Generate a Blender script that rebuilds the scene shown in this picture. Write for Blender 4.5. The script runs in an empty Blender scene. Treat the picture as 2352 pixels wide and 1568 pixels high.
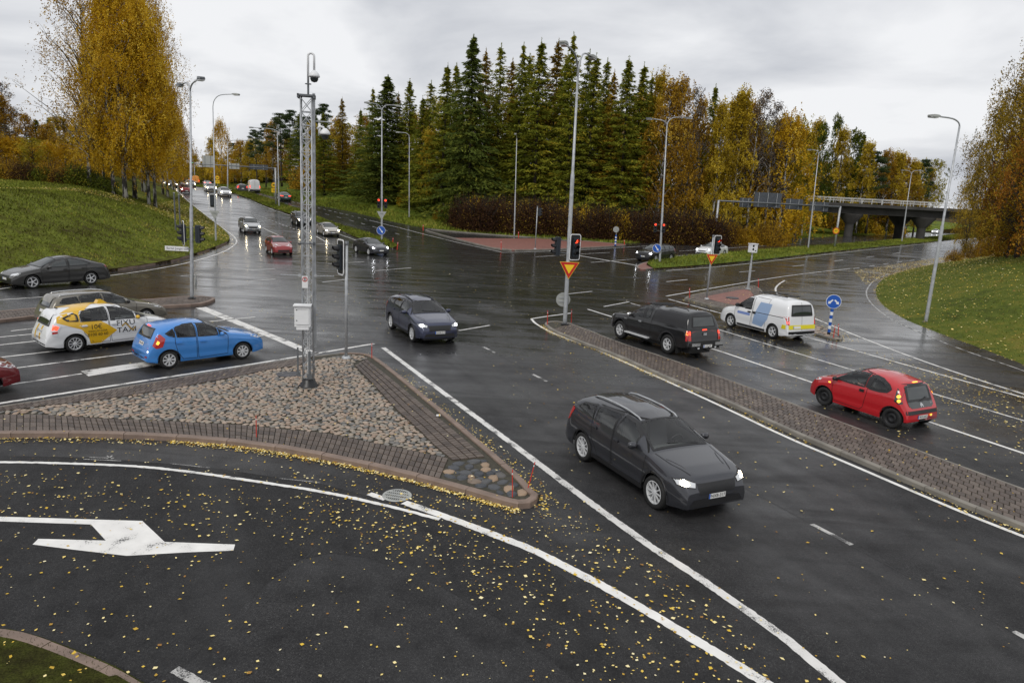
import bpy, bmesh, math, random
import numpy as np
from mathutils import Vector, Matrix
from mathutils.bvhtree import BVHTree
from mathutils.geometry import delaunay_2d_cdt
rng = np.random.default_rng(7); random.seed(7)
S = bpy.context.scene; COL = S.collection

# ------------------------------------------------------------------ camera
# surveyed from the photograph: about 25 mm lens, 6.4 m above the junction, tilted down 11.9 deg, rolled 3 deg
PW, PH = 2352.0, 1568.0
FPX, PITCH, ROLL, EYE = 1634.1, 0.208102, 0.0528, 6.41
cp_, sp_, cr_, sr_ = math.cos(PITCH), math.sin(PITCH), math.cos(ROLL), math.sin(ROLL)
_r = np.array([1., 0, 0]); FW = np.array([0, cp_, -sp_]); _u = np.array([0, sp_, cp_])
RT = _r*cr_ + _u*sr_; UP = -_r*sr_ + _u*cr_
cam = bpy.data.cameras.new('camera'); cam.lens = FPX/PW*36; cam.sensor_width = 36; cam.clip_end = 6000; cam.clip_start = .1
camo = bpy.data.objects.new('camera', cam); COL.objects.link(camo)
m = Matrix.Identity(4)
for i in range(3):
    m[i][0] = RT[i]; m[i][1] = UP[i]; m[i][2] = -FW[i]
m[2][3] = EYE
camo.matrix_world = m
S.camera = camo

# ------------------------------------------------------------------ overcast sky and soft sun
SUN_EL, SUN_AZ = math.radians(46), math.radians(205)
W_ = bpy.data.worlds.new('World'); S.world = W_; W_.use_nodes = True
nt = W_.node_tree; N = nt.nodes; Lk = nt.links
bg = N['Background']; bg.inputs[1].default_value = .1
sky = N.new('ShaderNodeTexSky'); sky.sky_type = 'NISHITA'; sky.sun_disc = False
sky.sun_elevation = SUN_EL; sky.sun_rotation = SUN_AZ; sky.dust_density = 3
tc = N.new('ShaderNodeTexCoord'); sep = N.new('ShaderNodeSeparateXYZ'); Lk.new(tc.outputs['Generated'], sep.inputs[0])
ad = N.new('ShaderNodeMath'); ad.operation = 'MAXIMUM'; Lk.new(sep.outputs[2], ad.inputs[0]); ad.inputs[1].default_value = 0.0
ad2 = N.new('ShaderNodeMath'); ad2.operation = 'ADD'; Lk.new(ad.outputs[0], ad2.inputs[0]); ad2.inputs[1].default_value = .22
dv = N.new('ShaderNodeVectorMath'); dv.operation = 'DIVIDE'; Lk.new(tc.outputs['Generated'], dv.inputs[0])
cb = N.new('ShaderNodeCombineXYZ')
for k in range(2): Lk.new(ad2.outputs[0], cb.inputs[k])
cb.inputs[2].default_value = 1; Lk.new(cb.outputs[0], dv.inputs[1])
nz = N.new('ShaderNodeTexNoise'); nz.inputs['Scale'].default_value = 1.15; nz.inputs['Detail'].default_value = 6; nz.inputs['Roughness'].default_value = .52; nz.inputs['Distortion'].default_value = .35
Lk.new(dv.outputs[0], nz.inputs['Vector'])
rp = N.new('ShaderNodeValToRGB'); Lk.new(nz.outputs[0], rp.inputs[0])
rp.color_ramp.elements[0].position = .32; rp.color_ramp.elements[0].color = (.50, .52, .565, 1)
rp.color_ramp.elements[1].position = .62; rp.color_ramp.elements[1].color = (.86, .867, .885, 1)
mul = N.new('ShaderNodeVectorMath'); mul.operation = 'SCALE'; Lk.new(rp.outputs[0], mul.inputs[0]); mul.inputs['Scale'].default_value = 10.6
mx = N.new('ShaderNodeMix'); mx.data_type = 'RGBA'; mx.inputs[0].default_value = .96
Lk.new(sky.outputs[0], mx.inputs[6]); Lk.new(mul.outputs[0], mx.inputs[7]); Lk.new(mx.outputs[2], bg.inputs[0])
sun = bpy.data.lights.new('sun', 'SUN'); sun.energy = 1.5; sun.angle = math.radians(22); sun.color = (1, .96, .9)
suno = bpy.data.objects.new('sun', sun); COL.objects.link(suno)
suno.rotation_euler = (math.pi/2 - SUN_EL, 0, -SUN_AZ + math.pi)
S.view_settings.view_transform = 'Standard'; S.view_settings.look = 'None'
S.view_settings.exposure = 0.0; S.view_settings.gamma = 1; S.view_settings.use_curve_mapping = False
S.render.resolution_x, S.render.resolution_y = 1024, 682

# ------------------------------------------------------------------ survey helpers
UL = np.array([-.445, .8955]); NL = np.array([.8955, .445])   # direction of the road that runs off to the left, and its right-hand normal
def sst(a, b, v):
    t = np.clip((v-a)/(b-a), 0, 1); return t*t*(3-2*t)
def zroad(x, y):
    """height of the carriageway: level junction, the left-hand road climbs gently away from it"""
    s = x*UL[0]+y*UL[1]; q = x*NL[0]+y*NL[1]
    return 3.5*sst(78, 152, s)*(1-sst(28, 75, q))
def ray(px, py):
    return FW*FPX + RT*(px-PW/2) - UP*(py-PH/2)
def G(px, py, z=0.0):
    """point of the ground that the photograph shows at that place (z above the carriageway)"""
    d = ray(px, py)
    if d[2] >= -1e-4: d = np.array([d[0], d[1], -1e-4])
    t = (z-EYE)/d[2]
    p = d*t
    if p[1] < 60: return np.array([p[0], p[1], z])
    lo, hi = 0, t
    ts = np.linspace(t*.15, t, 200)
    f = EYE + d[2]*ts - z - zroad(d[0]*ts, d[1]*ts)
    k = np.argmax(f < 0) if (f < 0).any() else len(ts)-1
    if k > 0:
        a, b, fa, fb = ts[k-1], ts[k], f[k-1], f[k]
        t = a+(b-a)*fa/(fa-fb) if fa != fb else b
    p = d*t
    return np.array([p[0], p[1], float(zroad(p[0], p[1]))+z])
def AT(px, py, dist):
    d = ray(px, py); t = dist/d[1]; p = d*t
    return np.array([p[0], p[1], p[2]+EYE])
def PX(p):
    d = np.asarray(p, float)-np.array([0, 0, EYE]); w = d@FW
    return PW/2+FPX*(d@RT)/w, PH/2-FPX*(d@UP)/w
def HGT(base, ytop):
    lo, hi = 0., 60.
    for _ in range(40):
        mm = (lo+hi)/2
        if PX(np.asarray(base)+[0, 0, mm])[1] > ytop: lo = mm
        else: hi = mm
    return lo
def GL(pts, z=0.): return [G(a, b, z) for a, b in pts]

# ------------------------------------------------------------------ materials
MATS = {}
def nodes(name):
    mt = bpy.data.materials.new(name); mt.use_nodes = True
    n = mt.node_tree.nodes; l = mt.node_tree.links; b = n['Principled BSDF']
    MATS[name] = mt
    return mt, n, l, b
def plain(name, col, rough=.5, metal=0., coat=0., emit=None, es=0., var=0., vs=3., bump=0., bs=60., spec=.5):
    mt, n, l, b = nodes(name)
    b.inputs['Base Color'].default_value = (*col, 1); b.inputs['Roughness'].default_value = rough
    b.inputs['Metallic'].default_value = metal; b.inputs['Coat Weight'].default_value = coat; b.inputs['Coat Roughness'].default_value = .04
    b.inputs['Specular IOR Level'].default_value = spec
    if emit: b.inputs['Emission Color'].default_value = (*emit, 1); b.inputs['Emission Strength'].default_value = es
    if var or bump:
        t = n.new('ShaderNodeTexCoord')
    if var:
        z = n.new('ShaderNodeTexNoise'); z.inputs['Scale'].default_value = vs; z.inputs['Detail'].default_value = 5
        l.new(t.outputs['Object'], z.inputs['Vector'])
        r = n.new('ShaderNodeMapRange'); l.new(z.outputs[0], r.inputs[0]); r.inputs[1].default_value = .25; r.inputs[2].default_value = .75
        r.inputs[3].default_value = 1-var; r.inputs[4].default_value = 1+var
        v = n.new('ShaderNodeVectorMath'); v.operation = 'SCALE'; v.inputs[0].default_value = col; l.new(r.outputs[0], v.inputs['Scale']); l.new(v.outputs[0], b.inputs['Base Color'])
    if bump:
        z2 = n.new('ShaderNodeTexNoise'); z2.inputs['Scale'].default_value = bs; z2.inputs['Detail'].default_value = 4
        l.new(t.outputs['Object'], z2.inputs['Vector'])
        bp = n.new('ShaderNodeBump'); bp.inputs['Strength'].default_value = bump; bp.inputs['Distance'].default_value = .02
        l.new(z2.outputs[0], bp.inputs['Height']); l.new(bp.outputs[0], b.inputs['Normal'])
    return mt
def tex(n, l, kind, vec, **kw):
    z = n.new('ShaderNodeTex'+kind)
    for k, v in kw.items(): z.inputs[k].default_value = v
    l.new(vec, z.inputs['Vector']); return z
def rampn(n, l, src, stops):
    r = n.new('ShaderNodeValToRGB'); l.new(src, r.inputs[0]); e = r.color_ramp.elements
    while len(e) < len(stops): e.new(.5)
    for k, (p, c) in enumerate(stops):
        e[k].position = p; e[k].color = (*c, 1) if len(c) == 3 else c
    return r
def mixc(n, l, fac, a, b, blend='MIX'):
    x = n.new('ShaderNodeMix'); x.data_type = 'RGBA'; x.blend_type = blend
    if hasattr(fac, 'node'): l.new(fac, x.inputs[0])
    else: x.inputs[0].default_value = fac
    for k, v in ((6, a), (7, b)):
        if hasattr(v, 'node'): l.new(v, x.inputs[k])
        else: x.inputs[k].default_value = (*v, 1)
    return x.outputs[2]
def mapr(n, l, src, a, b, c, d):
    r = n.new('ShaderNodeMapRange'); l.new(src, r.inputs[0])
    for k, v in enumerate((a, b, c, d)): r.inputs[k+1].default_value = v
    return r.outputs[0]
def obvec(n, l, scale=(1, 1, 1), rot=0.):
    t = n.new('ShaderNodeTexCoord'); mp = n.new('ShaderNodeMapping'); mp.inputs['Scale'].default_value = scale; mp.inputs['Rotation'].default_value = (0, 0, rot)
    l.new(t.outputs['Object'], mp.inputs[0]); return mp.outputs[0]

# wet asphalt: fine aggregate, sealed joints, drier near lanes and a wetter, polished junction
def asphalt(name, dark=1., wet=0., dry=.0):
    mt, n, l, b = nodes(name)
    v = obvec(n, l); vs = obvec(n, l, (.10, .8, 1), math.radians(10)); vr = obvec(n, l, (1, 1, 1), 1.105); vt_ = n.new('ShaderNodeMapping'); vt_.inputs['Scale'].default_value = (.035, .75, 1); l.new(vr, vt_.inputs[0]); vt = vt_.outputs[0]
    grain = tex(n, l, 'Noise', v, Scale=70., Detail=3., Roughness=.75)
    agg = tex(n, l, 'Voronoi', v, Scale=95.)
    big = tex(n, l, 'Noise', v, Scale=.22, Detail=6., Roughness=.6)
    med = tex(n, l, 'Noise', v, Scale=1.7, Detail=6., Roughness=.65)
    strk = tex(n, l, 'Noise', vs, Scale=1.2, Detail=7., Roughness=.62, Distortion=.5)
    trk = tex(n, l, 'Noise', vt, Scale=.9, Detail=5., Roughness=.6)
    c1 = rampn(n, l, grain.outputs[0], [(.28, (.008*dark,)*3), (.5, (.022*dark, .022*dark, .024*dark)), (.7, (.06*dark, .059*dark, .06*dark))])
    gr2 = tex(n, l, 'Noise', v, Scale=21., Detail=3., Roughness=.7); c1b = mixc(n, l, mapr(n, l, gr2.outputs[0], .38, .66, 0, .75), c1.outputs[0], (.055*dark, .054*dark, .054*dark))
    c2 = mixc(n, l, mapr(n, l, agg.outputs[1], .72, .95, 0, .6), c1b, (.15*dark, .15*dark, .15*dark))
    sp3 = n.new('ShaderNodeSeparateXYZ'); l.new(v, sp3.inputs[0])
    wm = n.new('ShaderNodeMath'); wm.operation = 'MULTIPLY_ADD'; l.new(mapr(n, l, big.outputs[0], .3, .7, -.4, .4), wm.inputs[0]); wm.inputs[1].default_value = 1.
    l.new(mapr(n, l, sp3.outputs[1], 9., 40., .06-dry, 1.05+wet), wm.inputs[2]); wm.use_clamp = True
    c2 = mixc(n, l, mapr(n, l, trk.outputs[0], .48, .62, 0, .35), c2, (.05*dark, .05*dark, .051*dark))
    c3 = mixc(n, l, mapr(n, l, med.outputs[0], .42, .72, 0, .6), c2, (.010*dark, .010*dark, .011*dark))
    sm = n.new('ShaderNodeMath'); sm.operation = 'MULTIPLY'; l.new(mapr(n, l, strk.outputs[0], .52, .66, 0, .6), sm.inputs[0]); l.new(wm.outputs[0], sm.inputs[1])
    c4 = mixc(n, l, sm.outputs[0], c3, (.008, .0075, .007))
    c5 = c4
    l.new(c5, b.inputs['Base Color'])
    def blend(dry_, wet_):
        x = n.new('ShaderNodeMix'); x.data_type = 'FLOAT'; l.new(wm.outputs[0], x.inputs[0])
        for k_, q_ in ((2, dry_), (3, wet_)):
            if hasattr(q_, 'node'): l.new(q_, x.inputs[k_])
            else: x.inputs[k_].default_value = q_
        return x.outputs[0]
    l.new(blend(mapr(n, l, trk.outputs[0], .42, .62, .70, .5), mapr(n, l, strk.outputs[0], .38, .66, .09, .30)), b.inputs['Roughness'])
    l.new(blend(.14, mapr(n, l, strk.outputs[0], .46, .66, .6, .28)), b.inputs['Specular IOR Level'])
    bp = n.new('ShaderNodeBump'); l.new(blend(.55, .09), bp.inputs['Strength']); bp.inputs['Distance'].default_value = .012
    l.new(grain.outputs[0], bp.inputs['Height']); l.new(bp.outputs[0], b.inputs['Normal'])
    return mt
asphalt('asphalt', .88, .05); asphalt('asphalt_new', .76, 0., .3)

def paint(name, base=.72, wear=.5, tint=(1, .985, .95)):
    mt, n, l, b = nodes(name)
    v = obvec(n, l); a = tex(n, l, 'Noise', v, Scale=34., Detail=6., Roughness=.75); c = tex(n, l, 'Noise', v, Scale=2.3, Detail=4.)
    s = n.new('ShaderNodeMath'); s.operation = 'ADD'; l.new(a.outputs[0], s.inputs[0]); l.new(c.outputs[0], s.inputs[1])
    th = 1.03+.24*(1-wear)
    f = mapr(n, l, s.outputs[0], th-.06, th+.02, 0, 1)
    w = mixc(n, l, mapr(n, l, c.outputs[0], .3, .7, 0, .55), tuple(base*t for t in tint), tuple(base*.66*t for t in tint))
    l.new(mixc(n, l, f, w, (.05, .05, .05)), b.inputs['Base Color'])
    b.inputs['Roughness'].default_value = .45; b.inputs['Specular IOR Level'].default_value = .35
    return mt
paint('paint'); paint('paint_worn', .5, 1.0); paint('paint_bright', .82, .25)
plain('galv', (.40, .415, .43), .45, .3, var=.25, vs=5.); plain('galv_bright', (.62, .63, .64), .4, .2, var=.12, vs=5.); plain('galv_dark', (.14, .15, .16), .5, .4, var=.2, vs=5.)
plain('black_plastic', (.012, .012, .013), .4); plain('rubber', (.012, .012, .012), .75, var=.2)
plain('sign_white', (.75, .75, .75), .4); plain('sign_back', (.38, .39, .37), .5, .3, var=.15); plain('sign_grey', (.075, .085, .1), .5, .2, var=.2)
plain('sign_blue', (.012, .09, .42), .35); plain('sign_yellow', (.85, .55, .015), .4); plain('sign_red', (.48, .014, .012), .4)
plain('text_black', (.012, .012, .012), .5); plain('red_stick', (.55, .035, .02), .5); plain('cabinet_white', (.74, .75, .76), .45, var=.05)
plain('lamp_grey', (.30, .31, .29), .5, var=.25, vs=6.); plain('lamp_glass', (.55, .56, .54), .15)
plain('concrete', (.05, .047, .044), .8, var=.4, vs=.5, bump=.3); plain('rail_white', (.6, .6, .58), .5)
plain('rock_dark', (.06, .06, .065), .6, var=.4)
for nm, c, s in (('lit_red', (1, .06, .02), 2.2), ('lit_green', (.1, 1, .55), 6.), ('lit_head', (1, .82, .52), 90.), ('lit_head_white', (.95, .97, 1), 30.), ('lit_amber', (1, .42, .05), 2.2), ('lit_reverse', (.95, .97, 1), 2.), ('lit_tail', (1, .05, .02), 3.)):
    plain(nm, tuple(.6*x for x in c), .3, emit=c, es=s)

# ------------------------------------------------------------------ mesh building
class MB:
    def __init__(s): s.v = []; s.f = []; s.m = []
    def add(s, vs, fs, mi=0):
        o = len(s.v); s.v += [tuple(float(c) for c in p) for p in vs]; s.f += [tuple(i+o for i in f) for f in fs]; s.m += [mi]*len(fs)
    def box(s, c, d, rz=0., mi=0, M=None):
        x, y, z = (k/2 for k in d); ca, sa = math.cos(rz), math.sin(rz)
        P = [(a*x, b*y, e*z) for a in (-1, 1) for b in (-1, 1) for e in (-1, 1)]
        if M is not None: P = [tuple(M @ Vector(p)) for p in P]
        P = [(p[0]*ca-p[1]*sa+c[0], p[0]*sa+p[1]*ca+c[1], p[2]+c[2]) for p in P]
        s.add(P, [(0, 1, 3, 2), (4, 6, 7, 5), (0, 4, 5, 1), (2, 3, 7, 6), (0, 2, 6, 4), (1, 5, 7, 3)], mi)
    def tube(s, pts, r, n=8, mi=0, cap=True):
        pts = [Vector([float(c) for c in p]) for p in pts]; rs = r if isinstance(r, (list, tuple)) else [r]*len(pts)
        rings = []; prev = None
        for i, p in enumerate(pts):
            t = (pts[min(i+1, len(pts)-1)]-pts[max(i-1, 0)])
            t = t.normalized() if t.length > 1e-9 else Vector((0, 0, 1))
            if prev is None:
                a = Vector((1, 0, 0)) if abs(t.x) < .8 else Vector((0, 1, 0)); e = t.cross(a).normalized()
            else:
                e = (prev - t*prev.dot(t)).normalized()
            prev = e; b = t.cross(e)
            rings.append([p + (e*math.cos(k*2*math.pi/n)+b*math.sin(k*2*math.pi/n))*rs[i] for k in range(n)])
        V = [q for rr in rings for q in rr]; F = []
        for i in range(len(rings)-1):
            for k in range(n): F.append((i*n+k, i*n+(k+1) % n, (i+1)*n+(k+1) % n, (i+1)*n+k))
        if cap: F += [tuple(range(n-1, -1, -1)), tuple((len(rings)-1)*n+k for k in range(n))]
        s.add(V, F, mi)
    def lathe(s, prof, c=(0, 0, 0), n=16, axis='z', mi=0):
        V = []; F = []
        for r, h in prof:
            for k in range(n):
                a = k*2*math.pi/n; x, y = r*math.cos(a), r*math.sin(a)
                p = (x, y, h) if axis == 'z' else ((x, h, y) if axis == 'y' else (h, x, y))
                V.append((p[0]+c[0], p[1]+c[1], p[2]+c[2]))
        for i in range(len(prof)-1):
            for k in range(n): F.append((i*n+k, i*n+(k+1) % n, (i+1)*n+(k+1) % n, (i+1)*n+k))
        s.add(V, F, mi)
    def prism(s, poly, z0, z1, mi=0, M=None):
        n = len(poly); V = [(a, b, z0) for a, b in poly]+[(a, b, z1) for a, b in poly]
        if M is not None: V = [tuple(M @ Vector(p)) for p in V]
        s.add(V, [tuple(range(n-1, -1, -1)), tuple(range(n, 2*n))]+[(k, (k+1) % n, n+(k+1) % n, n+k) for k in range(n)], mi)
    def mesh(s, name, mats, smooth=False):
        me = bpy.data.meshes.new(name); me.from_pydata(s.v, [], s.f)
        for k in (mats if isinstance(mats, (list, tuple)) else [mats]): me.materials.append(MATS[k])
        if any(s.m): me.polygons.foreach_set('material_index', s.m)
        if smooth: me.polygons.foreach_set('use_smooth', [True]*len(me.polygons))
        me.update(); return me
    def obj(s, name, mats, parent=None, smooth=False, **kw):
        return link(name, s.mesh(name, mats, smooth), parent, **kw)
def link(name, data, parent=None, label=None, cat=None, group=None, kind=None, loc=None, rz=None):
    o = bpy.data.objects.new(name, data); COL.objects.link(o)
    if parent is not None: o.parent = parent
    if loc is not None: o.location = [float(c) for c in loc]
    if rz is not None: o.rotation_euler = (0, 0, float(rz))
    for k, v in (('label', label), ('category', cat), ('group', group), ('kind', kind)):
        if v: o[k] = v
    return o
def thing(name, label, cat, loc=(0, 0, 0), rz=0., group=None):
    return link(name, None, None, label, cat, group, None, loc, rz)
def fast_mesh(name, V, F, mat, attr=None, smooth=False):
    """V (n,3), F (m,k) numpy"""
    me = bpy.data.meshes.new(name); V = np.asarray(V, np.float32); F = np.asarray(F, np.int32); k = F.shape[1]
    me.vertices.add(len(V)); me.vertices.foreach_set('co', V.ravel())
    me.loops.add(F.size); me.loops.foreach_set('vertex_index', F.ravel())
    me.polygons.add(len(F)); me.polygons.foreach_set('loop_start', np.arange(len(F), dtype=np.int32)*k)
    me.polygons.foreach_set('loop_total', np.full(len(F), k, np.int32))
    if smooth: me.polygons.foreach_set('use_smooth', np.ones(len(F), bool))
    if attr is not None:
        at = me.attributes.new('v', 'FLOAT', 'FACE'); at.data.foreach_set('value', np.asarray(attr, np.float32))
    for k in (mat if isinstance(mat, (list, tuple)) else [mat]): me.materials.append(MATS[k])
    me.update(calc_edges=True); me.validate(); return me
def inpoly(poly, x, y):
    P = np.asarray(poly, float)[:, :2]; x = np.asarray(x, float); y = np.asarray(y, float); c = np.zeros(x.shape, bool)
    j = len(P)-1
    for i in range(len(P)):
        with np.errstate(divide='ignore', invalid='ignore'):
            t = ((P[i, 1] > y) != (P[j, 1] > y)) & (x < (P[j, 0]-P[i, 0])*(y-P[i, 1])/(P[j, 1]-P[i, 1])+P[i, 0])
        c ^= t; j = i
    return c
def segdist(line, x, y):
    L = np.asarray(line, float)[:, :2]; d = np.full(np.shape(x), 1e9)
    for a, b in zip(L[:-1], L[1:]):
        ab = b-a; t = np.clip(((x-a[0])*ab[0]+(y-a[1])*ab[1])/max(ab@ab, 1e-9), 0, 1)
        d = np.minimum(d, np.hypot(x-a[0]-t*ab[0], y-a[1]-t*ab[1]))
    return d
def resample(line, step):
    L = np.asarray(line, float); seg = np.hypot(*(np.diff(L[:, :2], axis=0).T)); cum = np.r_[0, np.cumsum(seg)]
    n = max(2, int(round(cum[-1]/step))+1); t = np.linspace(0, cum[-1], n)
    return np.stack([np.interp(t, cum, L[:, k]) for k in range(L.shape[1])], 1)
def smoothline(L, it=2):
    """Chaikin corner cutting that keeps the end points"""
    L = np.asarray(L, float)
    for _ in range(it):
        a = L[:-1]*.75+L[1:]*.25; b = L[:-1]*.25+L[1:]*.75
        L = np.vstack([L[:1], np.stack([a, b], 1).reshape(-1, L.shape[1]), L[-1:]])
    return L
def normals2(L):
    t = np.gradient(np.asarray(L, float)[:, :2], axis=0); t /= np.maximum(np.hypot(t[:, 0], t[:, 1])[:, None], 1e-9)
    return np.stack([-t[:, 1], t[:, 0]], 1)
# ================================================================== the setting: ground, roads, banks
suno.rotation_euler = Vector((math.sin(SUN_AZ)*math.cos(SUN_EL), math.cos(SUN_AZ)*math.cos(SUN_EL), math.sin(SUN_EL))).to_track_quat('Z', 'Y').to_euler()
def foliage_ground(name, stops, scale=1.2, leaf=.0, bump=.6):
    mt, n, l, b = nodes(name); v = obvec(n, l)
    a = tex(n, l, 'Noise', v, Scale=scale, Detail=8., Roughness=.68); c = tex(n, l, 'Noise', v, Scale=scale*.13, Detail=3.); f = tex(n, l, 'Noise', v, Scale=scale*14, Detail=3.)
    s = n.new('ShaderNodeMath'); s.operation = 'ADD'; l.new(mapr(n, l, a.outputs[0], 0, 1, 0, .6), s.inputs[0]); l.new(mapr(n, l, c.outputs[0], 0, 1, 0, .4), s.inputs[1])
    col = rampn(n, l, s.outputs[0], stops).outputs[0]
    col = mixc(n, l, mapr(n, l, f.outputs[0], .35, .65, 0, .55), col, (.02, .025, .006), 'MULTIPLY')
    l.new(col, b.inputs['Base Color']); b.inputs['Roughness'].default_value = .85; b.inputs['Specular IOR Level'].default_value = .06
    bp = n.new('ShaderNodeBump'); bp.inputs['Strength'].default_value = bump; bp.inputs['Distance'].default_value = .12
    l.new(a.outputs[0], bp.inputs['Height']); l.new(bp.outputs[0], b.inputs['Normal'])
    return mt
foliage_ground('turf', [(.36, (.04, .030, .012)), (.45, (.09, .09, .018)), (.54, (.15, .18, .026)), (.68, (.24, .21, .05))], .7)
foliage_ground('verge', [(.34, (.05, .065, .012)), (.5, (.13, .18, .022)), (.62, (.21, .24, .04)), (.72, (.26, .21, .055))])
foliage_ground('turf_leafy', [(.34, (.05, .062, .012)), (.47, (.11, .14, .022)), (.58, (.17, .17, .03)), (.7, (.27, .19, .05))])
foliage_ground('forest_soil', [(.34, (.016, .014, .006)), (.5, (.05, .035, .012)), (.66, (.09, .06, .02))], 2.)
def blades(name, lo, hi, tip):
    mt, n, l, b = nodes(name)
    at = n.new('ShaderNodeAttribute'); at.attribute_name = 'v'
    l.new(rampn(n, l, at.outputs['Fac'], [(0., lo), (.6, hi), (1., tip)]).outputs[0], b.inputs['Base Color'])
    b.inputs['Roughness'].default_value = .7; b.inputs['Specular IOR Level'].default_value = .06
blades('grass_blade', (.055, .055, .012), (.17, .205, .025), (.36, .30, .07)); blades('grass_blade_dry', (.07, .095, .013), (.16, .19, .03), (.30, .24, .06))
blades('grass_blade_dark', (.018, .02, .006), (.05, .06, .012), (.12, .10, .03))
def leafcol(name, stops, rough=.55, trans=.0):
    mt, n, l, b = nodes(name)
    at = n.new('ShaderNodeAttribute'); at.attribute_name = 'v'; oi = n.new('ShaderNodeObjectInfo')
    s = n.new('ShaderNodeMath'); s.operation = 'MULTIPLY_ADD'; l.new(oi.outputs['Random'], s.inputs[0]); s.inputs[1].default_value = .25; l.new(at.outputs['Fac'], s.inputs[2])
    s2 = n.new('ShaderNodeMath'); s2.operation = 'SUBTRACT'; l.new(s.outputs[0], s2.inputs[0]); s2.inputs[1].default_value = .125
    c = rampn(n, l, s2.outputs[0], stops).outputs[0]
    l.new(c, b.inputs['Base Color']); b.inputs['Roughness'].default_value = rough+.15; b.inputs['Specular IOR Level'].default_value = .06
    if trans:
        tr = n.new('ShaderNodeBsdfTranslucent'); l.new(c, tr.inputs[0]); ms = n.new('ShaderNodeMixShader'); ms.inputs[0].default_value = trans
        l.new(b.outputs[0], ms.inputs[1]); l.new(tr.outputs[0], ms.inputs[2]); l.new(ms.outputs[0], n['Material Output'].inputs[0])
    return mt
leafcol('fallen_leaf', [(0., (.30, .16, .05)), (.3, (.70, .47, .06)), (.6, (.88, .72, .30)), (1., (.86, .78, .52))], .5)
plain('granite_kerb', (.20, .145, .115), .6, var=.28, vs=2.2, bump=.35, bs=90.); plain('concrete_kerb', (.19, .175, .15), .65, var=.35, vs=1.4, bump=.3, bs=70.)
plain('joint_earth', (.045, .04, .026), .8, var=.5, vs=9., bump=.5, bs=40.)
plain('red_paving', (.21, .088, .068), .6, var=.28, vs=3., bump=.2, bs=50.)
COBD = .88
def varied(name, stops, use_attr, rough=.6, fine=45., bump=.3):
    mt, n, l, b = nodes(name); v = obvec(n, l)
    if use_attr: at = n.new('ShaderNodeAttribute'); at.attribute_name = 'v'; src = at.outputs['Fac']
    else: at = n.new('ShaderNodeObjectInfo'); src = at.outputs['Random']
    c = rampn(n, l, src, stops).outputs[0]; z = tex(n, l, 'Noise', v, Scale=fine, Detail=4.)
    l.new(mixc(n, l, mapr(n, l, z.outputs[0], .3, .7, 0, .5), c, (.35, .33, .3), 'MULTIPLY'), b.inputs['Base Color'])
    l.new(mapr(n, l, z.outputs[0], .3, .7, rough-.15, rough+.12), b.inputs['Roughness'])
    bp = n.new('ShaderNodeBump'); bp.inputs['Strength'].default_value = bump; bp.inputs['Distance'].default_value = .01
    l.new(z.outputs[0], bp.inputs['Height']); l.new(bp.outputs[0], b.inputs['Normal'])
PAV = [(0., (.075, .057, .047)), (.5, (.115, .088, .072)), (1., (.155, .122, .10))]
COB = [(0., (.10, .10, .10)), (.12, (.17, .165, .155)), (.28, (.26, .235, .20)), (.5, (.35, .295, .23)), (.7, (.37, .27, .20)), (.86, (.45, .36, .285)), (1., (.27, .185, .13))]
DARKC = [(0., (.035, .04, .05)), (.5, (.06, .065, .075)), (.78, (.09, .09, .09)), (.84, (.33, .23, .15)), (1., (.42, .3, .2))]
for u in (0, 1):
    varied('paver%d' % u, PAV, u, .58); varied('cobble%d' % u, COB, u, .5, 30.); varied('dark_cobble%d' % u, DARKC, u, .45, 30.)

# far ground sheet and carriageway sheet
mb = MB(); mb.add([(-3000, -3000, -.6), (3000, -3000, -.6), (3000, 3000, -.6), (-3000, 3000, -.6)], [(0, 1, 2, 3)]); mb.obj('ground', 'forest_soil', kind='structure')
xs = np.arange(-210, 171, 2.); ys = np.r_[np.arange(-30, 60, 6.), np.arange(60, 341, 2.)]
X, Y = np.meshgrid(xs, ys); Z = zroad(X, Y); nx = len(xs)
idx = np.arange(X.size).reshape(X.shape); F = np.stack([idx[:-1, :-1], idx[:-1, 1:], idx[1:, 1:], idx[1:, :-1]], -1).reshape(-1, 4)
ROAD = link('road', fast_mesh('road', np.stack([X, Y, Z], -1).reshape(-1, 3), F, 'asphalt', smooth=True), kind='structure')

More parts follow.
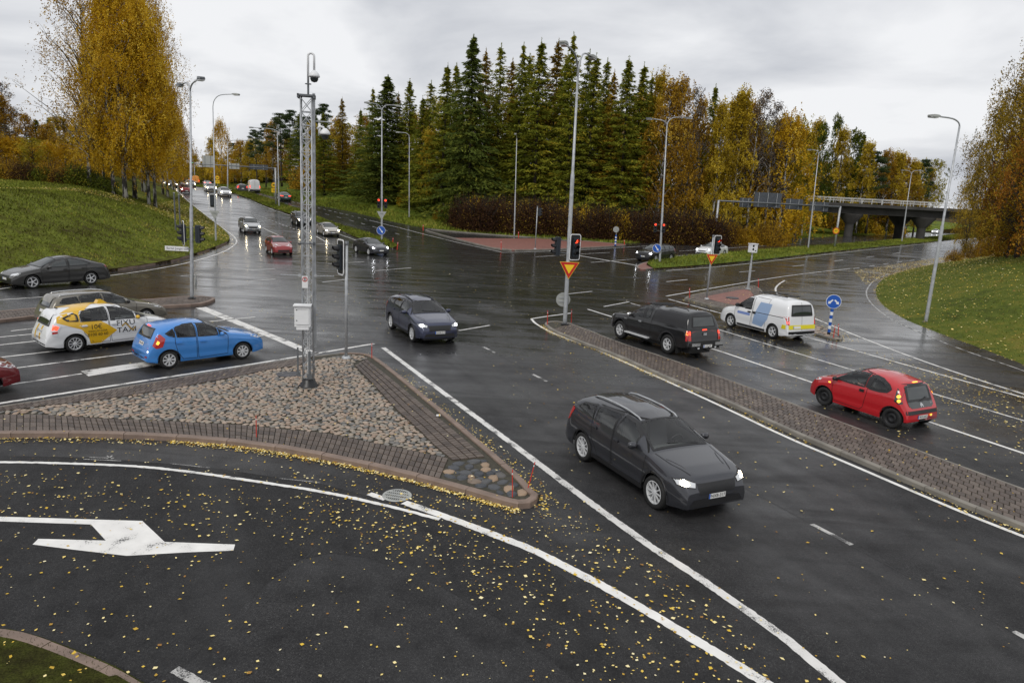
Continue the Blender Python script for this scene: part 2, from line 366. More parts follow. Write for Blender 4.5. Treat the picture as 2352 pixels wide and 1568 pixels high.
BANKS = []
def cdt(poly, step, inner=None):
    P = [(float(a), float(b)) for a, b in poly]; n = len(P)
    A = np.array(P); x0, y0 = A.min(0); x1, y1 = A.max(0)
    gx, gy = np.meshgrid(np.arange(x0, x1, step), np.arange(y0, y1, step)); gx = gx.ravel()+rng.uniform(-.2, .2, gx.size)*step; gy = gy.ravel()+rng.uniform(-.2, .2, gy.size)*step
    k = inpoly(P, gx, gy) & (segdist(P+[P[0]], gx, gy) > step*.35)
    pts = [Vector(p) for p in P]+[Vector((a, b)) for a, b in zip(gx[k], gy[k])]
    v, e, f, *_ = delaunay_2d_cdt(pts, [(i, (i+1) % n) for i in range(n)], [list(range(n))], 1, 1e-4)
    return np.array([(p.x, p.y) for p in v]), [tuple(q) for q in f]
def bank(name, edge, back, hfun, mat, step=2., kerb=None, ktop=.1, kmat='concrete_kerb', kw=.16):
    """grass surface bounded by a road edge (which carries the kerb) and a list of points behind it"""
    E = resample(edge, step)[:, :2]; poly = [tuple(p) for p in E]+[tuple(p[:2]) for p in back]
    V, F = cdt(poly, step)
    d = segdist(E, V[:, 0], V[:, 1])
    z = zroad(V[:, 0], V[:, 1])+ktop+hfun(d, V[:, 0], V[:, 1])
    me = bpy.data.meshes.new(name); me.from_pydata([(a, b, c) for (a, b), c in zip(V, z)], [], F); me.materials.append(MATS[mat])
    me.polygons.foreach_set('use_smooth', [True]*len(me.polygons)); me.update()
    o = link(name, me, kind='structure')
    BANKS.append((poly, E, hfun, ktop))
    if kerb: kerb_run(E, o, kmat, kw, ktop+.02, kerb, step=max(step, 1.))
    # earth skirt down to the road so that nothing is open from the side
    L = np.array(poly+[poly[0]]); zz = zroad(L[:, 0], L[:, 1])
    d2 = segdist(E, L[:, 0], L[:, 1]); top = zz+ktop+hfun(d2, L[:, 0], L[:, 1])
    vv = [(a, b, c) for (a, b), c in zip(L, top)]+[(a, b, c-.5) for (a, b), c in zip(L, zz)]; n = len(L)
    sk = bpy.data.meshes.new('soil_edge'); sk.from_pydata(vv, [], [(i, i+1, n+i+1, n+i) for i in range(n-1)]); sk.materials.append(MATS['forest_soil']); link('soil_edge', sk, o)
    return o
def TZ(x, y):
    for poly, E, h, kt in BANKS:
        if inpoly(poly, np.array([x]), np.array([y]))[0]:
            return float(zroad(x, y)+kt+h(segdist(E, np.array([x]), np.array([y])), np.array([x]), np.array([y]))[0])
    return float(zroad(x, y))
def TZs(x, y):
    x = np.asarray(x, float); y = np.asarray(y, float); z = zroad(x, y); done = np.zeros(x.shape, bool)
    for poly, E, h, kt in BANKS:
        k = inpoly(poly, x, y) & ~done
        if k.any(): z[k] = zroad(x[k], y[k])+kt+h(segdist(E, x[k], y[k]), x[k], y[k]); done |= k
    return z
def kerb_section(L, w, h, inside):
    """one kerb length swept along L (n,2); 'inside' = +1 when the island lies left of the line"""
    n2 = normals2(L)*inside; zz = zroad(L[:, 0], L[:, 1]); b = .022
    prof = [(0, -.06), (0, h-b), (b, h), (w-b*.5, h), (w, h-b*.5), (w, -.06)]
    V = []; 
    for p, nn, z in zip(L, n2, zz):
        for o, hh in prof: V.append((p[0]+nn[0]*o, p[1]+nn[1]*o, z+hh))
    k = len(prof); F = []
    for i in range(len(L)-1):
        for j in range(k-1): F.append((i*k+j, i*k+j+1, (i+1)*k+j+1, (i+1)*k+j))
    F += [tuple(range(k-1, -1, -1)), tuple((len(L)-1)*k+j for j in range(k))]
    return V, F
def kerb_run(line, parent, mat, w, h, mode, inside=1, step=1., length=1.0):
    L = resample(line, .25 if mode == 'stones' else step)[:, :2]
    mb = MB()
    if mode != 'stones':
        V, F = kerb_section(L, w, h, inside); mb.add(V, F); return mb.obj('kerb', mat, parent)
    tot = np.r_[0, np.cumsum(np.hypot(*np.diff(L, axis=0).T))]; n = max(1, int(round(tot[-1]/length)))
    for i in range(n):
        a, b = tot[-1]*i/n+.006, tot[-1]*(i+1)/n-.006; t = np.linspace(a, b, max(3, int(length/.25)+1))
        seg = np.stack([np.interp(t, tot, L[:, 0]), np.interp(t, tot, L[:, 1])], 1)
        V, F = kerb_section(seg, w, h+random.uniform(-.006, .006), inside); mb = MB()
        c = np.mean(V, 0); mb.add([tuple(np.array(q)-c) for q in V], F); mb.obj('kerb_stone', mat, parent, loc=c)

# --- left bank with the birches
e1 = GL([(-330, 707), (-150, 680), (0, 656), (249, 625), (331, 614), (410, 599), (469, 580), (508, 566)]) + GL([(527, 556), (528, 546), (512, 529), (495, 517), (470, 497), (437, 471), (421, 458), (398, 436), (371, 421), (352, 412)])
e1 = smoothline(e1, 1)
b1 = [(e1[-1][0]-25, e1[-1][1]+10), (-200, 320), (-205, 60)]
def h1(d, x, y): return 4.15*sst(-2, 15, d) - .06 + .25*np.sin(x*.21)*np.cos(y*.17)*sst(2, 12, d)
bank('grass_bank', e1, b1, h1, 'turf', 2.)
kl = [p for p in GL([(-330, 707), (-150, 680), (0, 656), (249, 625), (331, 614), (410, 599), (469, 580), (508, 566), (522, 559)])]
kb1 = link('kerb_line', None, kind='structure'); kerb_run(smoothline(kl, 1), kb1, 'granite_kerb', .2, .17, 'stones', 1, length=2.)

# --- wooded bank across the junction, from the far left road round to the bridge
e2 = GL([(455, 418), (540, 433), (600, 447), (700, 467), (805, 486), (861, 500), (971, 524), (1118, 537), (1301, 553), (1429, 559), (1531, 558), (1664, 556), (1785, 550), (1912, 543), (2007, 540), (2110, 533)])
e2 = smoothline(e2, 1); e2r = e2[::-1]
b2 = [(165, 260), (165, 335), (20, 335), (e2[0][0]+8, e2[0][1]+40)]
def h2(d, x, y): return 2.2*sst(3, 20, d)+1.4*sst(18, 60, d)-.08 + .15*np.sin(x*.4+y*.3)*sst(1, 8, d)
bank('forest_bank', e2, b2, h2, 'verge', 2.5)

# --- right bank
e3 = GL([(2600, 960), (2460, 888), (2352, 838), (2233, 793), (2171, 772), (2123, 753), (2076, 734), (2028, 705), (2009, 681), (2009, 657), (2028, 638), (2066, 624), (2123, 610), (2185, 600), (2260, 588), (2400, 572), (2600, 560)])
e3 = smoothline(e3, 1); b3 = [(130, 90), (60, 25)]
def h3(d, x, y): return 3.7*sst(-1.5, 15, d)-.2
bank('leafy_bank', e3, b3, h3, 'turf_leafy', 1.5)

# --- grass median of the right-hand road
f4 = GL([(1500, 619), (1562, 615), (1660, 607), (1753, 598), (1912, 579), (2070, 563), (2150, 555), (2260, 543)]); r4 = GL([(2260, 533), (2150, 545), (2000, 558), (1848, 570), (1664, 585), (1547, 596), (1499, 603), (1485, 611)])
def h4(d, x, y): return .22*sst(-.5, 1.5, d)
o4 = bank('median_strip', f4, r4, h4, 'verge', 1.2, 'run', .1, 'concrete_kerb', .14)
nose = GL([(1500, 619), (1475, 621), (1460, 617), (1466, 609), (1485, 603), (1499, 603)]); 
kerb_run(smoothline(nose, 1)[::-1], o4, 'concrete_kerb', .14, .12, 'run', 1, .4)
pl = smoothline(nose, 1); mb = MB(); mb.prism([tuple(p[:2]) for p in pl], .0, .105); mb.obj('paved_nose', 'red_paving', o4)

# --- grass median of the left-hand road
l5 = GL([(442, 428), (486, 434), (529, 443), (608, 473), (661, 491), (727, 511), (790, 534), (819, 547), (870, 563), (900, 572)]); r5 = GL([(912, 570), (880, 553), (839, 538), (773, 519), (691, 486), (641, 469), (542, 440), (496, 432), (452, 427)])
bank('median_strip', l5, r5, h4, 'verge', 1.5, 'run', .1, 'concrete_kerb', .14)

# --- corner of grass right below the camera
c6 = GL([(-420, 1462), (-120, 1455), (0, 1458), (53, 1465), (117, 1486), (205, 1521), (264, 1546), (305, 1568), (372, 1612), (430, 1660), (480, 1720)])
def h6(d, x, y): return .02+.5*sst(.2, 6, d)
foliage_ground('turf_dark', [(.36, (.022, .018, .008)), (.47, (.045, .045, .012)), (.58, (.075, .085, .016)), (.7, (.12, .10, .03))], 3.)
o6 = bank('grass_corner', c6[::-1], [(c6[0][0]-1, c6[0][1]-3), (c6[-1][0]-1, c6[-1][1]-4)], h6, 'turf_dark', .5, None, .1)
kerb_run(smoothline(c6, 1), o6, 'granite_kerb', .17, .125, 'stones', -1, length=1.1)
# ================================================================== road markings (thin sheets on the carriageway)
def ribbon(line, w, name='lane_line', mat='paint', lift=.004, smooth=0, w2=None):
    L = np.asarray(line, float)[:, :2]
    if smooth: L = smoothline(L, smooth)
    near = L[:, 1].max() < 34 and w > .05; L = resample(L, .07 if near else (1.0 if L[:, 1].max() > 50 else .5)); n = normals2(L); z = zroad(L[:, 0], L[:, 1])+lift+(L[:, 1] > 60)*.008
    ww = np.full(len(L), w/2); j = (lambda: ww+(rng.normal(0, .006, len(L)) if near else 0))
    a = np.c_[L+n*j()[:, None], z]; b = np.c_[L-n*j()[:, None], z]; k = len(L)
    V = np.vstack([a, b]); c = V.mean(0); F = [(i, k+i, k+i+1, i+1) for i in range(k-1)]
    return link(name, fast_mesh(name, V-c, F, mat), ROAD, loc=c)
def carry_on(L, pts, ln=9.):
    """lines that leave the picture go on straight for a few metres"""
    L = [np.array(p) for p in L]; outside = lambda p: p[0] < 0 or p[0] > PW or p[1] > PH
    if outside(pts[-1]): d = L[-1]-L[-2]; L.append(L[-1]+d/np.linalg.norm(d)*ln)
    if outside(pts[0]): d = L[0]-L[1]; L.insert(0, L[0]+d/np.linalg.norm(d)*ln)
    return L
def mline(pts, w=.15, name='lane_line', mat='paint', sm=1, **k): return ribbon(carry_on(GL(pts), pts), w, name, mat, smooth=sm, **k)
def dashes(pts, n, fill=.3, w=.12, mat='paint', sm=1):
    L = resample(smoothline(np.array(GL(pts))[:, :2], sm), .25); m_ = len(L)
    for i in range(n):
        a = int(i/n*m_); b = int((i+fill)/n*m_)
        if b-a >= 2: ribbon(L[a:b+1], w, 'lane_dash', mat)
def rawpoly(pts, name, mat='paint', lift=.004):
    P = [G(a, b) for a, b in pts]; c = np.mean(P, 0); mb = MB(); mb.add([p-c+[0, 0, lift] for p in P], [tuple(range(len(P)))])
    return mb.obj(name, mat, ROAD, loc=c)
# near slip lane
mline([(-200, 1064), (0, 1060), (198, 1065), (330, 1071), (462, 1086), (593, 1106), (746, 1129), (895, 1162), (1010, 1192)], .11, mat='paint_bright')
mline([(928, 1153), (1027, 1187), (1126, 1224), (1225, 1262), (1300, 1301), (1400, 1353), (1500, 1411), (1600, 1471), (1750, 1562), (1900, 1660)], .2, mat='paint_bright')
mline([(848, 1133), (868, 1140), (886, 1146)], .16, mat='paint_bright', sm=0)
rawpoly([(0, 1186), (327, 1196), (357, 1224), (378, 1244), (540, 1250), (536, 1264), (430, 1268), (291, 1276), (170, 1262), (75, 1250), (88, 1237), (243, 1241), (209, 1204), (0, 1197), (-120, 1193), (-120, 1182)], 'direction_arrow', 'paint_bright')
for a, b in (((205, 1050), (262, 1052)), ((192, 1054), (278, 1058)), ((390, 1064), (482, 1074)), ((642, 1098), (735, 1108))): mline([a, b], .03, 'survey_mark', 'paint_worn', 0)
mline([(245, 1046), (258, 1056)], .03, 'survey_mark', 'paint_worn', 0); mline([(258, 1046), (244, 1056)], .03, 'survey_mark', 'paint_worn', 0)
mline([(400, 1537), (440, 1557), (520, 1600)], .14, 'lane_dash', 'paint_worn', 0)
# main carriageway towards the camera
mline([(880, 798), (1000, 888), (1100, 962), (1200, 1036), (1300, 1112), (1400, 1186), (1500, 1258), (1600, 1322), (1700, 1391), (1800, 1462), (1925, 1566), (2060, 1680)], .19, sm=0)
for a, b in (((1109, 796), (1137, 810)), ((1223, 859), (1256, 876)), ((1368, 937), (1408, 958)), ((1575, 1047), (1636, 1081)), ((1864, 1203), (1957, 1251)), ((2328, 1449), (2460, 1521))): mline([a, b], .12, 'lane_dash', 'paint_worn', 0)
mline([(1312, 719), (1266, 725), (1220, 732)], .14, sm=0)
mline([(1221, 732), (1226, 740), (1240, 749), (1269, 765), (1320, 784), (1365, 800), (1492, 857), (1665, 936), (1804, 1003), (1944, 1062), (2083, 1122), (2222, 1181), (2352, 1232), (2500, 1290)], .13, mat='paint_bright')
# left road: stop line, lane lines, arrow
rawpoly([(449, 707), (473, 705), (632, 770), (735, 812), (716, 817), (632, 781)], 'stop_line', 'paint')
mline([(-250, 965), (0, 926), (300, 879), (632, 828), (859, 789)], .16)
mline([(-200, 917), (50, 879), (188, 858)], .12, sm=0); rawpoly([(185, 852), (352, 828), (470, 812), (470, 822), (360, 838), (203, 864), (195, 858)], 'direction_arrow')
mline([(-150, 872), (44, 844), (313, 810), (606, 770)], .12, sm=0)
for pts in ([(-120, 838), (6, 820), (160, 802), (330, 780)], [(-120, 804), (0, 792), (130, 778)], [(-120, 785), (0, 774), (120, 763)], [(25, 760), (130, 748)], [(482, 738), (587, 728)], [(-60, 693), (9, 688), (111, 681)], [(415, 634), (464, 630)], [(565, 621), (632, 617)], [(573, 645), (632, 641)], [(753, 606), (836, 601)], [(860, 622), (944, 615)], [(1054, 759), (1125, 747)], [(946, 781), (990, 771)], [(1304, 675), (1360, 669)], [(1387, 704), (1445, 693)], [(740, 648), (800, 641)]):
    mline(pts, .12, sm=0)
mline([(-330, 717), (-150, 688), (0, 662), (264, 632), (370, 616), (439, 602), (513, 580), (540, 563), (545, 553), (536, 541), (503, 517), (477, 497), (443, 471), (427, 458), (404, 436), (377, 421)], .14)
# left-hand road, both carriageways
dashes([(510, 460), (560, 482), (620, 505), (690, 531)], 26, .5, .12); dashes([(455, 455), (520, 487), (570, 513), (600, 527)], 18, .45, .1)
mline([(691, 527), (730, 545), (757, 560)], .13, sm=0); mline([(600, 522), (640, 540)], .12, sm=0)
dashes([(650, 459), (737, 479), (849, 506)], 16, .5, .13); dashes([(640, 466), (759, 494), (850, 518), (962, 550)], 12, .35, .11)
mline([(849, 506), (880, 514), (933, 527), (1020, 549), (1100, 568), (1151, 579)], .14); mline([(640, 452), (700, 464), (805, 484), (870, 500)], .12); mline([(757, 560), (700, 561)], .14, sm=0)
mline([(460, 427), (540, 445), (610, 477), (700, 505), (790, 541), (860, 566)], .12)
# around the red island and the right-hand road
mline([(1151, 580), (1206, 579), (1322, 575), (1440, 568), (1560, 560)], .14); mline([(1263, 576), (1370, 594), (1477, 612)], .3, 'stop_line', sm=0)
for pts in ([(1357, 603), (1460, 595)], [(1552, 588), (1700, 578), (1838, 568), (1990, 555)], [(1230, 590), (1330, 584), (1400, 580)], [(1560, 577), (1700, 568), (1838, 560)], [(1530, 647), (1579, 642)], [(1698, 625), (1734, 622)], [(1820, 612), (1847, 609)], [(1915, 600), (1936, 597)], [(1990, 591), (2008, 589)], [(2050, 583), (2066, 581)]):
    mline(pts, .13, sm=0)
mline([(1530, 622), (1660, 612), (1760, 601), (1952, 578), (2070, 566), (2150, 558)], .14)
mline([(1530, 680), (1650, 659), (1777, 638), (1860, 627), (1952, 617)], .15)
mline([(1803, 644), (1786, 654), (1779, 666), (1793, 686), (1844, 720), (1950, 764), (2067, 810), (2200, 857), (2352, 905), (2500, 950)], .14, mat='paint')
mline([(2500, 905), (2352, 851), (2200, 800), (2100, 758), (2045, 733), (2008, 705), (1990, 682), (1990, 664), (2008, 643), (2040, 630)], .1, mat='paint_worn')
mline([(1536, 687), (1647, 717), (1839, 770), (2100, 843), (2352, 913), (2500, 953)], .15, sm=0)
mline([(1448, 696), (1470, 702)], .12, sm=0); mline([(1500, 711), (1665, 761), (1973, 854), (2131, 900), (2352, 966), (2500, 1010)], .12, sm=0)
mline([(1350, 710), (1420, 732), (1665, 810), (1874, 881), (2124, 965), (2352, 1041), (2500, 1090)], .14, mat='paint_bright', sm=0)
dashes([(1960, 617), (2040, 605), (2140, 592)], 6, .4, .12)
# darker, newer asphalt of the near slip lane
pat = GL([(-500, 1420), (0, 1452), (130, 1490), (320, 1575), (420, 1530), (500, 1450), (600, 1350), (690, 1285), (760, 1270), (850, 1282), (1000, 1340), (1160, 1430), (1330, 1570), (1430, 1660), (1700, 1640), (1240, 1280), (1000, 1180), (746, 1112), (462, 1070), (200, 1050), (0, 1046), (-400, 1046)])
mb = MB(); c = np.mean(pat, 0); mb.add([p-c+[0, 0, .002] for p in pat], [tuple(range(len(pat)))]); mb.obj('asphalt_patch', 'asphalt_new', ROAD, loc=c)

for pts, w in (([(1080, 780), (1109, 795), (1180, 834), (1256, 876), (1368, 937), (1500, 1006), (1636, 1081), (1750, 1141), (1864, 1203), (2100, 1330), (2352, 1463)], .022), ([(1125, 747), (1170, 741), (1222, 731)], .03), ([(860, 792), (950, 782), (1054, 760)], .025), ([(560, 1440), (700, 1280), (760, 1225)], .012), ([(1640, 850), (1900, 940), (2100, 1010), (2352, 1100)], .02), ([(1280, 640), (1330, 662), (1420, 690)], .03), ([(1180, 655), (1300, 700)], .03)): ribbon(smoothline(GL(pts), 2), w, 'sealed_joint', 'text_black', .003)
# ================================================================== islands
def offset_in(L, w): return np.asarray(L)[:, :2]+normals2(L)*w
def pieces(parent, items, name, mats, limit=300):
    """items: (verts, faces, v). The nearest ones become parts of their own, the rest one joined part."""
    items.sort(key=lambda t: np.hypot(t[0][0][0], t[0][0][1]))
    for V, F, v in items[:limit]:
        V = np.array(V); c = V.mean(0); mb = MB(); mb.add(V-c, F); mb.obj(name, mats[0], parent, loc=c)
    if len(items) > limit:
        mb = MB(); at = []
        for V, F, v in items[limit:]: mb.add(V, F); at += [v]*len(F)
        me = mb.mesh(name+'s', mats[1]); a = me.attributes.new('v', 'FLOAT', 'FACE'); a.data.foreach_set('value', at)
        link(name+'s', me, parent, kind='stuff')
def paver_band(A, B, rows, size, z, stagger=.5, gap=.015):
    """pavers between two edge lines (n,2), laid in rows that follow the lines"""
    n = 400; A = np.asarray(A, float)[:, :2]; B = np.asarray(B, float)[:, :2]
    def par(L):
        s = np.r_[0, np.cumsum(np.hypot(*np.diff(L, axis=0).T))]; return lambda t: np.array([np.interp(t*s[-1], s, L[:, 0]), np.interp(t*s[-1], s, L[:, 1])]), s[-1]
    fa, la = par(A); fb, lb = par(B); ln = (la+lb)/2; k = max(1, int(ln/size)); out = []
    for r in range(rows):
        u0, u1 = r/rows, (r+1)/rows
        for i in range(-1, k+1):
            t0 = (i+(stagger if r % 2 else 0))/k; t1 = t0+1/k; t0, t1 = max(t0, 0), min(t1, 1)
            if t1-t0 < .25/k: continue
            q = [fa(t0)*(1-u0)+fb(t0)*u0, fa(t1)*(1-u0)+fb(t1)*u0, fa(t1)*(1-u1)+fb(t1)*u1, fa(t0)*(1-u1)+fb(t0)*u1]
            out.append(q)
    return [paver_geo(q, z, gap) for q in out]
def paver_geo(q, z, gap=.011):
    q = np.array(q); c = q.mean(0); d = q-c; ln = np.maximum(np.hypot(d[:, 0], d[:, 1])[:, None], 1e-6)
    i1 = q-d/ln*gap; i2 = q-d/ln*(gap+.006); zt = z+random.uniform(-.003, .003)+zroad(c[0], c[1])
    zz = zt+np.random.default_rng(int(abs(c[0]*1e4)) % 9999).uniform(-.0025, .0025, 4)
    V = [(*p, zt-.035) for p in i1]+[(*p, zt-.007) for p in i1]+[(*p, h) for p, h in zip(i2, zz)]
    F = [(k, (k+1) % 4, 4+(k+1) % 4, 4+k) for k in range(4)]+[(4+k, 4+(k+1) % 4, 8+(k+1) % 4, 8+k) for k in range(4)]+[(8, 9, 10, 11)]
    return V, F, random.random()
def stone(r, ang=False, seg=9):
    V = []; F = []; ph = random.uniform(0, 7); el = random.uniform(.72, 1.); h = r*random.uniform(.45, .62)
    rad = [1+.16*math.sin(2*(k/seg*6.283)+ph)+random.uniform(-.09, .09)*(2 if ang else 1) for k in range(seg)]
    prof = ((1., 0.), (.97, .4), (.74, .82)) if not ang else ((1., 0.), (.9, .65), (.6, .95))
    for s, t in prof:
        for k in range(seg):
            a = k/seg*6.283; V.append((math.cos(a)*r*rad[k]*s, math.sin(a)*r*rad[k]*s*el, h*t*(1+(random.uniform(-.12, .12) if t else 0))-r*.12))
    V.append((0, 0, h*(1. if not ang else 1.02)-r*.12))
    for i in range(2):
        for k in range(seg): F.append((i*seg+k, i*seg+(k+1) % seg, (i+1)*seg+(k+1) % seg, (i+1)*seg+k))
    F += [(2*seg+k, 2*seg+(k+1) % seg, 3*seg) for k in range(seg)]
    return np.array(V), F
STONES = [stone(1.) for _ in range(10)]; ASTONES = [stone(1., True, 7) for _ in range(8)]
def cobbles(parent, poly, z, rmin, rmax, mats, name='cobblestone', ang=False, limit=300, tries=14000, margin=.05):
    P = np.array(poly, float)[:, :2]; x0, y0 = P.min(0); x1, y1 = P.max(0); cell = rmax*2.2; grid = {}; pts = []
    loop = np.vstack([P, P[:1]]); lib = ASTONES if ang else STONES
    cx = rng.uniform(x0, x1, tries); cy = rng.uniform(y0, y1, tries); ok = inpoly(P, cx, cy) & (segdist(loop, cx, cy) > rmin*.7+margin)
    rr = np.sort(rng.uniform(rmin, rmax, ok.sum()))[::-1]
    for x, y, r in zip(cx[ok], cy[ok], rr):
        g = (int(x//cell), int(y//cell)); bad = False
        for a in (-1, 0, 1):
            for b in (-1, 0, 1):
                for (u, v, w) in grid.get((g[0]+a, g[1]+b), ()):
                    if (u-x)**2+(v-y)**2 < ((r+w)*.84)**2: bad = True; break
                if bad: break
            if bad: break
        if not bad: grid.setdefault(g, []).append((x, y, r)); pts.append((x, y, r))
    pts.sort(key=lambda p: math.hypot(p[0], p[1]))
    mes = []
    for V, F in lib:
        mb = MB(); mb.add(V, F); mes.append(mb.mesh(name, mats[0], True))
    mb = MB(); at = []
    for i, (x, y, r) in enumerate(pts):
        k = random.randrange(len(lib)); a = random.uniform(0, 6.28); zz = z+random.uniform(-.006, .008)
        if i < limit:
            o = link(name, mes[k], parent, loc=(x, y, zz), rz=a); o.scale = (r*1.08, r*1.08, r*random.uniform(.55, .8))
        else:
            V, F = lib[k]; ca, sa = math.cos(a), math.sin(a); V = V*r*1.08*np.array([1, 1, .65]); W = np.c_[V[:, 0]*ca-V[:, 1]*sa+x, V[:, 0]*sa+V[:, 1]*ca+y, V[:, 2]+zz]
            mb.add(W, F); at += [random.random()]*len(F)
    if at:
        me = mb.mesh(name+'s', mats[1], True); q = me.attributes.new('v', 'FLOAT', 'FACE'); q.data.foreach_set('value', at); link(name+'s', me, parent, kind='stuff')
    return len(pts)
def island(name, outline, ktop, mat='joint_earth'):
    mb = MB(); P = [tuple(p[:2]) for p in outline]; mb.prism(P, -.05, ktop); return mb.obj(name, mat, kind='structure')
# ---- near triangular island
KH = .14
front = GL([(-260, 1012), (-100, 1007), (0, 1006), (200, 1005), (400, 1012), (590, 1029), (800, 1067), (1000, 1116), (1120, 1151), (1170, 1166), (1190, 1170)])
right = GL([(1232, 1134), (1200, 1093), (1150, 1051), (1100, 1008), (1000, 926), (900, 845), (866, 820)], KH)
top = GL([(850, 812), (815, 808), (780, 809), (715, 816), (600, 832), (400, 866), (200, 900), (0, 930), (-260, 968)], KH)
tip = GL([(1215, 1170), (1238, 1155), (1240, 1140)]); 
out = smoothline(np.vstack([np.array(front)[:, :2], np.array(tip)[:, :2], np.array(right)[:, :2], np.array(top)[:, :2]]), 1)
ISL = island('traffic_island', offset_in(out, .05), KH-.045)
fr = smoothline(np.vstack([np.array(front)[:, :2], np.array(tip)[:, :2], np.array(right)[:, :2], np.array(top)[:3, :2]]), 1)
kerb_run(fr, ISL, 'granite_kerb', .17, KH, 'stones', 1, length=1.25)
kerb_run(smoothline(np.array(top)[2:, :2], 1), ISL, 'concrete_kerb', .1, KH-.02, 'stones', 1, length=1.)
Z0 = KH-.012
cob_bot = GL([(-260, 957), (-60, 950), (66, 949), (125, 951), (231, 959), (330, 962), (462, 969), (560, 974), (659, 984), (747, 992), (836, 1010), (928, 1028), (1030, 1050)], KH)
cob_right = GL([(1034, 1050), (994, 1017), (961, 984), (912, 940), (862, 886), (815, 838)], KH)
cob_top = GL([(686, 838), (626, 845), (527, 866), (428, 884), (346, 898), (277, 909), (211, 918), (109, 928), (0, 942), (-260, 980)], KH)
corner = GL([(822, 828), (848, 822), (835, 814), (790, 813), (740, 821), (700, 832)], KH)
fi = offset_in(smoothline(np.array(front)[:8, :2], 1), .18); 
items = paver_band(np.array(cob_bot)[:, :2], fi, 4, .15, Z0, .0, .02)
ri = np.array(GL([(1114, 1046), (1060, 1000), (980, 934), (892, 862), (842, 823)], KH))[:, :2]
items += paver_band(np.vstack([[G(1039, 1054, KH)[:2]], np.array(cob_right)[:, :2]]), ri, 4, .15, Z0, .0, .018)
items += paver_band(np.array(cob_top)[::-1, :2], offset_in(smoothline(np.array(top)[3:, :2], 1), .11)[::-1], 3, .16, Z0, .5)
pieces(ISL, items, 'paving_brick', ('paver0', 'paver1'))
cobbles(ISL, np.vstack([np.array(cob_bot)[:, :2], np.array(cob_right)[:, :2], np.array(corner)[:, :2], np.array(cob_top)[:-1, :2]]), KH-.026, .042, .078, ('cobble0', 'cobble1'), tries=90000)
cobbles(ISL, np.array(GL([(1039, 1056), (1112, 1048), (1190, 1109), (1214, 1129), (1203, 1141), (1177, 1141), (1008, 1089)], KH))[:, :2], KH-.045, .085, .15, ('dark_cobble0', 'dark_cobble1'), 'boulder', True, margin=.04, tries=4000)
mb = MB(); c = G(660, 858, KH); mb.lathe([(.0, .012), (.33, .012), (.36, .004), (.36, -.05)], n=28); mb.obj('manhole_cover', 'rock_dark', ISL, loc=c+[0, 0, -.01])
# ---- long median of the road towards the camera
mf = GL([(1249, 747), (1263, 761), (1333, 790), (1428, 826), (1501, 861), (1665, 926), (1804, 993), (1944, 1052), (2083, 1111), (2222, 1170), (2352, 1219), (2520, 1290)])
mr = GL([(2520, 1182), (2352, 1121), (2222, 1074), (2083, 1022), (1944, 972), (1804, 919), (1647, 861), (1523, 818), (1428, 787), (1364, 762), (1314, 743), (1276, 736), (1253, 740)], .1)
mf = carry_on(mf, [(0, 0)]*(len(mf)-1)+[(9999, 0)], 12.); mr = carry_on(mr, [(9999, 0)]+[(0, 0)]*(len(mr)-1), 12.); MF = np.array(mf)[:, :2]; MR = np.array(mr)[:, :2]
loop = np.vstack([MF, MR]); MED = island('median_island', offset_in(smoothline(loop, 1), .04), .08)
kerb_run(smoothline(np.vstack([MR[-3:], MF]), 1), MED, 'concrete_kerb', .14, .125, 'stones', 1, length=1.2)
kerb_run(smoothline(MR[:-2], 1), MED, 'concrete_kerb', .09, .105, 'stones', 1, length=1.2)
A = offset_in(smoothline(MF[1:], 1), .155); B = offset_in(smoothline(MR[:-2], 1), .1)[::-1]
pieces(MED, paver_band(A, B, 9, .23, .108, .5), 'paving_brick', ('paver0', 'paver1'))
# ---- left median with the lamp post
lf = GL([(-200, 760), (0, 742), (82, 731), (230, 720), (378, 708), (440, 705), (469, 702), (492, 694), (496, 688)]); lr = GL([(490, 683), (457, 679), (400, 682), (351, 686), (200, 697), (88, 706), (0, 714), (-200, 732)], .12)
LF = np.array(lf)[:, :2]; LR = np.array(lr)[:, :2]; o = island('median_island', offset_in(smoothline(np.vstack([LF, LR]), 1), .04), .1)
kerb_run(smoothline(np.vstack([LF, LR]), 1), o, 'granite_kerb', .17, .14, 'stones', 1, length=1.5)
pieces(o, paver_band(offset_in(LF, .19), offset_in(LR, .19)[::-1], 8, .3, .13, .5), 'paving_brick', ('paver0', 'paver1'), 260)
# ---- red paved triangle across the junction
tf = GL([(976, 530), (1060, 553), (1151, 577), (1264, 575), (1322, 572), (1432, 566)]); tr = GL([(1440, 563), (1360, 556), (1301, 551), (1191, 544), (1080, 536), (985, 527)])
TR_ = smoothline(np.vstack([np.array(tf)[:, :2], np.array(tr)[:, :2]]), 1); o = island('traffic_island', offset_in(TR_, .1), .12, 'red_paving'); kerb_run(np.vstack([TR_, TR_[:1]]), o, 'concrete_kerb', .18, .135, 'run', 1, .8)
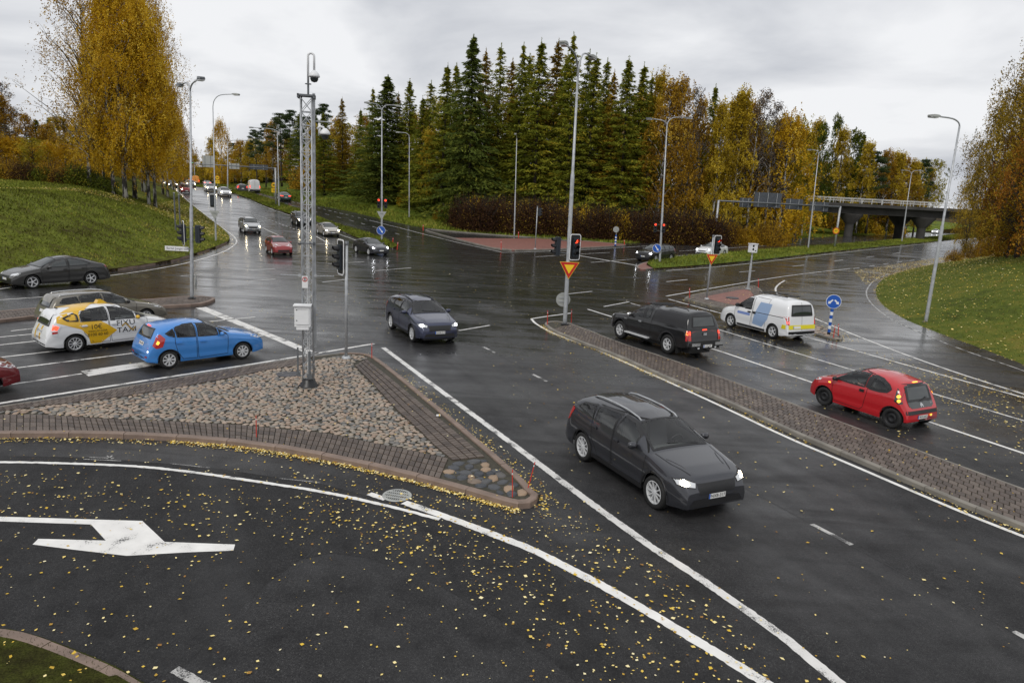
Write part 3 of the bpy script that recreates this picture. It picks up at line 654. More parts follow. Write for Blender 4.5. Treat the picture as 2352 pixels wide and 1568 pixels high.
# ---- small red island with the speed camera
sf = GL([(1572, 687), (1610, 698), (1647, 707), (1700, 718), (1745, 722), (1768, 712), (1764, 692), (1752, 672), (1738, 660), (1714, 657), (1640, 671), (1590, 680)])
SF = smoothline(np.array(sf)[:, :2], 1); o = island('traffic_island', offset_in(np.vstack([SF, SF[:1]]), .06)[:-1], .09, 'joint_earth'); kerb_run(np.vstack([SF, SF[:1]]), o, 'concrete_kerb', .13, .12, 'run', 1, .4)
ctr = SF.mean(0); shr = lambda k: ctr+(SF-ctr)*k; si = shr(.62); mb = MB(); mb.prism([tuple(p) for p in si], .09, .112); mb.obj('red_paving', 'red_paving', o)
cl = lambda a: np.vstack([a, a[:1]])
pieces(o, paver_band(cl(shr(.93)), cl(shr(.63)), 3, .3, .112, .5), 'paving_brick', ('paver0', 'paver1'), 60)
mb = MB(); mb.lathe([(0, .06), (.4, .06), (.43, .04), (.43, 0.)], n=24); mb.obj('manhole_cover', 'rock_dark', o, loc=G(1682, 685, .11))
# ---- stony island under the two-way arrow sign
af = GL([(1770, 734), (1853, 763), (1900, 778), (1928, 784), (1938, 779), (1930, 770), (1905, 758), (1860, 745), (1810, 728), (1780, 725)])
AF = smoothline(np.array(af)[:, :2], 1); o = island('traffic_island', offset_in(AF, .06), .06); kerb_run(np.vstack([AF, AF[:1]]), o, 'concrete_kerb', .12, .1, 'run', 1, .4)
cobbles(o, offset_in(AF, .12), .05, .1, .17, ('cobble0', 'cobble1'), 'boulder', True, 120, 3000)
# ---- drain grate
def grate(px, py, r):
    c = G(px, py, .006); t = thing('drain_grate', 'round slotted iron drain grate set in the slip lane asphalt', 'drain grate', c)
    mb = MB(); mb.lathe([(r*.84, .012), (r, .012), (r*1.04, 0.)], n=40); mb.obj('grate_frame', 'sign_back', t)
    mb = MB(); mb.lathe([(0, -.001), (r*.84, -.001)], n=40); mb.obj('drain_pit', 'text_black', t)
    mb = MB()
    for i in range(-5, 6):
        y = i*r*.15; h = math.sqrt(max(0, (r*.84)**2-y*y))
        if h > .03: mb.box((0, y, .006), (h*2, r*.06, .012), .0)
    for x in (-.42, 0, .42): mb.box((x*r, 0, .007), (r*.16, 2*r*.84*math.sqrt(1-(x/.84)**2), .013))
    mb.obj('grate_bar', 'sign_back', t); t.rotation_euler = (0, 0, 1.35)
grate(912, 1137, .3)
# ================================================================== vehicles
def carpaint(name, col, metal=.0, rough=.32): return plain('paint_'+name, col, .4, metal, 1., spec=.2 if max(col) < .06 else .35)
for nm, c, me in (('blue', (.05, .235, .62), .15), ('white', (.72, .73, .74), 0), ('red', (.46, .010, .016), .0), ('dark_red', (.16, .012, .016), .2), ('taupe', (.17, .155, .125), .45), ('black', (.008, .008, .009), 0), ('navy', (.045, .052, .095), .6), ('charcoal', (.048, .050, .058), .6), ('silver', (.45, .46, .47), .6), ('champagne', (.42, .39, .34), .6), ('brown', (.045, .044, .042), .5), ('green', (.012, .04, .035), .2), ('orange', (.75, .28, .02), 0), ('brick', (.27, .025, .028), .25)): carpaint(nm, c, me)
plain('glass_dark', (.022, .028, .028), .03, spec=1.); plain('trim', (.014, .014, .015), .45); plain('seam', (.004, .004, .004), .9)
plain('cabin', (.13, .133, .135), .8); plain('seat_cloth', (.13, .13, .14), .9); plain('alloy', (.66, .67, .68), .35, .25); plain('steel_black', (.02, .02, .022), .5, .3); plain('chrome', (.7, .7, .7), .15, 1.)
plain('lens_red', (.45, .015, .012), .15, coat=1.); plain('lens_clear', (.62, .64, .66), .12, coat=1.); plain('taxi_yellow', (.70, .41, .008), .35, coat=.8); plain('plate_white', (.7, .7, .68), .4)
plain('wheel_well', (.035, .035, .037), .6); plain('skin', (.45, .26, .19), .5); plain('pink_cloth', (.42, .12, .14), .9); plain('matt_black', (.016, .016, .018), .55, bump=.2, bs=200.); plain('gold', (.40, .25, .05), .4)
mt, n, l, b = nodes('glass_clear')
tr = n.new('ShaderNodeBsdfTransparent'); tr.inputs[0].default_value = (.86, .90, .88, 1); gl = n.new('ShaderNodeBsdfGlossy'); gl.inputs['Roughness'].default_value = .02; gl.inputs[0].default_value = (.9, .9, .9, 1)
fr_ = n.new('ShaderNodeFresnel'); fr_.inputs[0].default_value = 1.62; ms = n.new('ShaderNodeMixShader'); l.new(fr_.outputs[0], ms.inputs[0]); l.new(tr.outputs[0], ms.inputs[1]); l.new(gl.outputs[0], ms.inputs[2]); l.new(ms.outputs[0], n['Material Output'].inputs[0])

def text_geo(body, size, extrude=0.):
    cu = bpy.data.curves.new('t', 'FONT'); cu.body = body; cu.size = size; cu.align_x = 'CENTER'; cu.align_y = 'CENTER'; cu.resolution_u = 3
    o = bpy.data.objects.new('t', cu); COL.objects.link(o); dg = bpy.context.evaluated_depsgraph_get(); dg.update()
    me = bpy.data.meshes.new_from_object(o.evaluated_get(dg)); V = np.array([v.co[:] for v in me.vertices]); F = [tuple(p.vertices) for p in me.polygons]
    bpy.data.objects.remove(o); bpy.data.curves.remove(cu); bpy.data.meshes.remove(me)
    return V, F
def smooth_prof(pts, sig=.035):
    s = np.arange(-.3, pts[-1][0]+.3, .01); z = np.interp(s, [p[0] for p in pts], [p[1] for p in pts]); k = np.exp(-.5*(np.arange(-12, 13)*.01/sig)**2); k /= k.sum()
    zz = np.convolve(np.pad(z, 12, 'edge'), k, 'valid'); return lambda q: np.interp(q, s, zz)
class Car:
    def __init__(c, L, W, wb, fo, R, top, belt, sill=.21, tw=.2, tumble=.30, holes=True, plan=(.2, .8, .12, .45), arch=.055, low=.085, cap=4.2, track=None):
        c.__dict__.update(L=L, W=W, wb=wb, fo=fo, R=R, sill=sill, tw=tw, holes=holes); c.xf = wb/2+fo; c.parts = []
        c.top = smooth_prof(top); c.belt = smooth_prof(belt, .06); c.hole_polys = []; c.Ra = R+arch
        c.ax = (fo, fo+wb)                                              # axles as distance from the nose
        st = set(np.round(np.linspace(0, L, int(L/.055)), 4))
        for e in (0, L):
            for q in (.004, .012, .025, .04): st.add(round(abs(e-q), 4))
        for a in c.ax:
            for q in np.linspace(-1, 1, 13): st.add(round(a+q*c.Ra*.999, 4))
            st.add(round(a-c.Ra-.004, 4)); st.add(round(a+c.Ra+.004, 4))
        c.st = np.array(sorted(k for k in st if 0 <= k <= L)); c.n1, c.n2 = 15, 13
        c.pl, c.tum, c.low, c.cap = plan, tumble, low, cap
        V, F = c.shell(0.); c.V, c.F = V, F
        c.bvh = BVHTree.FromPolygons([Vector(p) for p in V], F)
    def ring(c, s, inset):
        zt, zb = float(c.top(s))-inset, float(c.belt(s)); zb = min(zb, zt-.035)
        z0 = c.sill+.05*sst(.5, 0, s)+.07*sst(c.L-.45, c.L, s)
        for a in c.ax:
            if abs(s-a) < c.Ra: z0 = max(z0, c.R+math.sqrt(max(0, c.Ra**2-(s-a)**2)))
        z0 = min(z0, zb-.03)
        cf, af, cr, ar = c.pl; w = 1.
        if s < af: w -= cf*(1-s/af)**2.6
        if s > c.L-ar: w -= cr*((s-c.L+ar)/ar)**2.4
        w = w*c.W/2-inset; zm = .62*zb+.1*c.sill; P = []
        for i in range(c.n1):
            z = z0+(zb-z0)*i/(c.n1-1); f = 1-c.low*max(0, (zm-z)/zm)**2-.045*max(0, (z-zm)/max(zb-zm, .05))**2
            f += .010*math.exp(-((z-zb+.13)/.035)**2)-.012*math.exp(-((z-zm*.72)/.10)**2)+.008*math.exp(-((z-c.sill-.12)/.05)**2)
            P.append((w*f, z))
        wb_ = P[-1][0]; H = zt-zb; k = c.tum*min(1, H/.25); p = 2.2+(c.cap-2.2)*min(1, H/.4)
        for i in range(1, c.n2):
            a = i/(c.n2-1)*math.pi/2; t = math.sin(a)**(2/2.2); t = min(t, 1.)
            y = (wb_-k*t*H)*max(0., 1-t**p)**(1/2.3) if i < c.n2-1 else 0.
            P.append((y, zb+H*t))
        return P
    def shell(c, inset, lo=None):
        V = []; F = []; n = c.n1+c.n2-1
        for s in c.st:
            s2 = min(max(s, inset), c.L-inset)
            for y, z in c.ring(s2, inset): V.append((c.xf-s2, y, max(z, lo) if lo else z))
        m_ = len(c.st)
        for i in range(m_-1):
            for j in range(n-1): F.append((i*n+j, i*n+j+1, (i+1)*n+j+1, (i+1)*n+j))
        o = len(V); V += [(x, -y, z) for x, y, z in V]; F += [tuple(q+o for q in f[::-1]) for f in F]
        for i in (0, m_-1):
            f = [i*n+j for j in range(n)]+[o+i*n+j for j in range(n-2, -1, -1)]; F.append(tuple(f if i else f[::-1]))
        return V, F
    # ---- detail laid on the shell
    def cast(c, view, a, b):
        if view in ('L', 'R'):
            sg = 1 if view == 'L' else -1; o = Vector((c.xf-a, sg*3, b)); d = Vector((0, -sg, 0))
        elif view == 'T': o = Vector((c.xf-a, b, 4)); d = Vector((0, 0, -1))
        elif view == 'B': o = Vector((-5, a, b)); d = Vector((1, 0, 0))
        else: o = Vector((5, a, b)); d = Vector((-1, 0, 0))
        h, nn, *_ = c.bvh.ray_cast(o, d)
        if h is None:
            h, nn, *_ = c.bvh.find_nearest(o+d*(o.length-1)); 
        if nn.dot(d) > 0: nn = -nn
        return h, nn, d
    def lay(c, view, pts, off):
        out = []
        for a, b in pts:
            h, nn, d = c.cast(view, a, b); out.append(h+(nn*.6-d*.4)*off)
        return out
    def poly(c, P, step=.07):
        L = []
        for i in range(len(P)):
            a, b = np.array(P[i]), np.array(P[(i+1) % len(P)]); k = max(1, int(np.hypot(*(b-a))/step))
            L += [tuple(a+(b-a)*j/k) for j in range(k)]
        return L
    def patch(c, view, P, off=.005, step=.08):
        V2, F = cdt(c.poly(P, step), step); V = c.lay(view, V2, off); d = {'L': (0, -1, 0), 'R': (0, 1, 0), 'T': (0, 0, -1), 'B': (1, 0, 0), 'F': (-1, 0, 0)}[view]; d = Vector(d); tot = Vector()
        for f in F: tot += (V[f[1]]-V[f[0]]).cross(V[f[2]]-V[f[0]])
        return V, ([f[::-1] for f in F] if tot.dot(d) > 0 else F)
    def part(c, name, VF, mat, par=None, smooth=True, label=None):
        mb = MB()
        for V, F in (VF if isinstance(VF, list) else [VF]): mb.add(V, F)
        me = mb.mesh(name, mat, smooth); c.parts.append((name, me, par, label, None)); return len(c.parts)-1
    def mbpart(c, name, mb, mat, par=None, smooth=False, label=None, loc=None):
        c.parts.append((name, mb.mesh(name, mat, smooth), par, label, loc)); return len(c.parts)-1
    def ringstrip(c, view, P, win, wout, off):
        L = np.array(c.poly(P, .05)); n = len(L); area = np.sum(L[:, 0]*np.roll(L[:, 1], -1)-np.roll(L[:, 0], -1)*L[:, 1])
        t = np.roll(L, -1, 0)-np.roll(L, 1, 0); t /= np.maximum(np.hypot(*t.T)[:, None], 1e-6); nn = np.stack([-t[:, 1], t[:, 0]], 1)*(1 if area > 0 else -1)
        a = c.lay(view, L+nn*win, off); b = c.lay(view, L-nn*wout, off)
        return a+b, [(i, (i+1) % n, n+(i+1) % n, n+i) for i in range(n)]
    def window(c, view, P, name='window', frame=.022):
        both = ('L', 'R') if view == 'S' else (view,)
        for v in both:
            i = c.part(name, c.patch(v, P, .006), 'glass_clear' if c.holes and v != 'B' else 'glass_dark')
            if frame: c.part('window_frame', c.ringstrip(v, P, frame, frame*.8, .009), 'trim', i)
            
            if v != 'B': c.hole_polys.append((v, P))
    def strip(c, view, pts, w, off=.006):
        L = resample(np.array(pts), .05); n = normals2(L); a = c.lay(view, L+n*w/2, off); b = c.lay(view, L-n*w/2, off); k = len(L)
        return a+b, [(i, i+1, k+i+1, k+i) for i in range(k-1)]
    def door(c, P, handle, hm='paint', name='door'):
        for v in ('L', 'R'):
            i = c.part(name, c.ringstrip(v, P, .007, .007, .0035), 'seam')
            if handle:
                s, z = handle; h, nn, d = c.cast(v, s, z); mb = MB(); mb.box((0, 0, 0), (.2, .035, .035)); mb.box((0, -.012*(1 if v == 'L' else -1), 0), (.15, .02, .07))
                c.mbpart('handle', mb, 'paint_white' if hm == 'paint' else hm, i, loc=h+nn*.018)
    def text(c, view, body, cx, cz, size, off=.008, mat='text_black', sx=1., name='lettering', par=None, flip=None):
        V, F = text_geo(body, size)
        sg = {'L': -1, 'R': 1, 'B': -1, 'F': 1, 'T': 1}[view] if flip is None else flip
        # side views: s grows to the rear; keep the text readable from outside
        q = [(cx+sg*sx*p[0]*(-1 if view in ('L', 'R') else 1), cz+p[1]) for p in V]
        return c.part(name, (c.lay(view, q, off), F), mat, par, False)
    def plate(c, view, z, txt, w=.44, h=.11, y=0.):
        i = c.part('number_plate', c.patch(view, [(y-w/2, z-h/2), (y+w/2, z-h/2), (y+w/2, z+h/2), (y-w/2, z+h/2)], .012, .2), 'plate_white', smooth=False)
        sg = -1 if view == 'B' else 1
        c.part('plate_band', c.patch(view, [(y-sg*w/2, z-h/2), (y-sg*w*.42, z-h/2), (y-sg*w*.42, z+h/2), (y-sg*w/2, z+h/2)], .016, .2), 'sign_blue', i, False)
        if txt: c.text(view, txt, y+sg*.015, z, .098, .018, par=i, flip=sg)
    def mirror(c, s, z, mat='paint', r=.095):
        for sg in (1, -1):
            h, nn, d = c.cast('L' if sg > 0 else 'R', s, z); mb = MB(); prof = [(0.001, -.055), (.6, -.05), (1., -.02), (1., .03), (.75, .06), (.001, .075)]
            V = []; n = 12
            for rr, hh in prof:
                for k in range(n): a = k*2*math.pi/n; V.append((hh, math.copysign(abs(math.cos(a))**.7, math.cos(a))*rr*r, math.copysign(abs(math.sin(a))**.7, math.sin(a))*rr*r*.72))
            F = [(i*n+k, i*n+(k+1) % n, (i+1)*n+(k+1) % n, (i+1)*n+k) for i in range(len(prof)-1) for k in range(n)]
            mb.add(V, F); i = c.mbpart('mirror', mb, mat if mat != 'paint' else 'PAINT', None, True, loc=h+Vector((0, sg*.12, .03)))
            st = MB(); st.box((0, -sg*.09, -.05), (.05, .12, .035)); c.mbpart('mirror_arm', st, 'trim', i)
    def wheels(c, kind='alloy', n=7, rr=.66):
        R, tw = c.R, c.tw; w2 = tw/2
        tm = MB(); tm.lathe([(R*rr*.93, -w2*.8), (R*rr, -w2*.93), (R*.93, -w2), (R*.985, -w2*.72), (R, -w2*.4), (R, w2*.4), (R*.985, w2*.72), (R*.93, w2), (R*rr, w2*.93), (R*rr*.93, w2*.8)], n=28, axis='y')
        tyre = tm.mesh('wheel', 'rubber', True)
        rm = MB(); r1 = R*rr
        rm.lathe([(r1*1.0, w2*.92), (r1*.93, w2*.95), (r1*.88, w2*.55), (r1*.86, -w2*.6)], n=28, axis='y')
        if kind == 'steel':
            rm.lathe([(r1*.88, w2*.55), (r1*.72, w2*.3), (r1*.62, w2*.62), (r1*.34, w2*.7), (r1*.28, w2*.5), (.001, w2*.5)], n=28, axis='y')
            for k in range(n): a = k*6.283/n; rm.lathe([(r1*.07, w2*.58), (.001, w2*.6)], (math.cos(a)*r1*.72, 0, math.sin(a)*r1*.72), 6, 'y', 1)
        else:
            rm.lathe([(r1*.3, w2*.55), (r1*.26, w2*.8), (r1*.1, w2*.86), (.001, w2*.86)], n=16, axis='y')
            for k in range(n):
                a = k*6.283/n; ca, sa = math.cos(a), math.sin(a); wd = r1*(2.6/n if kind == 'hubcap' else 1.9/n); q = []
                for rad, ww, yy in ((r1*.18, wd*.5, w2*.8), (r1*.9, wd*.85 if kind == 'hubcap' else wd*.55, w2*.88)):
                    for sgn in (-1, 1):
                        for dep in (0, -.03): q.append((rad*ca-sgn*ww*sa/2*2*.5, yy+dep, rad*sa+sgn*ww*ca*.5))
                rm.add(q, [(0, 2, 6, 4), (0, 4, 5, 1), (2, 3, 7, 6), (4, 6, 7, 5)])
            rm.lathe([(r1*.85, -w2*.1), (.001, -w2*.1)], n=20, axis='y', mi=1)
        rim = rm.mesh('rim', ['steel_black' if kind == 'steel' else 'alloy', 'text_black' if kind == 'steel' else 'wheel_well'], True if kind == 'steel' else False)
        for a in c.ax:
            for sg in (1, -1):
                loc = Vector((c.xf-a, sg*(c.W/2-tw/2-.015), R)); c.parts.append(('wheel', tyre, None, None, loc)); i = len(c.parts)-1
                c.parts.append(('rim', rim, i, None, 'flip' if sg < 0 else None))
        mb = MB(); ww = c.W-2*tw-.14; mb.box((c.xf-c.L/2, 0, .36), (c.L-.5, ww, .34)); mb.box((c.xf-(c.ax[0]+c.ax[1])/2, 0, c.sill+.08), (c.wb-2*c.Ra-.06, c.W-.16, .14))
        for a, b_ in ((.12, c.ax[0]-c.Ra-.03), (c.ax[1]+c.Ra+.03, c.L-.14)): mb.box((c.xf-(a+b_)/2, 0, c.sill+.13), (b_-a, c.W*.8, .2))
        c.mbpart('underbody', mb, 'trim')
    def seats(c, rows, zf=.32, steer=True, wseat=.5):
        for s, k in rows:
            for y in ((-.36, .36) if k == 2 else (0,)):
                mb = MB(); wd = wseat if k == 2 else 1.25
                mb.box((c.xf-s, y, zf+.2), (.5, wd, .2)); M = Matrix.Rotation(-.25, 3, 'Y'); mb.box((c.xf-s-.3, y, zf+.55), (.14, wd, .62), M=M)
                for yy in ((y,) if k == 2 else (-.38, .38)): mb.box((c.xf-s-.39, yy, zf+.93), (.1, .26, .18), M=M)
                c.mbpart('seat', mb, 'seat_cloth')
        s = rows[0][0]-.62
        mb = MB(); mb.box((c.xf-s+.12, 0, zf+.42), (.45, c.W-.3, .3)); c.mbpart('dashboard', mb, 'cabin')
        if steer:
            mb = MB(); th = [k*6.283/20 for k in range(21)]; mb.tube([(c.xf-s-.22+.07*math.sin(t), .36+.18*math.cos(t), zf+.58+.17*math.sin(t)) for t in th], .018, 6, cap=False); mb.tube([(c.xf-s-.22, .36, zf+.58), (c.xf-s, .36, zf+.5)], .03, 6); mb.box((c.xf-s-.22, .36, zf+.57), (.03, .3, .05)); c.mbpart('steering_wheel', mb, 'trim')
    def finish(c):
        V, F = c.V, c.F
        def cut(V, F, sh):
            if not c.holes: return F
            C = np.array([np.mean([V[i] for i in f], 0) for f in F]); keep = np.ones(len(F), bool)
            for v, P in c.hole_polys:
                if v == 'L': a, b, ok = c.xf-C[:, 0], C[:, 2], C[:, 1] > .2
                elif v == 'R': a, b, ok = c.xf-C[:, 0], C[:, 2], C[:, 1] < -.2
                elif v == 'T': a, b, ok = c.xf-C[:, 0], C[:, 1], C[:, 2] > .75
                elif v == 'B': a, b, ok = C[:, 1], C[:, 2], C[:, 0] < c.xf-c.L*.75
                else: a, b, ok = C[:, 1], C[:, 2], C[:, 0] > 0
                keep &= ~(inpoly(P, a, b) & ok)
            return [f for f, k in zip(F, keep) if k]
        mb = MB(); mb.add(V, cut(V, F, 0)); me = mb.mesh('body', 'paint_white', True); c.parts.insert(0, ('body', me, None, None, None))
        c.parts = [c.parts[0]]+[(n_, m_, (p+1 if p is not None else None), lb, lc) for n_, m_, p, lb, lc in c.parts[1:]]
        if c.holes:
            V2, F2 = c.shell(.045, lo=.42); mb = MB(); mb.add(V2, [f[::-1] for f in cut(V2, F2, 1)]); c.parts.append(('cabin_lining', mb.mesh('cabin_lining', 'cabin', True), None, None, None))
        return c
def spawn(c, paint, name, label, cat, loc, rz, scale=1., group=None, skip=(), swap=None):
    t = thing(name, label, cat, loc, rz, group); t.scale = (scale,)*3; objs = []
    for n_, me, par, lb, lc in c.parts:
        o = link(n_, me, objs[par] if par is not None else t, lb)
        if isinstance(lc, Vector): o.location = lc
        elif lc == 'flip': o.rotation_euler = (0, 0, math.pi)
        m0 = me.materials[0].name
        tgt = paint if (n_ in ('body', 'spoiler', 'bonnet', 'canopy', 'tailgate') or (n_ == 'handle' and m0 == 'paint_white') or (n_ == 'mirror' and m0 == 'paint_white')) and m0.startswith('paint') else None
        if swap and m0 in swap: tgt = swap[m0]
        if tgt: o.material_slots[0].link = 'OBJECT'; o.material_slots[0].material = MATS[tgt]
        objs.append(o)
    return t
MATS['PAINT'] = MATS['paint_white']
def place2(c, fpx, rpx, side, **kw):
    """front and rear wheel contact points on the visible side (side +1 = the car's left)"""
    f, r = G(*fpx), G(*rpx); d = f-r; d[2] = 0; ln = np.hypot(d[0], d[1]); d /= ln; nrm = np.array([-d[1], d[0], 0]); sc = min(max(ln/c.wb, .93), 1.09)
    mid = (f+r)/2 - nrm*side*(c.W/2-.1)*sc
    return spawn(c, loc=(mid[0], mid[1], float(zroad(mid[0], mid[1]))+.002), rz=math.atan2(d[1], d[0]), scale=sc, **kw)
def place1(c, px, head, end=0., sc=1., **kw):
    """px: ground point under the middle of the car's front (end=+1), centre (0) or tail (-1)"""
    p = G(*px); h = np.array([math.cos(head), math.sin(head)]); off = -(c.xf if end > 0 else (c.xf-c.L if end < 0 else 0))*sc
    p2 = p[:2]+h*off; z = float(zroad(*p2)); t = spawn(c, loc=(p2[0], p2[1], z+.002), rz=head, scale=sc, **kw)
    e = .5*c.wb; sl = (zroad(*(p2+h*e))-zroad(*(p2-h*e)))/(2*e); t.rotation_euler = (0, -math.atan(float(sl)), head); return t
def lights(c, head, tail, headmat='lens_clear', tailmat='lens_red', hv='S', tv='S'):
    """head / tail: polygons; 'S' both sides by (s, z), 'F' / 'B' mirrored by (y, z)"""
    for P, mat, nm, v in ((head, headmat, 'headlight', hv), (tail, tailmat, 'taillight', tv)):
        if not P: continue
        for sg in (1, -1):
            view = ('L' if sg > 0 else 'R') if v == 'S' else v
            i = c.part(nm, c.patch(view, [(a, b) if v == 'S' else (a*sg, b) for a, b in P], .008, .05), 'lens_clear' if mat.startswith('lit_head') else mat)
            if mat.startswith('lit_head'):
                A = np.array(P); ct = A.mean(0)+[(-.02 if v == 'S' else .04), 0]; q = [(ct[0]+.062*math.cos(t)*(1.3 if v == 'S' else 1), ct[1]+.05*math.sin(t)) for t in np.linspace(0, 5.6, 9)]
                c.part('headlamp_bulb', c.patch(view, [(a, b) if v == 'S' else (a*sg, b) for a, b in q], .013, .05), mat, i)
                q = [(ct[0]+(.13 if v != 'S' else .12)*k-.0, ct[1]) for k in (-1,)]; c.part('lens_trim', c.ringstrip(view, [(a, b) if v == 'S' else (a*sg, b) for a, b in P], .012, .004, .011), 'trim', i)
def both(c, name, P, mat, off=.006):
    for v in ('L', 'R'): c.part(name, c.patch(v, P, off), mat)
def arches(c, mat='trim', w=.03):
    for a in c.ax:
        pts = [(a+c.Ra*1.02*math.cos(t), c.R+c.Ra*1.02*math.sin(t)) for t in np.linspace(.08, math.pi-.08, 20)]
        for v in ('L', 'R'): c.part('wheel_arch', c.strip(v, pts, w, .012), mat)
# ------------------------------------------------ five-door hatchback
def hatchback(holes=True, plate=None):
    c = Car(3.95, 1.72, 2.49, .82, .30, [(0, .54), (.02, .68), (.09, .78), (.35, .86), (.7, .94), (1.05, 1.0), (1.2, 1.03), (1.5, 1.19), (1.85, 1.36), (2.1, 1.435), (2.4, 1.475), (2.8, 1.48), (3.2, 1.45), (3.48, 1.40), (3.6, 1.36), (3.68, 1.2), (3.78, 1.0), (3.84, .88), (3.9, .74), (3.95, .5)],
            [(0, .58), (.3, .80), (1.0, .92), (1.3, .95), (2.2, .97), (3.2, 1.04), (3.55, 1.08), (3.75, .95), (3.95, .6)], holes=holes)
    c.window('S', [(1.36, .985), (1.62, 1.0), (1.62, 1.16)], 'quarter_window', .016)
    c.window('S', [(1.68, .985), (1.68, 1.19), (1.9, 1.30), (2.12, 1.36), (2.32, 1.38), (2.34, 1.0)]); c.window('S', [(2.42, 1.0), (2.42, 1.385), (2.75, 1.375), (3.0, 1.34), (3.05, 1.29), (3.02, 1.04)]); c.window('S', [(3.09, 1.05), (3.12, 1.30), (3.38, 1.18), (3.28, 1.1)], 'quarter_window', .016)
    c.window('T', [(1.24, -.66), (1.24, .66), (1.98, .52), (1.98, -.52)], 'windscreen', .03); c.window('B', [(-.56, 1.02), (.56, 1.02), (.50, 1.30), (-.50, 1.30)], 'rear_window', .03)
    c.door([(1.33, .94), (1.36, .3), (2.35, .27), (2.38, 1.0), (2.38, 1.40), (1.95, 1.36)], (2.2, .82)); c.door([(2.41, 1.0), (2.40, .27), (2.86, .29), (3.03, .55), (3.10, .85), (3.07, 1.32), (2.75, 1.40), (2.41, 1.41)], (2.98, .84))
    c.part('bonnet', c.strip('T', [(.3, -.6), (1.12, -.7)], .01), 'seam'); c.part('bonnet_seam', c.strip('T', [(.3, .6), (1.12, .7)], .01), 'seam')
    lights(c, [(.08, .70), (.12, .79), (.42, .87), (.66, .92), (.52, .82), (.25, .72)], [(3.40, 1.02), (3.55, 1.18), (3.66, 1.12), (3.80, .82), (3.70, .72), (3.50, .76)])
    both(c, 'brake_light', [(3.58, .92), (3.64, .98), (3.70, .88), (3.64, .84)], 'lit_amber', .012)
    c.part('rear_reflector', c.patch('B', [(-.72, .42), (-.5, .40), (-.5, .45), (-.72, .47)], .01), 'lens_red'); c.part('rear_reflector', c.patch('B', [(.72, .42), (.5, .40), (.5, .45), (.72, .47)], .01), 'lens_red')
    c.part('brake_light', c.patch('B', [(-.13, 1.335), (.13, 1.335), (.13, 1.36), (-.13, 1.36)], .02), 'lit_tail'); c.part('reversing_light', c.patch('B', [(-.75, .60), (-.67, .60), (-.67, .65), (-.75, .65)], .012), 'lit_reverse')
    c.part('bumper', c.patch('B', [(-.7, .27), (.7, .27), (.62, .38), (-.62, .38)], .008), 'trim'); c.part('wiper', c.strip('B', [(0, 1.0), (-.4, 1.06)], .025, .03), 'trim')
    c.part('grille', c.patch('F', [(-.5, .3), (.5, .3), (.45, .46), (-.45, .46)], .008), 'trim'); c.part('wiper', c.strip('T', [(1.24, .45), (1.3, -.3)], .03, .02), 'trim')
    c.plate('B', .80, plate); c.mirror(1.58, .99); c.wheels('hubcap', 8, .68); arches(c, 'trim', .02)
    if holes: c.seats([(2.1, 2), (2.95, 1)])
    return c.finish()
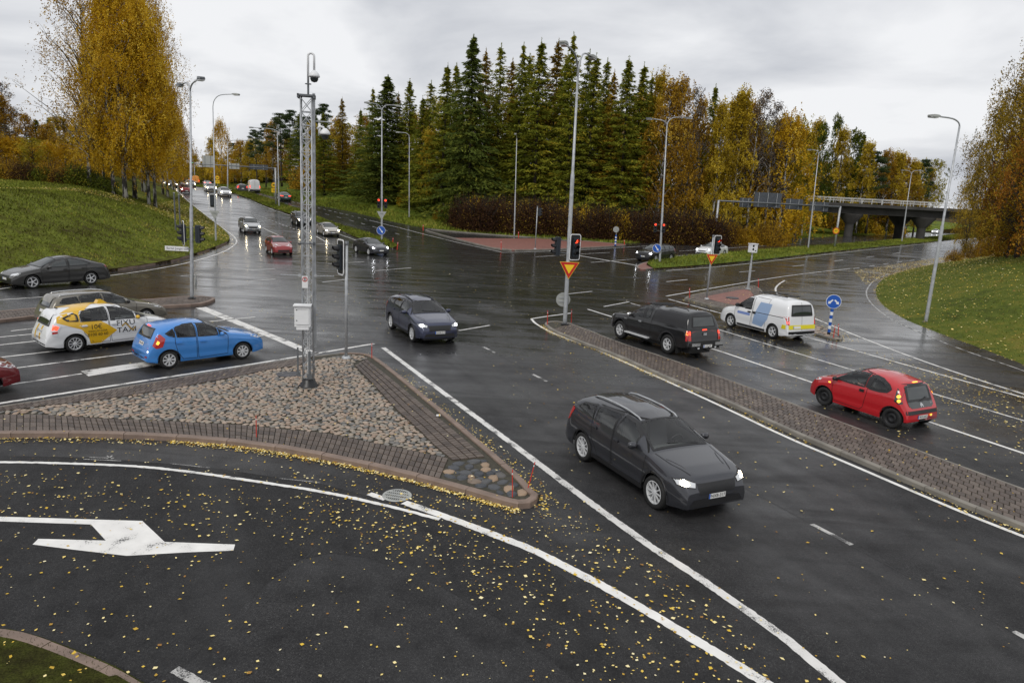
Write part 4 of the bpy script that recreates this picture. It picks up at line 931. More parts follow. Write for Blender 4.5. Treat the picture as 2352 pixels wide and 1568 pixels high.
# ------------------------------------------------ small three-door
def minicar():
    c = Car(3.435, 1.63, 2.34, .66, .30, [(0, .5), (.02, .66), (.08, .78), (.3, .88), (.6, .96), (.82, 1.02), (1.12, 1.2), (1.45, 1.36), (1.8, 1.44), (2.2, 1.465), (2.6, 1.44), (2.95, 1.37), (3.06, 1.33), (3.14, 1.16), (3.22, .95), (3.30, .78), (3.40, .66), (3.435, .45)],
            [(0, .54), (.3, .80), (.85, .92), (1.2, .95), (2.2, .98), (3.0, 1.02), (3.15, .95), (3.435, .55)], tw=.19, plan=(.24, .7, .14, .5))
    c.window('S', [(1.0, .985), (1.12, 1.07), (1.42, 1.26), (1.72, 1.345), (2.02, 1.36), (2.02, .985), (1.5, .97)], frame=.024); c.window('S', [(2.17, 1.345), (2.45, 1.31), (2.72, 1.21), (2.83, 1.12), (2.74, 1.03), (2.5, .99), (2.17, .985)], 'quarter_window', .05)
    c.part('window_frame', c.patch('L', [(2.05, .98), (2.05, 1.36), (2.15, 1.36), (2.15, .98)], .007), 'trim'); c.part('window_frame', c.patch('R', [(2.05, .98), (2.05, 1.36), (2.15, 1.36), (2.15, .98)], .007), 'trim')
    c.window('T', [(.86, -.62), (.86, .62), (1.6, .5), (1.6, -.5)], 'windscreen', .03); c.window('B', [(-.54, .84), (.54, .84), (.50, 1.27), (-.50, 1.27)], 'rear_window', .05)
    c.part('tailgate_glass', c.patch('B', [(-.56, .72), (-.45, .66), (.45, .66), (.56, .72), (.57, .84), (-.57, .84)], .009), 'glass_dark'); c.part('wiper', c.strip('B', [(0, .83), (-.33, .93)], .025, .03), 'trim')
    c.text('B', 'C1', -.47, .76, .06, .014, 'chrome'); c.part('maker_badge', c.strip('B', [(-.06, .72), (0, .79), (.06, .72)], .022, .016), 'chrome'); c.part('maker_badge', c.strip('B', [(-.06, .68), (0, .75), (.06, .68)], .022, .016), 'chrome')
    c.door([(.92, .9), (.98, .3), (1.95, .27), (2.05, .36), (2.12, .8), (2.12, 1.38), (1.75, 1.40), (1.4, 1.30)], None)
    for v in ('L', 'R'):
        h, nn, d = c.cast(v, 1.96, .86); mb = MB(); mb.box((0, 0, 0), (.15, .03, .075)); c.mbpart('handle', mb, 'trim', loc=h+nn*.012)
    lights(c, [(.07, .74), (.1, .82), (.32, .90), (.52, .92), (.46, .80), (.22, .74)], None); both(c, 'taillight', [(2.99, 1.20), (3.11, 1.2), (3.19, .95), (3.26, .80), (3.17, .76), (3.02, .82), (3.02, 1.0)], 'glass_dark')
    for z, sx in ((.98, 3.11), (.86, 3.15)):
        both(c, 'brake_light', [(sx+.05*math.cos(t), z+.05*math.sin(t)) for t in np.linspace(0, 5.6, 9)], 'lit_amber', .014)
    c.part('brake_light', c.patch('B', [(-.12, 1.325), (.12, 1.325), (.12, 1.345), (-.12, 1.345)], .02), 'lit_amber'); both(c, 'indicator', [(.78, .80), (.86, .80), (.86, .84), (.78, .84)], 'lit_amber', .012)
    c.part('bumper_strip', c.patch('B', [(-.72, .50), (.72, .50), (.72, .60), (-.72, .60)], .014), 'trim'); c.part('fog_light', c.patch('B', [(-.42, .40), (-.34, .40), (-.34, .46), (-.42, .46)], .016), 'lit_amber'); c.part('bumper', c.patch('B', [(-.6, .25), (.6, .25), (.55, .33), (-.55, .33)], .008), 'trim')
    c.plate('B', .40, 'IKH-642', y=.0); c.mirror(1.06, .97, 'trim', .085); c.wheels('steel', 12, .70); arches(c, 'trim', .012); c.seats([(1.8, 2), (2.5, 1)], .30)
    mb = MB(); mb.tube([(c.xf-1.6, 0, 1.42), (c.xf-2.0, 0, 1.55)], .006, 5); c.mbpart('aerial', mb, 'trim')
    return c.finish()
# ------------------------------------------------ taxi
def taxi():
    c = Car(4.615, 1.775, 2.78, .95, .31, [(0, .48), (.04, .6), (.2, .74), (.6, .9), (1.0, 1.0), (1.15, 1.03), (1.6, 1.28), (2.0, 1.47), (2.4, 1.55), (2.9, 1.575), (3.4, 1.55), (3.9, 1.48), (4.22, 1.42), (4.3, 1.36), (4.34, 1.2), (4.42, 1.02), (4.5, .86), (4.57, .72), (4.615, .48)],
            [(0, .52), (.4, .76), (1.1, .96), (1.6, 1.0), (2.5, 1.02), (3.5, 1.06), (4.1, 1.12), (4.35, 1.02), (4.615, .55)])
    c.window('S', [(1.3, 1.055), (1.62, 1.07), (1.62, 1.20)], 'quarter_window', .016); c.window('S', [(1.69, 1.05), (1.70, 1.24), (2.05, 1.40), (2.3, 1.45), (2.52, 1.47), (2.52, 1.06)]); c.window('S', [(2.62, 1.06), (2.62, 1.47), (3.0, 1.46), (3.38, 1.41), (3.50, 1.30), (3.48, 1.09)]); c.window('S', [(3.58, 1.10), (3.6, 1.30), (3.70, 1.36), (4.05, 1.24), (3.92, 1.14)], 'quarter_window', .03)
    c.window('T', [(1.2, -.68), (1.2, .68), (2.0, .55), (2.0, -.55)], 'windscreen', .03); c.window('B', [(-.60, .98), (.60, .98), (.54, 1.30), (-.54, 1.30)], 'rear_window', .03)
    c.door([(1.25, 1.0), (1.3, .3), (2.52, .27), (2.57, .9), (2.57, 1.50), (2.2, 1.47)], (2.42, .90)); c.door([(2.6, .9), (2.58, .27), (3.12, .29), (3.4, .62), (3.5, .95), (3.54, 1.35), (3.3, 1.46), (2.6, 1.50)], (3.4, .92))
    # yellow livery
    for v in ('L', 'R'):
        c.part('livery_arrow', c.patch(v, [(4.22, 1.28), (4.05, 1.36), (3.62, 1.42), (3.44, 1.45), (3.52, 1.36), (3.53, 1.06), (2.85, 1.045), (2.63, .90), (2.34, .66), (2.62, .44), (2.9, .25), (3.24, .25), (3.28, .46), (3.32, .57), (3.5, .80), (4.0, 1.0), (4.26, 1.10)], .0045, .06), 'taxi_yellow')
        i = c.text(v, '10€', 3.02 if v == 'R' else 2.98, .85, .24, .009); c.text(v, 'KESKUSTASSA', 2.98, .70, .095, .009, sx=1.05); c.text(v, '0100 60 60', 2.98, .575, .155, .009, sx=.95)
        sg = -1 if v == 'R' else 1
        for s0, txt, z in ((2.02, 'FIXU', .90), (2.0, 'TAXI', .64)): c.text(v, txt, s0, z, .27, .009, sx=1.15)
        c.part('livery_zigzag', c.strip(v, [(2.02-sg*.14, .70+.08), (2.02-sg*.02, .90), (2.02+sg*.22, .60), (2.02+sg*.32, .72)], .05, .011), 'gold')
        c.part('window_sticker', c.patch(v, [(3.66, 1.14), (3.86, 1.14), (3.86, 1.33), (3.66, 1.33)], .012), 'taxi_yellow')
    c.part('livery_roof', c.patch('T', [(4.1, -.62), (3.6, -.2), (3.9, .1), (4.05, .6), (3.2, .62), (2.5, .25), (2.1, -.1), (2.9, -.15), (3.3, -.62)], .008), 'taxi_yellow')
    for y0 in (-.1, .35): c.part('livery_stripe', c.patch('B', [(y0-.06, .45), (y0+.07, .45), (y0+.1, .7), (y0+.02, .93), (y0-.1, .93), (y0-.02, .7)], .0045), 'taxi_yellow')
    lights(c, [(.12, .68), (.2, .76), (.6, .92), (.72, .94), (.6, .82), (.3, .7)], None)
    both(c, 'taillight', [(4.10, 1.0), (4.34, 1.06), (4.44, .80), (4.42, .64), (4.26, .62), (4.2, .80)], 'lens_clear'); both(c, 'brake_light', [(4.20, .96), (4.36, 1.04), (4.42, .86), (4.28, .84)], 'lit_tail', .013); both(c, 'taillight_band', [(4.24, .80), (4.42, .80), (4.42, .72), (4.27, .74)], 'lens_red', .012)
    c.part('bumper', c.patch('B', [(-.76, .24), (.76, .24), (.7, .36), (-.7, .36)], .008), 'trim'); c.plate('B', .74, 'HTX-140'); c.text('B', '0100 60 60', 0, .52, .1, .01); c.mirror(1.62, 1.06, 'taxi_yellow'); c.wheels('alloy', 10, .72); arches(c, 'trim', .012); c.seats([(2.25, 2), (3.1, 1)], .34)
    mb = MB(); V = [(-.18, -.14, 0), (.2, -.14, 0), (.2, .14, 0), (-.18, .14, 0), (-.1, -.13, .13), (.04, -.13, .13), (.04, .13, .13), (-.1, .13, .13)]
    mb.add(V, [(0, 1, 5, 4), (1, 2, 6, 5), (2, 3, 7, 6), (3, 0, 4, 7), (4, 5, 6, 7)]); i = c.mbpart('roof_sign', mb, 'taxi_yellow', loc=Vector((c.xf-2.55, 0, 1.555)))
    mb = MB(); mb.tube([(0, 0, 0), (-.1, 0, .04)], .02, 5); c.mbpart('aerial', mb, 'trim', loc=Vector((c.xf-3.95, 0, 1.47)))
    # spoiler
    c.part('spoiler', c.patch('T', [(4.16, -.62), (4.36, -.5), (4.36, .5), (4.16, .62)], .03), 'paint_white')
    return c.finish()
# ------------------------------------------------ estate car
def estate(holes=True):
    c = Car(4.65, 1.79, 2.70, .93, .31, [(0, .48), (.05, .62), (.25, .72), (.7, .86), (1.1, .95), (1.25, .98), (1.7, 1.2), (2.1, 1.38), (2.5, 1.45), (3.0, 1.46), (3.6, 1.44), (4.1, 1.40), (4.28, 1.35), (4.38, 1.15), (4.5, .95), (4.57, .8), (4.62, .66), (4.65, .48)],
            [(0, .52), (.4, .74), (1.1, .90), (1.6, .94), (2.5, .97), (3.5, 1.0), (4.2, 1.06), (4.4, .98), (4.65, .55)], holes=holes)
    c.window('S', [(1.72, .985), (1.74, 1.16), (2.1, 1.31), (2.52, 1.36), (2.52, .99)]); c.window('S', [(2.62, .99), (2.62, 1.365), (3.3, 1.355), (3.42, 1.30), (3.36, 1.02)]); c.window('S', [(3.46, 1.03), (3.5, 1.33), (4.0, 1.29), (4.16, 1.14)], 'quarter_window', .02)
    c.window('T', [(1.3, -.68), (1.3, .68), (2.05, .54), (2.05, -.54)], 'windscreen', .03); c.window('B', [(-.58, .96), (.58, .96), (.52, 1.28), (-.52, 1.28)], 'rear_window', .03)
    c.door([(1.3, .95), (1.34, .3), (2.52, .27), (2.57, .9), (2.57, 1.40), (2.1, 1.36)], (2.42, .84)); c.door([(2.6, .9), (2.58, .27), (3.1, .29), (3.38, .6), (3.44, .95), (3.44, 1.34), (2.6, 1.40)], (3.3, .86))
    lights(c, [(.1, .64), (.16, .70), (.5, .80), (.7, .82), (.55, .72), (.25, .64)], [(4.2, .98), (4.4, 1.0), (4.5, .84), (4.46, .76), (4.3, .80)], 'lens_clear'); c.part('grille', c.patch('F', [(-.62, .28), (.62, .28), (.5, .5), (-.5, .5)], .008), 'trim')
    for y in (-.49, .49):
        mb = MB(); mb.tube([c.cast('T', s, y)[0]+Vector((0, 0, dz)) for s, dz in ((2.1, 0), (2.2, .03), (2.6, .035), (3.2, .035), (3.7, .035), (4.0, .03), (4.1, 0))], .022, 6); c.mbpart('roof_rail', mb, 'chrome', smooth=True)
    c.part('brake_light', c.patch('B', [(-.12, 1.31), (.12, 1.31), (.12, 1.33), (-.12, 1.33)], .02), 'lit_tail'); c.part('spoiler', c.patch('T', [(4.2, -.56), (4.40, -.5), (4.40, .5), (4.2, .56)], .03), 'paint_white')
    c.plate('B', .78, None); c.plate('F', .46, None); c.mirror(1.66, 1.0, 'trim'); c.wheels('alloy', 10, .72)
    if holes: c.seats([(2.25, 2), (3.1, 1)])
    return c.finish()
# ------------------------------------------------ sport utility
def suv(rails='trim', headmat='lit_head_white', n=5, grille='trim', holes=False):
    c = Car(4.69, 1.9, 2.865, .88, .36, [(0, .58), (.03, .8), (.12, .92), (.5, 1.02), (1.0, 1.1), (1.2, 1.13), (1.6, 1.36), (2.0, 1.56), (2.4, 1.64), (2.9, 1.66), (3.6, 1.63), (4.1, 1.56), (4.28, 1.5), (4.42, 1.22), (4.52, 1.02), (4.6, .85), (4.69, .55)],
            [(0, .62), (.3, .85), (1.2, 1.05), (2.5, 1.10), (3.8, 1.16), (4.3, 1.22), (4.5, 1.0), (4.69, .6)], sill=.27, tw=.24, holes=holes)
    c.window('S', [(1.66, 1.13), (1.70, 1.32), (2.05, 1.49), (2.45, 1.54), (2.45, 1.15)]); c.window('S', [(2.55, 1.15), (2.55, 1.54), (3.2, 1.52), (3.36, 1.47), (3.3, 1.18)]); c.window('S', [(3.42, 1.19), (3.46, 1.49), (3.95, 1.42), (4.1, 1.3)], 'quarter_window', .02)
    c.window('T', [(1.26, -.72), (1.26, .72), (2.0, .58), (2.0, -.58)], 'windscreen', .03); c.window('B', [(-.62, 1.14), (.62, 1.14), (.54, 1.42), (-.54, 1.42)], 'rear_window', .03)
    c.door([(1.25, 1.1), (1.3, .38), (2.46, .36), (2.5, 1.0), (2.5, 1.57), (2.05, 1.55)], (2.35, 1.0)); c.door([(2.53, 1.0), (2.5, .36), (3.05, .38), (3.35, .75), (3.4, 1.1), (3.4, 1.52), (2.53, 1.57)], (3.24, 1.02))
    lights(c, [(.55, .74), (.86, .78), (.88, .88), (.72, .90), (.52, .84)], [(4.2, 1.2), (4.36, 1.3), (4.52, 1.0), (4.48, .86), (4.38, .90)], headmat, hv='F')
    c.part('grille', c.patch('F', [(-.46, .60), (.46, .60), (.5, .82), (-.5, .82)], .01), grille); c.part('lower_grille', c.patch('F', [(-.7, .36), (.7, .36), (.6, .5), (-.6, .5)], .01), 'trim')
    for y in (-.5, .5):
        mb = MB(); mb.tube([c.cast('T', s, y)[0]+Vector((0, 0, dz)) for s, dz in ((2.05, 0), (2.15, .035), (2.6, .04), (3.1, .04), (3.6, .04), (3.85, .03), (3.95, 0))], .022, 6); c.mbpart('roof_rail', mb, rails, smooth=True)
    for y in (-.62, .62): c.part('bonnet_seam', c.strip('T', [(.25, y*.85), (.7, y*1.1), (1.16, y*1.2)], .012), 'seam')
    c.part('wiper', c.strip('T', [(1.28, .5), (1.36, -.3)], .03, .02), 'trim'); c.plate('F', .54, 'NXB-317'); c.plate('B', .86, None); c.mirror(1.64, 1.12, 'paint', .11); c.wheels('alloy', n, .70); arches(c, 'trim', .06); both(c, 'sill_trim', [(1.32, .27), (3.3, .27), (3.3, .37), (1.32, .37)], 'trim')
    if holes: c.seats([(2.25, 2), (3.1, 1)], .45)
    return c.finish()
# ------------------------------------------------ saloon
def saloon(headmat='lens_clear', n=5, tailmat='lens_red', plate=None):
    c = Car(4.6, 1.83, 2.73, .85, .33, [(0, .50), (.04, .66), (.2, .78), (.7, .92), (1.1, .98), (1.25, 1.0), (1.7, 1.22), (2.1, 1.4), (2.5, 1.465), (2.9, 1.465), (3.4, 1.38), (3.8, 1.23), (4.1, 1.12), (4.4, 1.06), (4.48, 1.0), (4.53, .85), (4.6, .5)],
            [(0, .54), (.4, .78), (1.2, .94), (2.5, .98), (3.6, 1.02), (4.2, 1.04), (4.6, .6)], holes=False)
    c.window('S', [(1.68, .995), (1.72, 1.16), (2.1, 1.32), (2.48, 1.37), (2.48, 1.01)]); c.window('S', [(2.58, 1.01), (2.58, 1.375), (3.0, 1.35), (3.34, 1.24), (3.62, 1.08), (3.3, 1.03)])
    c.window('T', [(1.3, -.68), (1.3, .68), (2.08, .54), (2.08, -.54)], 'windscreen', .03); c.window('T', [(3.2, -.54), (3.2, .54), (3.98, .64), (3.98, -.64)], 'rear_window', .03)
    c.door([(1.25, .95), (1.3, .3), (2.48, .28), (2.53, .9), (2.53, 1.42), (2.1, 1.38)], (2.38, .86)); c.door([(2.56, .9), (2.53, .28), (3.1, .3), (3.36, .62), (3.4, .98), (2.9, 1.40), (2.56, 1.42)], (3.25, .88))
    lights(c, [(.5, .64), (.82, .68), (.84, .78), (.68, .78), (.48, .72)], [(.4, .86), (.86, .88), (.86, .98), (.42, .94)], headmat, tailmat, 'F', 'B')
    c.part('grille', c.patch('F', [(-.42, .54), (.42, .54), (.44, .64), (-.44, .64)], .01), 'trim'); c.part('lower_grille', c.patch('F', [(-.7, .28), (.7, .28), (.6, .42), (-.6, .42)], .01), 'trim')
    for y in (-.6, .6): c.part('bonnet_seam', c.strip('T', [(.25, y*.8), (.7, y*1.08), (1.2, y*1.18)], .012), 'seam')
    c.plate('F', .48, None); c.plate('B', .70, None); c.mirror(1.64, .99); c.wheels('alloy', n, .72)
    return c.finish()
# ------------------------------------------------ small panel van
def panel_van():
    c = Car(4.41, 1.79, 2.68, .88, .32, [(0, .52), (.04, .72), (.15, .86), (.5, .98), (.9, 1.06), (1.0, 1.1), (1.4, 1.42), (1.75, 1.68), (2.1, 1.79), (2.6, 1.83), (3.5, 1.82), (4.12, 1.78), (4.22, 1.72), (4.29, 1.4), (4.34, 1.0), (4.38, .7), (4.41, .5)],
            [(0, .56), (.3, .82), (1.0, 1.0), (1.6, 1.05), (3.0, 1.08), (4.2, 1.1), (4.41, .8)], tumble=.16, cap=6., holes=True, plan=(.2, .7, .07, .3))
    c.window('S', [(1.2, 1.10), (1.42, 1.3), (1.72, 1.53), (1.9, 1.58), (2.12, 1.59), (2.14, 1.10)]); c.window('T', [(1.06, -.66), (1.06, .66), (1.8, .58), (1.8, -.58)], 'windscreen', .03); c.window('B', [(-.62, 1.15), (.62, 1.15), (.56, 1.58), (-.56, 1.58)], 'rear_window', .04)
    c.door([(1.1, 1.02), (1.16, .3), (2.14, .28), (2.2, .8), (2.2, 1.64), (1.8, 1.64)], (2.05, .95), 'trim'); c.door([(2.24, .3), (3.05, .3), (3.1, .9), (3.1, 1.68), (2.24, 1.68)], (2.36, .95), 'trim', 'sliding_door')
    for v in ('L', 'R'):
        c.part('livery_print', c.patch(v, [(2.3, .45), (2.9, .4), (3.2, .8), (3.3, 1.5), (2.6, 1.5), (2.4, 1.0)], .0045), 'livery_blue'); c.part('livery_print', c.patch(v, [(1.3, .78), (2.1, .78), (2.1, .90), (1.3, .90)], .005), 'livery_blue2'); c.part('side_rail', c.strip(v, [(2.2, 1.0), (4.1, 1.03)], .03), 'trim')
    lights(c, [(.5, .74), (.84, .80), (.84, .92), (.6, .90)], [(.74, .74), (.86, .74), (.86, 1.12), (.76, 1.12)], 'lens_clear', 'lens_red', 'F', 'B')
    c.part('brake_light', c.patch('B', [(.76, .80), (.85, .80), (.85, .92), (.76, .92)], .014), 'lit_tail'); c.part('brake_light', c.patch('B', [(-.85, .80), (-.76, .80), (-.76, .92), (-.85, .92)], .014), 'lit_tail')
    c.part('warning_panel', c.patch('B', [(-.8, .56), (.8, .56), (.8, .74), (-.8, .74)], .01), 'hi_vis'); both(c, 'warning_panel', [(4.05, .56), (4.3, .56), (4.3, .74), (4.1, .74)], 'hi_vis'); c.part('bumper', c.patch('B', [(-.8, .26), (.8, .26), (.8, .46), (-.8, .46)], .014), 'trim'); c.part('door_gap', c.strip('B', [(0, .5), (0, 1.72)], .014), 'seam')
    both(c, 'sill_trim', [(1.32, .23), (3.1, .23), (3.1, .33), (1.32, .33)], 'trim'); c.plate('B', .64, None, y=.3); c.mirror(1.32, 1.14, 'trim', .12); c.wheels('alloy', 5, .68); c.seats([(1.85, 2)], .45)
    mb = MB()
    for y in (-.35, .35): mb.box((c.xf-2.9, y, 1.87), (1.6, .05, .03))
    for s in (2.2, 2.9, 3.6): mb.box((c.xf-s, 0, 1.89), (.05, 1.1, .03))
    c.mbpart('roof_rack', mb, 'trim'); return c.finish()
plain('livery_blue', (.25, .36, .55), .4, coat=.6); plain('livery_blue2', (.18, .26, .55), .4, coat=.6); plain('hi_vis', (.72, .62, .02), .4)
# ------------------------------------------------ pickup with hard canopy
def pickup():
    c = Car(5.18, 1.80, 3.085, .9, .40, [(0, .72), (.03, .95), (.15, 1.06), (.6, 1.14), (1.1, 1.19), (1.3, 1.22), (1.65, 1.46), (2.0, 1.70), (2.3, 1.77), (3.1, 1.79), (3.2, 1.80), (3.6, 1.86), (4.7, 1.86), (4.86, 1.82), (4.98, 1.5), (5.06, 1.2), (5.10, 1.12), (5.14, .9), (5.18, .6)],
            [(0, .74), (.3, 1.0), (1.2, 1.10), (2.2, 1.14), (3.1, 1.16), (3.2, 1.18), (4.9, 1.20), (5.0, 1.12), (5.18, .8)], sill=.42, tw=.26, tumble=.24, cap=5., arch=.09, plan=(.22, .8, .03, .2), low=.05)
    c.window('S', [(1.62, 1.20), (1.78, 1.42), (2.0, 1.60), (2.15, 1.65), (2.36, 1.67), (2.33, 1.21)]); c.window('S', [(2.48, 1.21), (2.48, 1.67), (2.78, 1.66), (2.76, 1.24)], 'quarter_window', .02); c.window('T', [(1.34, -.66), (1.34, .66), (1.98, .56), (1.98, -.56)], 'windscreen', .03)
    c.part('rear_window', c.patch('B', [(-.60, 1.28), (.60, 1.28), (.52, 1.66), (-.52, 1.66)], .01), 'glass_dark'); c.part('window_frame', c.ringstrip('B', [(-.60, 1.28), (.60, 1.28), (.52, 1.66), (-.52, 1.66)], .02, .03, .014), 'trim')
    for v in ('L', 'R'): c.part('canopy_panel', c.patch(v, [(2.95, 1.24), (4.95, 1.24), (4.80, 1.70), (3.05, 1.68)], .012), 'matt_black'); c.part('canopy_seam', c.strip(v, [(2.9, 1.205), (4.98, 1.215)], .02), 'seam'); c.part('bed_seam', c.strip(v, [(2.9, .5), (2.92, 1.2), (3.0, 1.75)], .016), 'seam')
    c.door([(1.4, 1.14), (1.45, .5), (2.36, .48), (2.42, 1.0), (2.42, 1.70), (2.0, 1.66)], (2.24, 1.03), 'chrome')
    lights(c, [(.08, .92), (.12, 1.02), (.36, 1.10), (.4, 1.0), (.2, .9)], [(4.98, 1.16), (5.08, 1.16), (5.12, .74), (5.02, .74)], 'lens_clear'); both(c, 'brake_light', [(5.0, 1.12), (5.07, 1.12), (5.09, .98), (5.01, .98)], 'lit_amber', .014)
    lights(c, None, [(.72, .76), (.86, .76), (.85, 1.15), (.74, 1.15)], tv='B'); c.part('brake_light', c.patch('B', [(.74, .98), (.85, .98), (.85, 1.12), (.74, 1.12)], .014), 'lit_tail'); c.part('brake_light', c.patch('B', [(-.85, .98), (-.74, .98), (-.74, 1.12), (-.85, 1.12)], .014), 'lit_tail')
    c.part('brake_light', c.patch('B', [(-.12, 1.14), (.12, 1.14), (.12, 1.18), (-.12, 1.18)], .02), 'lit_tail'); c.part('tailgate', c.ringstrip('B', [(-.70, .72), (.70, .72), (.70, 1.18), (-.70, 1.18)], .007, .007, .005), 'seam'); mb = MB(); mb.box((0, 0, 0), (.02, .16, .09)); c.mbpart('tailgate_handle', mb, 'galv', loc=Vector((c.xf-5.15, 0, 1.0)))
    mb = MB(); mb.box((c.xf-5.26, 0, .60), (.16, 1.7, .14)); mb.box((c.xf-5.2, 0, .48), (.1, 1.5, .12)); i = c.mbpart('bumper', mb, 'trim')
    mb = MB()
    for y in (-.62, .62): mb.box((c.xf-5.345, y, .64), (.015, .44, .12))
    c.mbpart('bumper_chrome', mb, 'chrome', i); mb = MB()
    for y in (-.45, .45): mb.box((c.xf-5.31, y, .49), (.05, .07, .07))
    c.mbpart('reversing_light', mb, 'lens_clear', i); mb = MB(); mb.tube([(c.xf-5.1, 0, .4), (c.xf-5.35, 0, .38), (c.xf-5.4, 0, .46)], .025, 8); mb.lathe([(0.001, .05), (.03, .03), (.03, -.02), (.001, -.04)], (c.xf-5.4, 0, .5), 10); c.mbpart('tow_hitch', mb, 'steel_black', smooth=True)
    mb = MB(); mb.box((c.xf-5.35, 0, .56), (.012, .46, .115)); i = c.mbpart('number_plate', mb, 'plate_white'); V, F = text_geo('LJY-182', .1); mb = MB(); mb.add([(c.xf-5.359, -p[0]-.02, .56+p[1]) for p in V], F); c.mbpart('lettering', mb, 'text_black', i); mb = MB(); mb.box((c.xf-5.358, .205, .56), (.004, .04, .11)); c.mbpart('plate_band', mb, 'sign_blue', i)
    for sg in (1, -1):
        mb = MB(); mb.box((c.xf-2.15, sg*.93, .44), (1.5, .2, .05)); mb.box((c.xf-2.15, sg*.80, .42), (1.3, .1, .06)); c.mbpart('side_step', mb, 'alloy')
        mb = MB(); mb.tube([(c.xf-3.5, sg*.56, 1.88), (c.xf-3.6, sg*.56, 1.92), (c.xf-4.6, sg*.56, 1.92), (c.xf-4.7, sg*.56, 1.87)], .02, 6); c.mbpart('roof_rail', mb, 'trim')
        mb = MB(); mb.box((c.xf-c.ax[1]-.55, sg*.76, .34), (.02, .26, .4)); c.mbpart('mud_flap', mb, 'rubber')
    mb = MB()
    for s in (2.3, 2.45, 2.6, 2.75): mb.box((c.xf-s, 0, 1.79), (.05, 1.0, .03))
    c.mbpart('roof_ridge', mb, 'trim'); c.text('L', 'HILUX', 1.28, .98, .07, .01, 'chrome'); c.mirror(1.58, 1.18, 'chrome', .12); c.wheels('alloy', 6, .60); arches(c, 'matt_black', .11); c.seats([(2.0, 2)], .55)
    return c.finish()
# ------------------------------------------------ tall delivery van and lorry seen from afar
def tall_van():
    c = Car(5.5, 2.0, 3.3, .95, .35, [(0, .6), (.05, .9), (.3, 1.1), (.8, 1.25), (1.0, 1.35), (1.5, 1.9), (1.9, 2.3), (2.3, 2.45), (3.5, 2.5), (5.3, 2.48), (5.42, 2.4), (5.46, 1.5), (5.5, .5)], [(0, .62), (.4, 1.0), (1.2, 1.2), (5.3, 1.3), (5.5, .9)], sill=.3, tumble=.08, cap=9., holes=False, plan=(.18, .7, .04, .2))
    c.window('S', [(1.35, 1.3), (1.8, 1.8), (2.3, 1.85), (2.3, 1.3)]); c.window('T', [(1.08, -.75), (1.08, .75), (1.7, .7), (1.7, -.7)], 'windscreen', .03)
    lights(c, [(.5, .8), (.86, .86), (.86, 1.0), (.6, 1.0)], [(.82, .9), (.95, .9), (.95, 1.35), (.82, 1.35)], 'lit_head', 'lit_tail', 'F', 'B'); c.part('rear_door_gap', c.strip('B', [(0, .5), (0, 2.35)], .03), 'seam'); c.part('bumper', c.patch('B', [(-.9, .4), (.9, .4), (.9, .6), (-.9, .6)], .02), 'trim'); c.plate('B', .78, None); c.mirror(1.4, 1.4, 'trim', .14); c.wheels('hubcap', 6, .65)
    return c.finish()
# ------------------------------------------------ vehicles placed
ULa = math.atan2(UL[1], UL[0]); DOWN = ULa+math.pi        # heading away along the left road / towards us
HB = hatchback(True, 'EHE-685'); MC = minicar(); TX = taxi(); ES = estate(); PU = pickup(); PV = panel_van()
SUVn = suv(); SUVl = suv('galv', 'lit_head'); SAL = saloon(); SALh = saloon('lit_head_white'); SALl = saloon('lit_head', 5, 'lens_red'); SALt = saloon('lens_clear', 5, 'lit_tail'); HBl = hatchback(False); TV = tall_van()
place2(HB, (556, 824), (388, 846), -1, paint='paint_blue', name='hatchback_car', label='bright blue five-door hatchback waiting at the stop line beside the taxi', cat='car')
lane = G(313, 810)-G(44, 844); la = math.atan2(lane[1], lane[0])
p = G(173, 808); dv_ = np.array([math.cos(la), math.sin(la), 0]); q = p+dv_*TX.wb
place2(TX, PX(q), (173, 808), -1, paint='paint_white', name='taxi_car', label='white and yellow taxi with roof sign between the blue hatchback and the grey estate', cat='taxi')
p = G(352, 722)-dv_*ES.xf*1.; n_ = np.array([-dv_[1], dv_[0], 0])
ESPOS = AT(372, 724, 1); ep = G(374, 728)
place1(ES, (368, 731), la, 1, paint='paint_taupe', name='estate_car', label='grey-brown estate car with silver roof rails behind the taxi', cat='car')
p = G(40, 892)
place1(HBl, (33, 884), la, 1, paint='paint_dark_red', name='hatchback_car', label='dark red car cut off by the left picture edge, only its nose showing', cat='car')
place2(PU, (1424.5, 777), (1533, 812), 1, paint='paint_black', name='pickup_truck', label='black pickup truck with hard canopy and chrome wheels beside the paved median', cat='pickup truck')
place2(PV, (1672, 749), (1782, 779), 1, paint='paint_white', name='panel_van', label='white panel van with pale blue print and yellow rear panel, right of the pickup', cat='van')
MCT = place2(MC, (1892, 930), (2046, 982), 1, paint='paint_red', name='small_car', label='red three-door small car with black steel wheels and lit brake lights', cat='car')
rl = G(1636, 1080)-G(1223, 859); rd = math.atan2(rl[1], rl[0])
place1(suv('trim', 'lit_head_white', 7, holes=True), (1010, 793), rd+.02, 1, paint='paint_navy', name='suv_car', label='dark blue SUV with white headlights coming out of the junction towards the camera', cat='car')
place1(suv('galv', 'lit_head', 10, holes=True), (1640, 1192), rd, 1, paint='paint_charcoal', name='suv_car', label='charcoal SUV with yellowish headlights in the nearest lane, closest car to the camera', cat='car')
place2(SAL, (60, 664), (222, 652), 1, paint='paint_brown', name='saloon_car', label='dark saloon heading left along the kerb below the grassy bank', cat='car')
rr = G(1838, 568)-G(1552, 588); rra = math.atan2(rr[1], rr[0])+math.pi
place2(SUVn, (1502, 603), (1541, 600), 1, paint='paint_black', name='suv_car', label='black SUV with white headlights waiting beside the grass median, behind the blue arrow sign', cat='car')
place2(SALh, (1634, 590), (1663, 588), 1, paint='paint_white', name='saloon_car', label='white saloon waiting behind the black SUV at the grass median', cat='car')
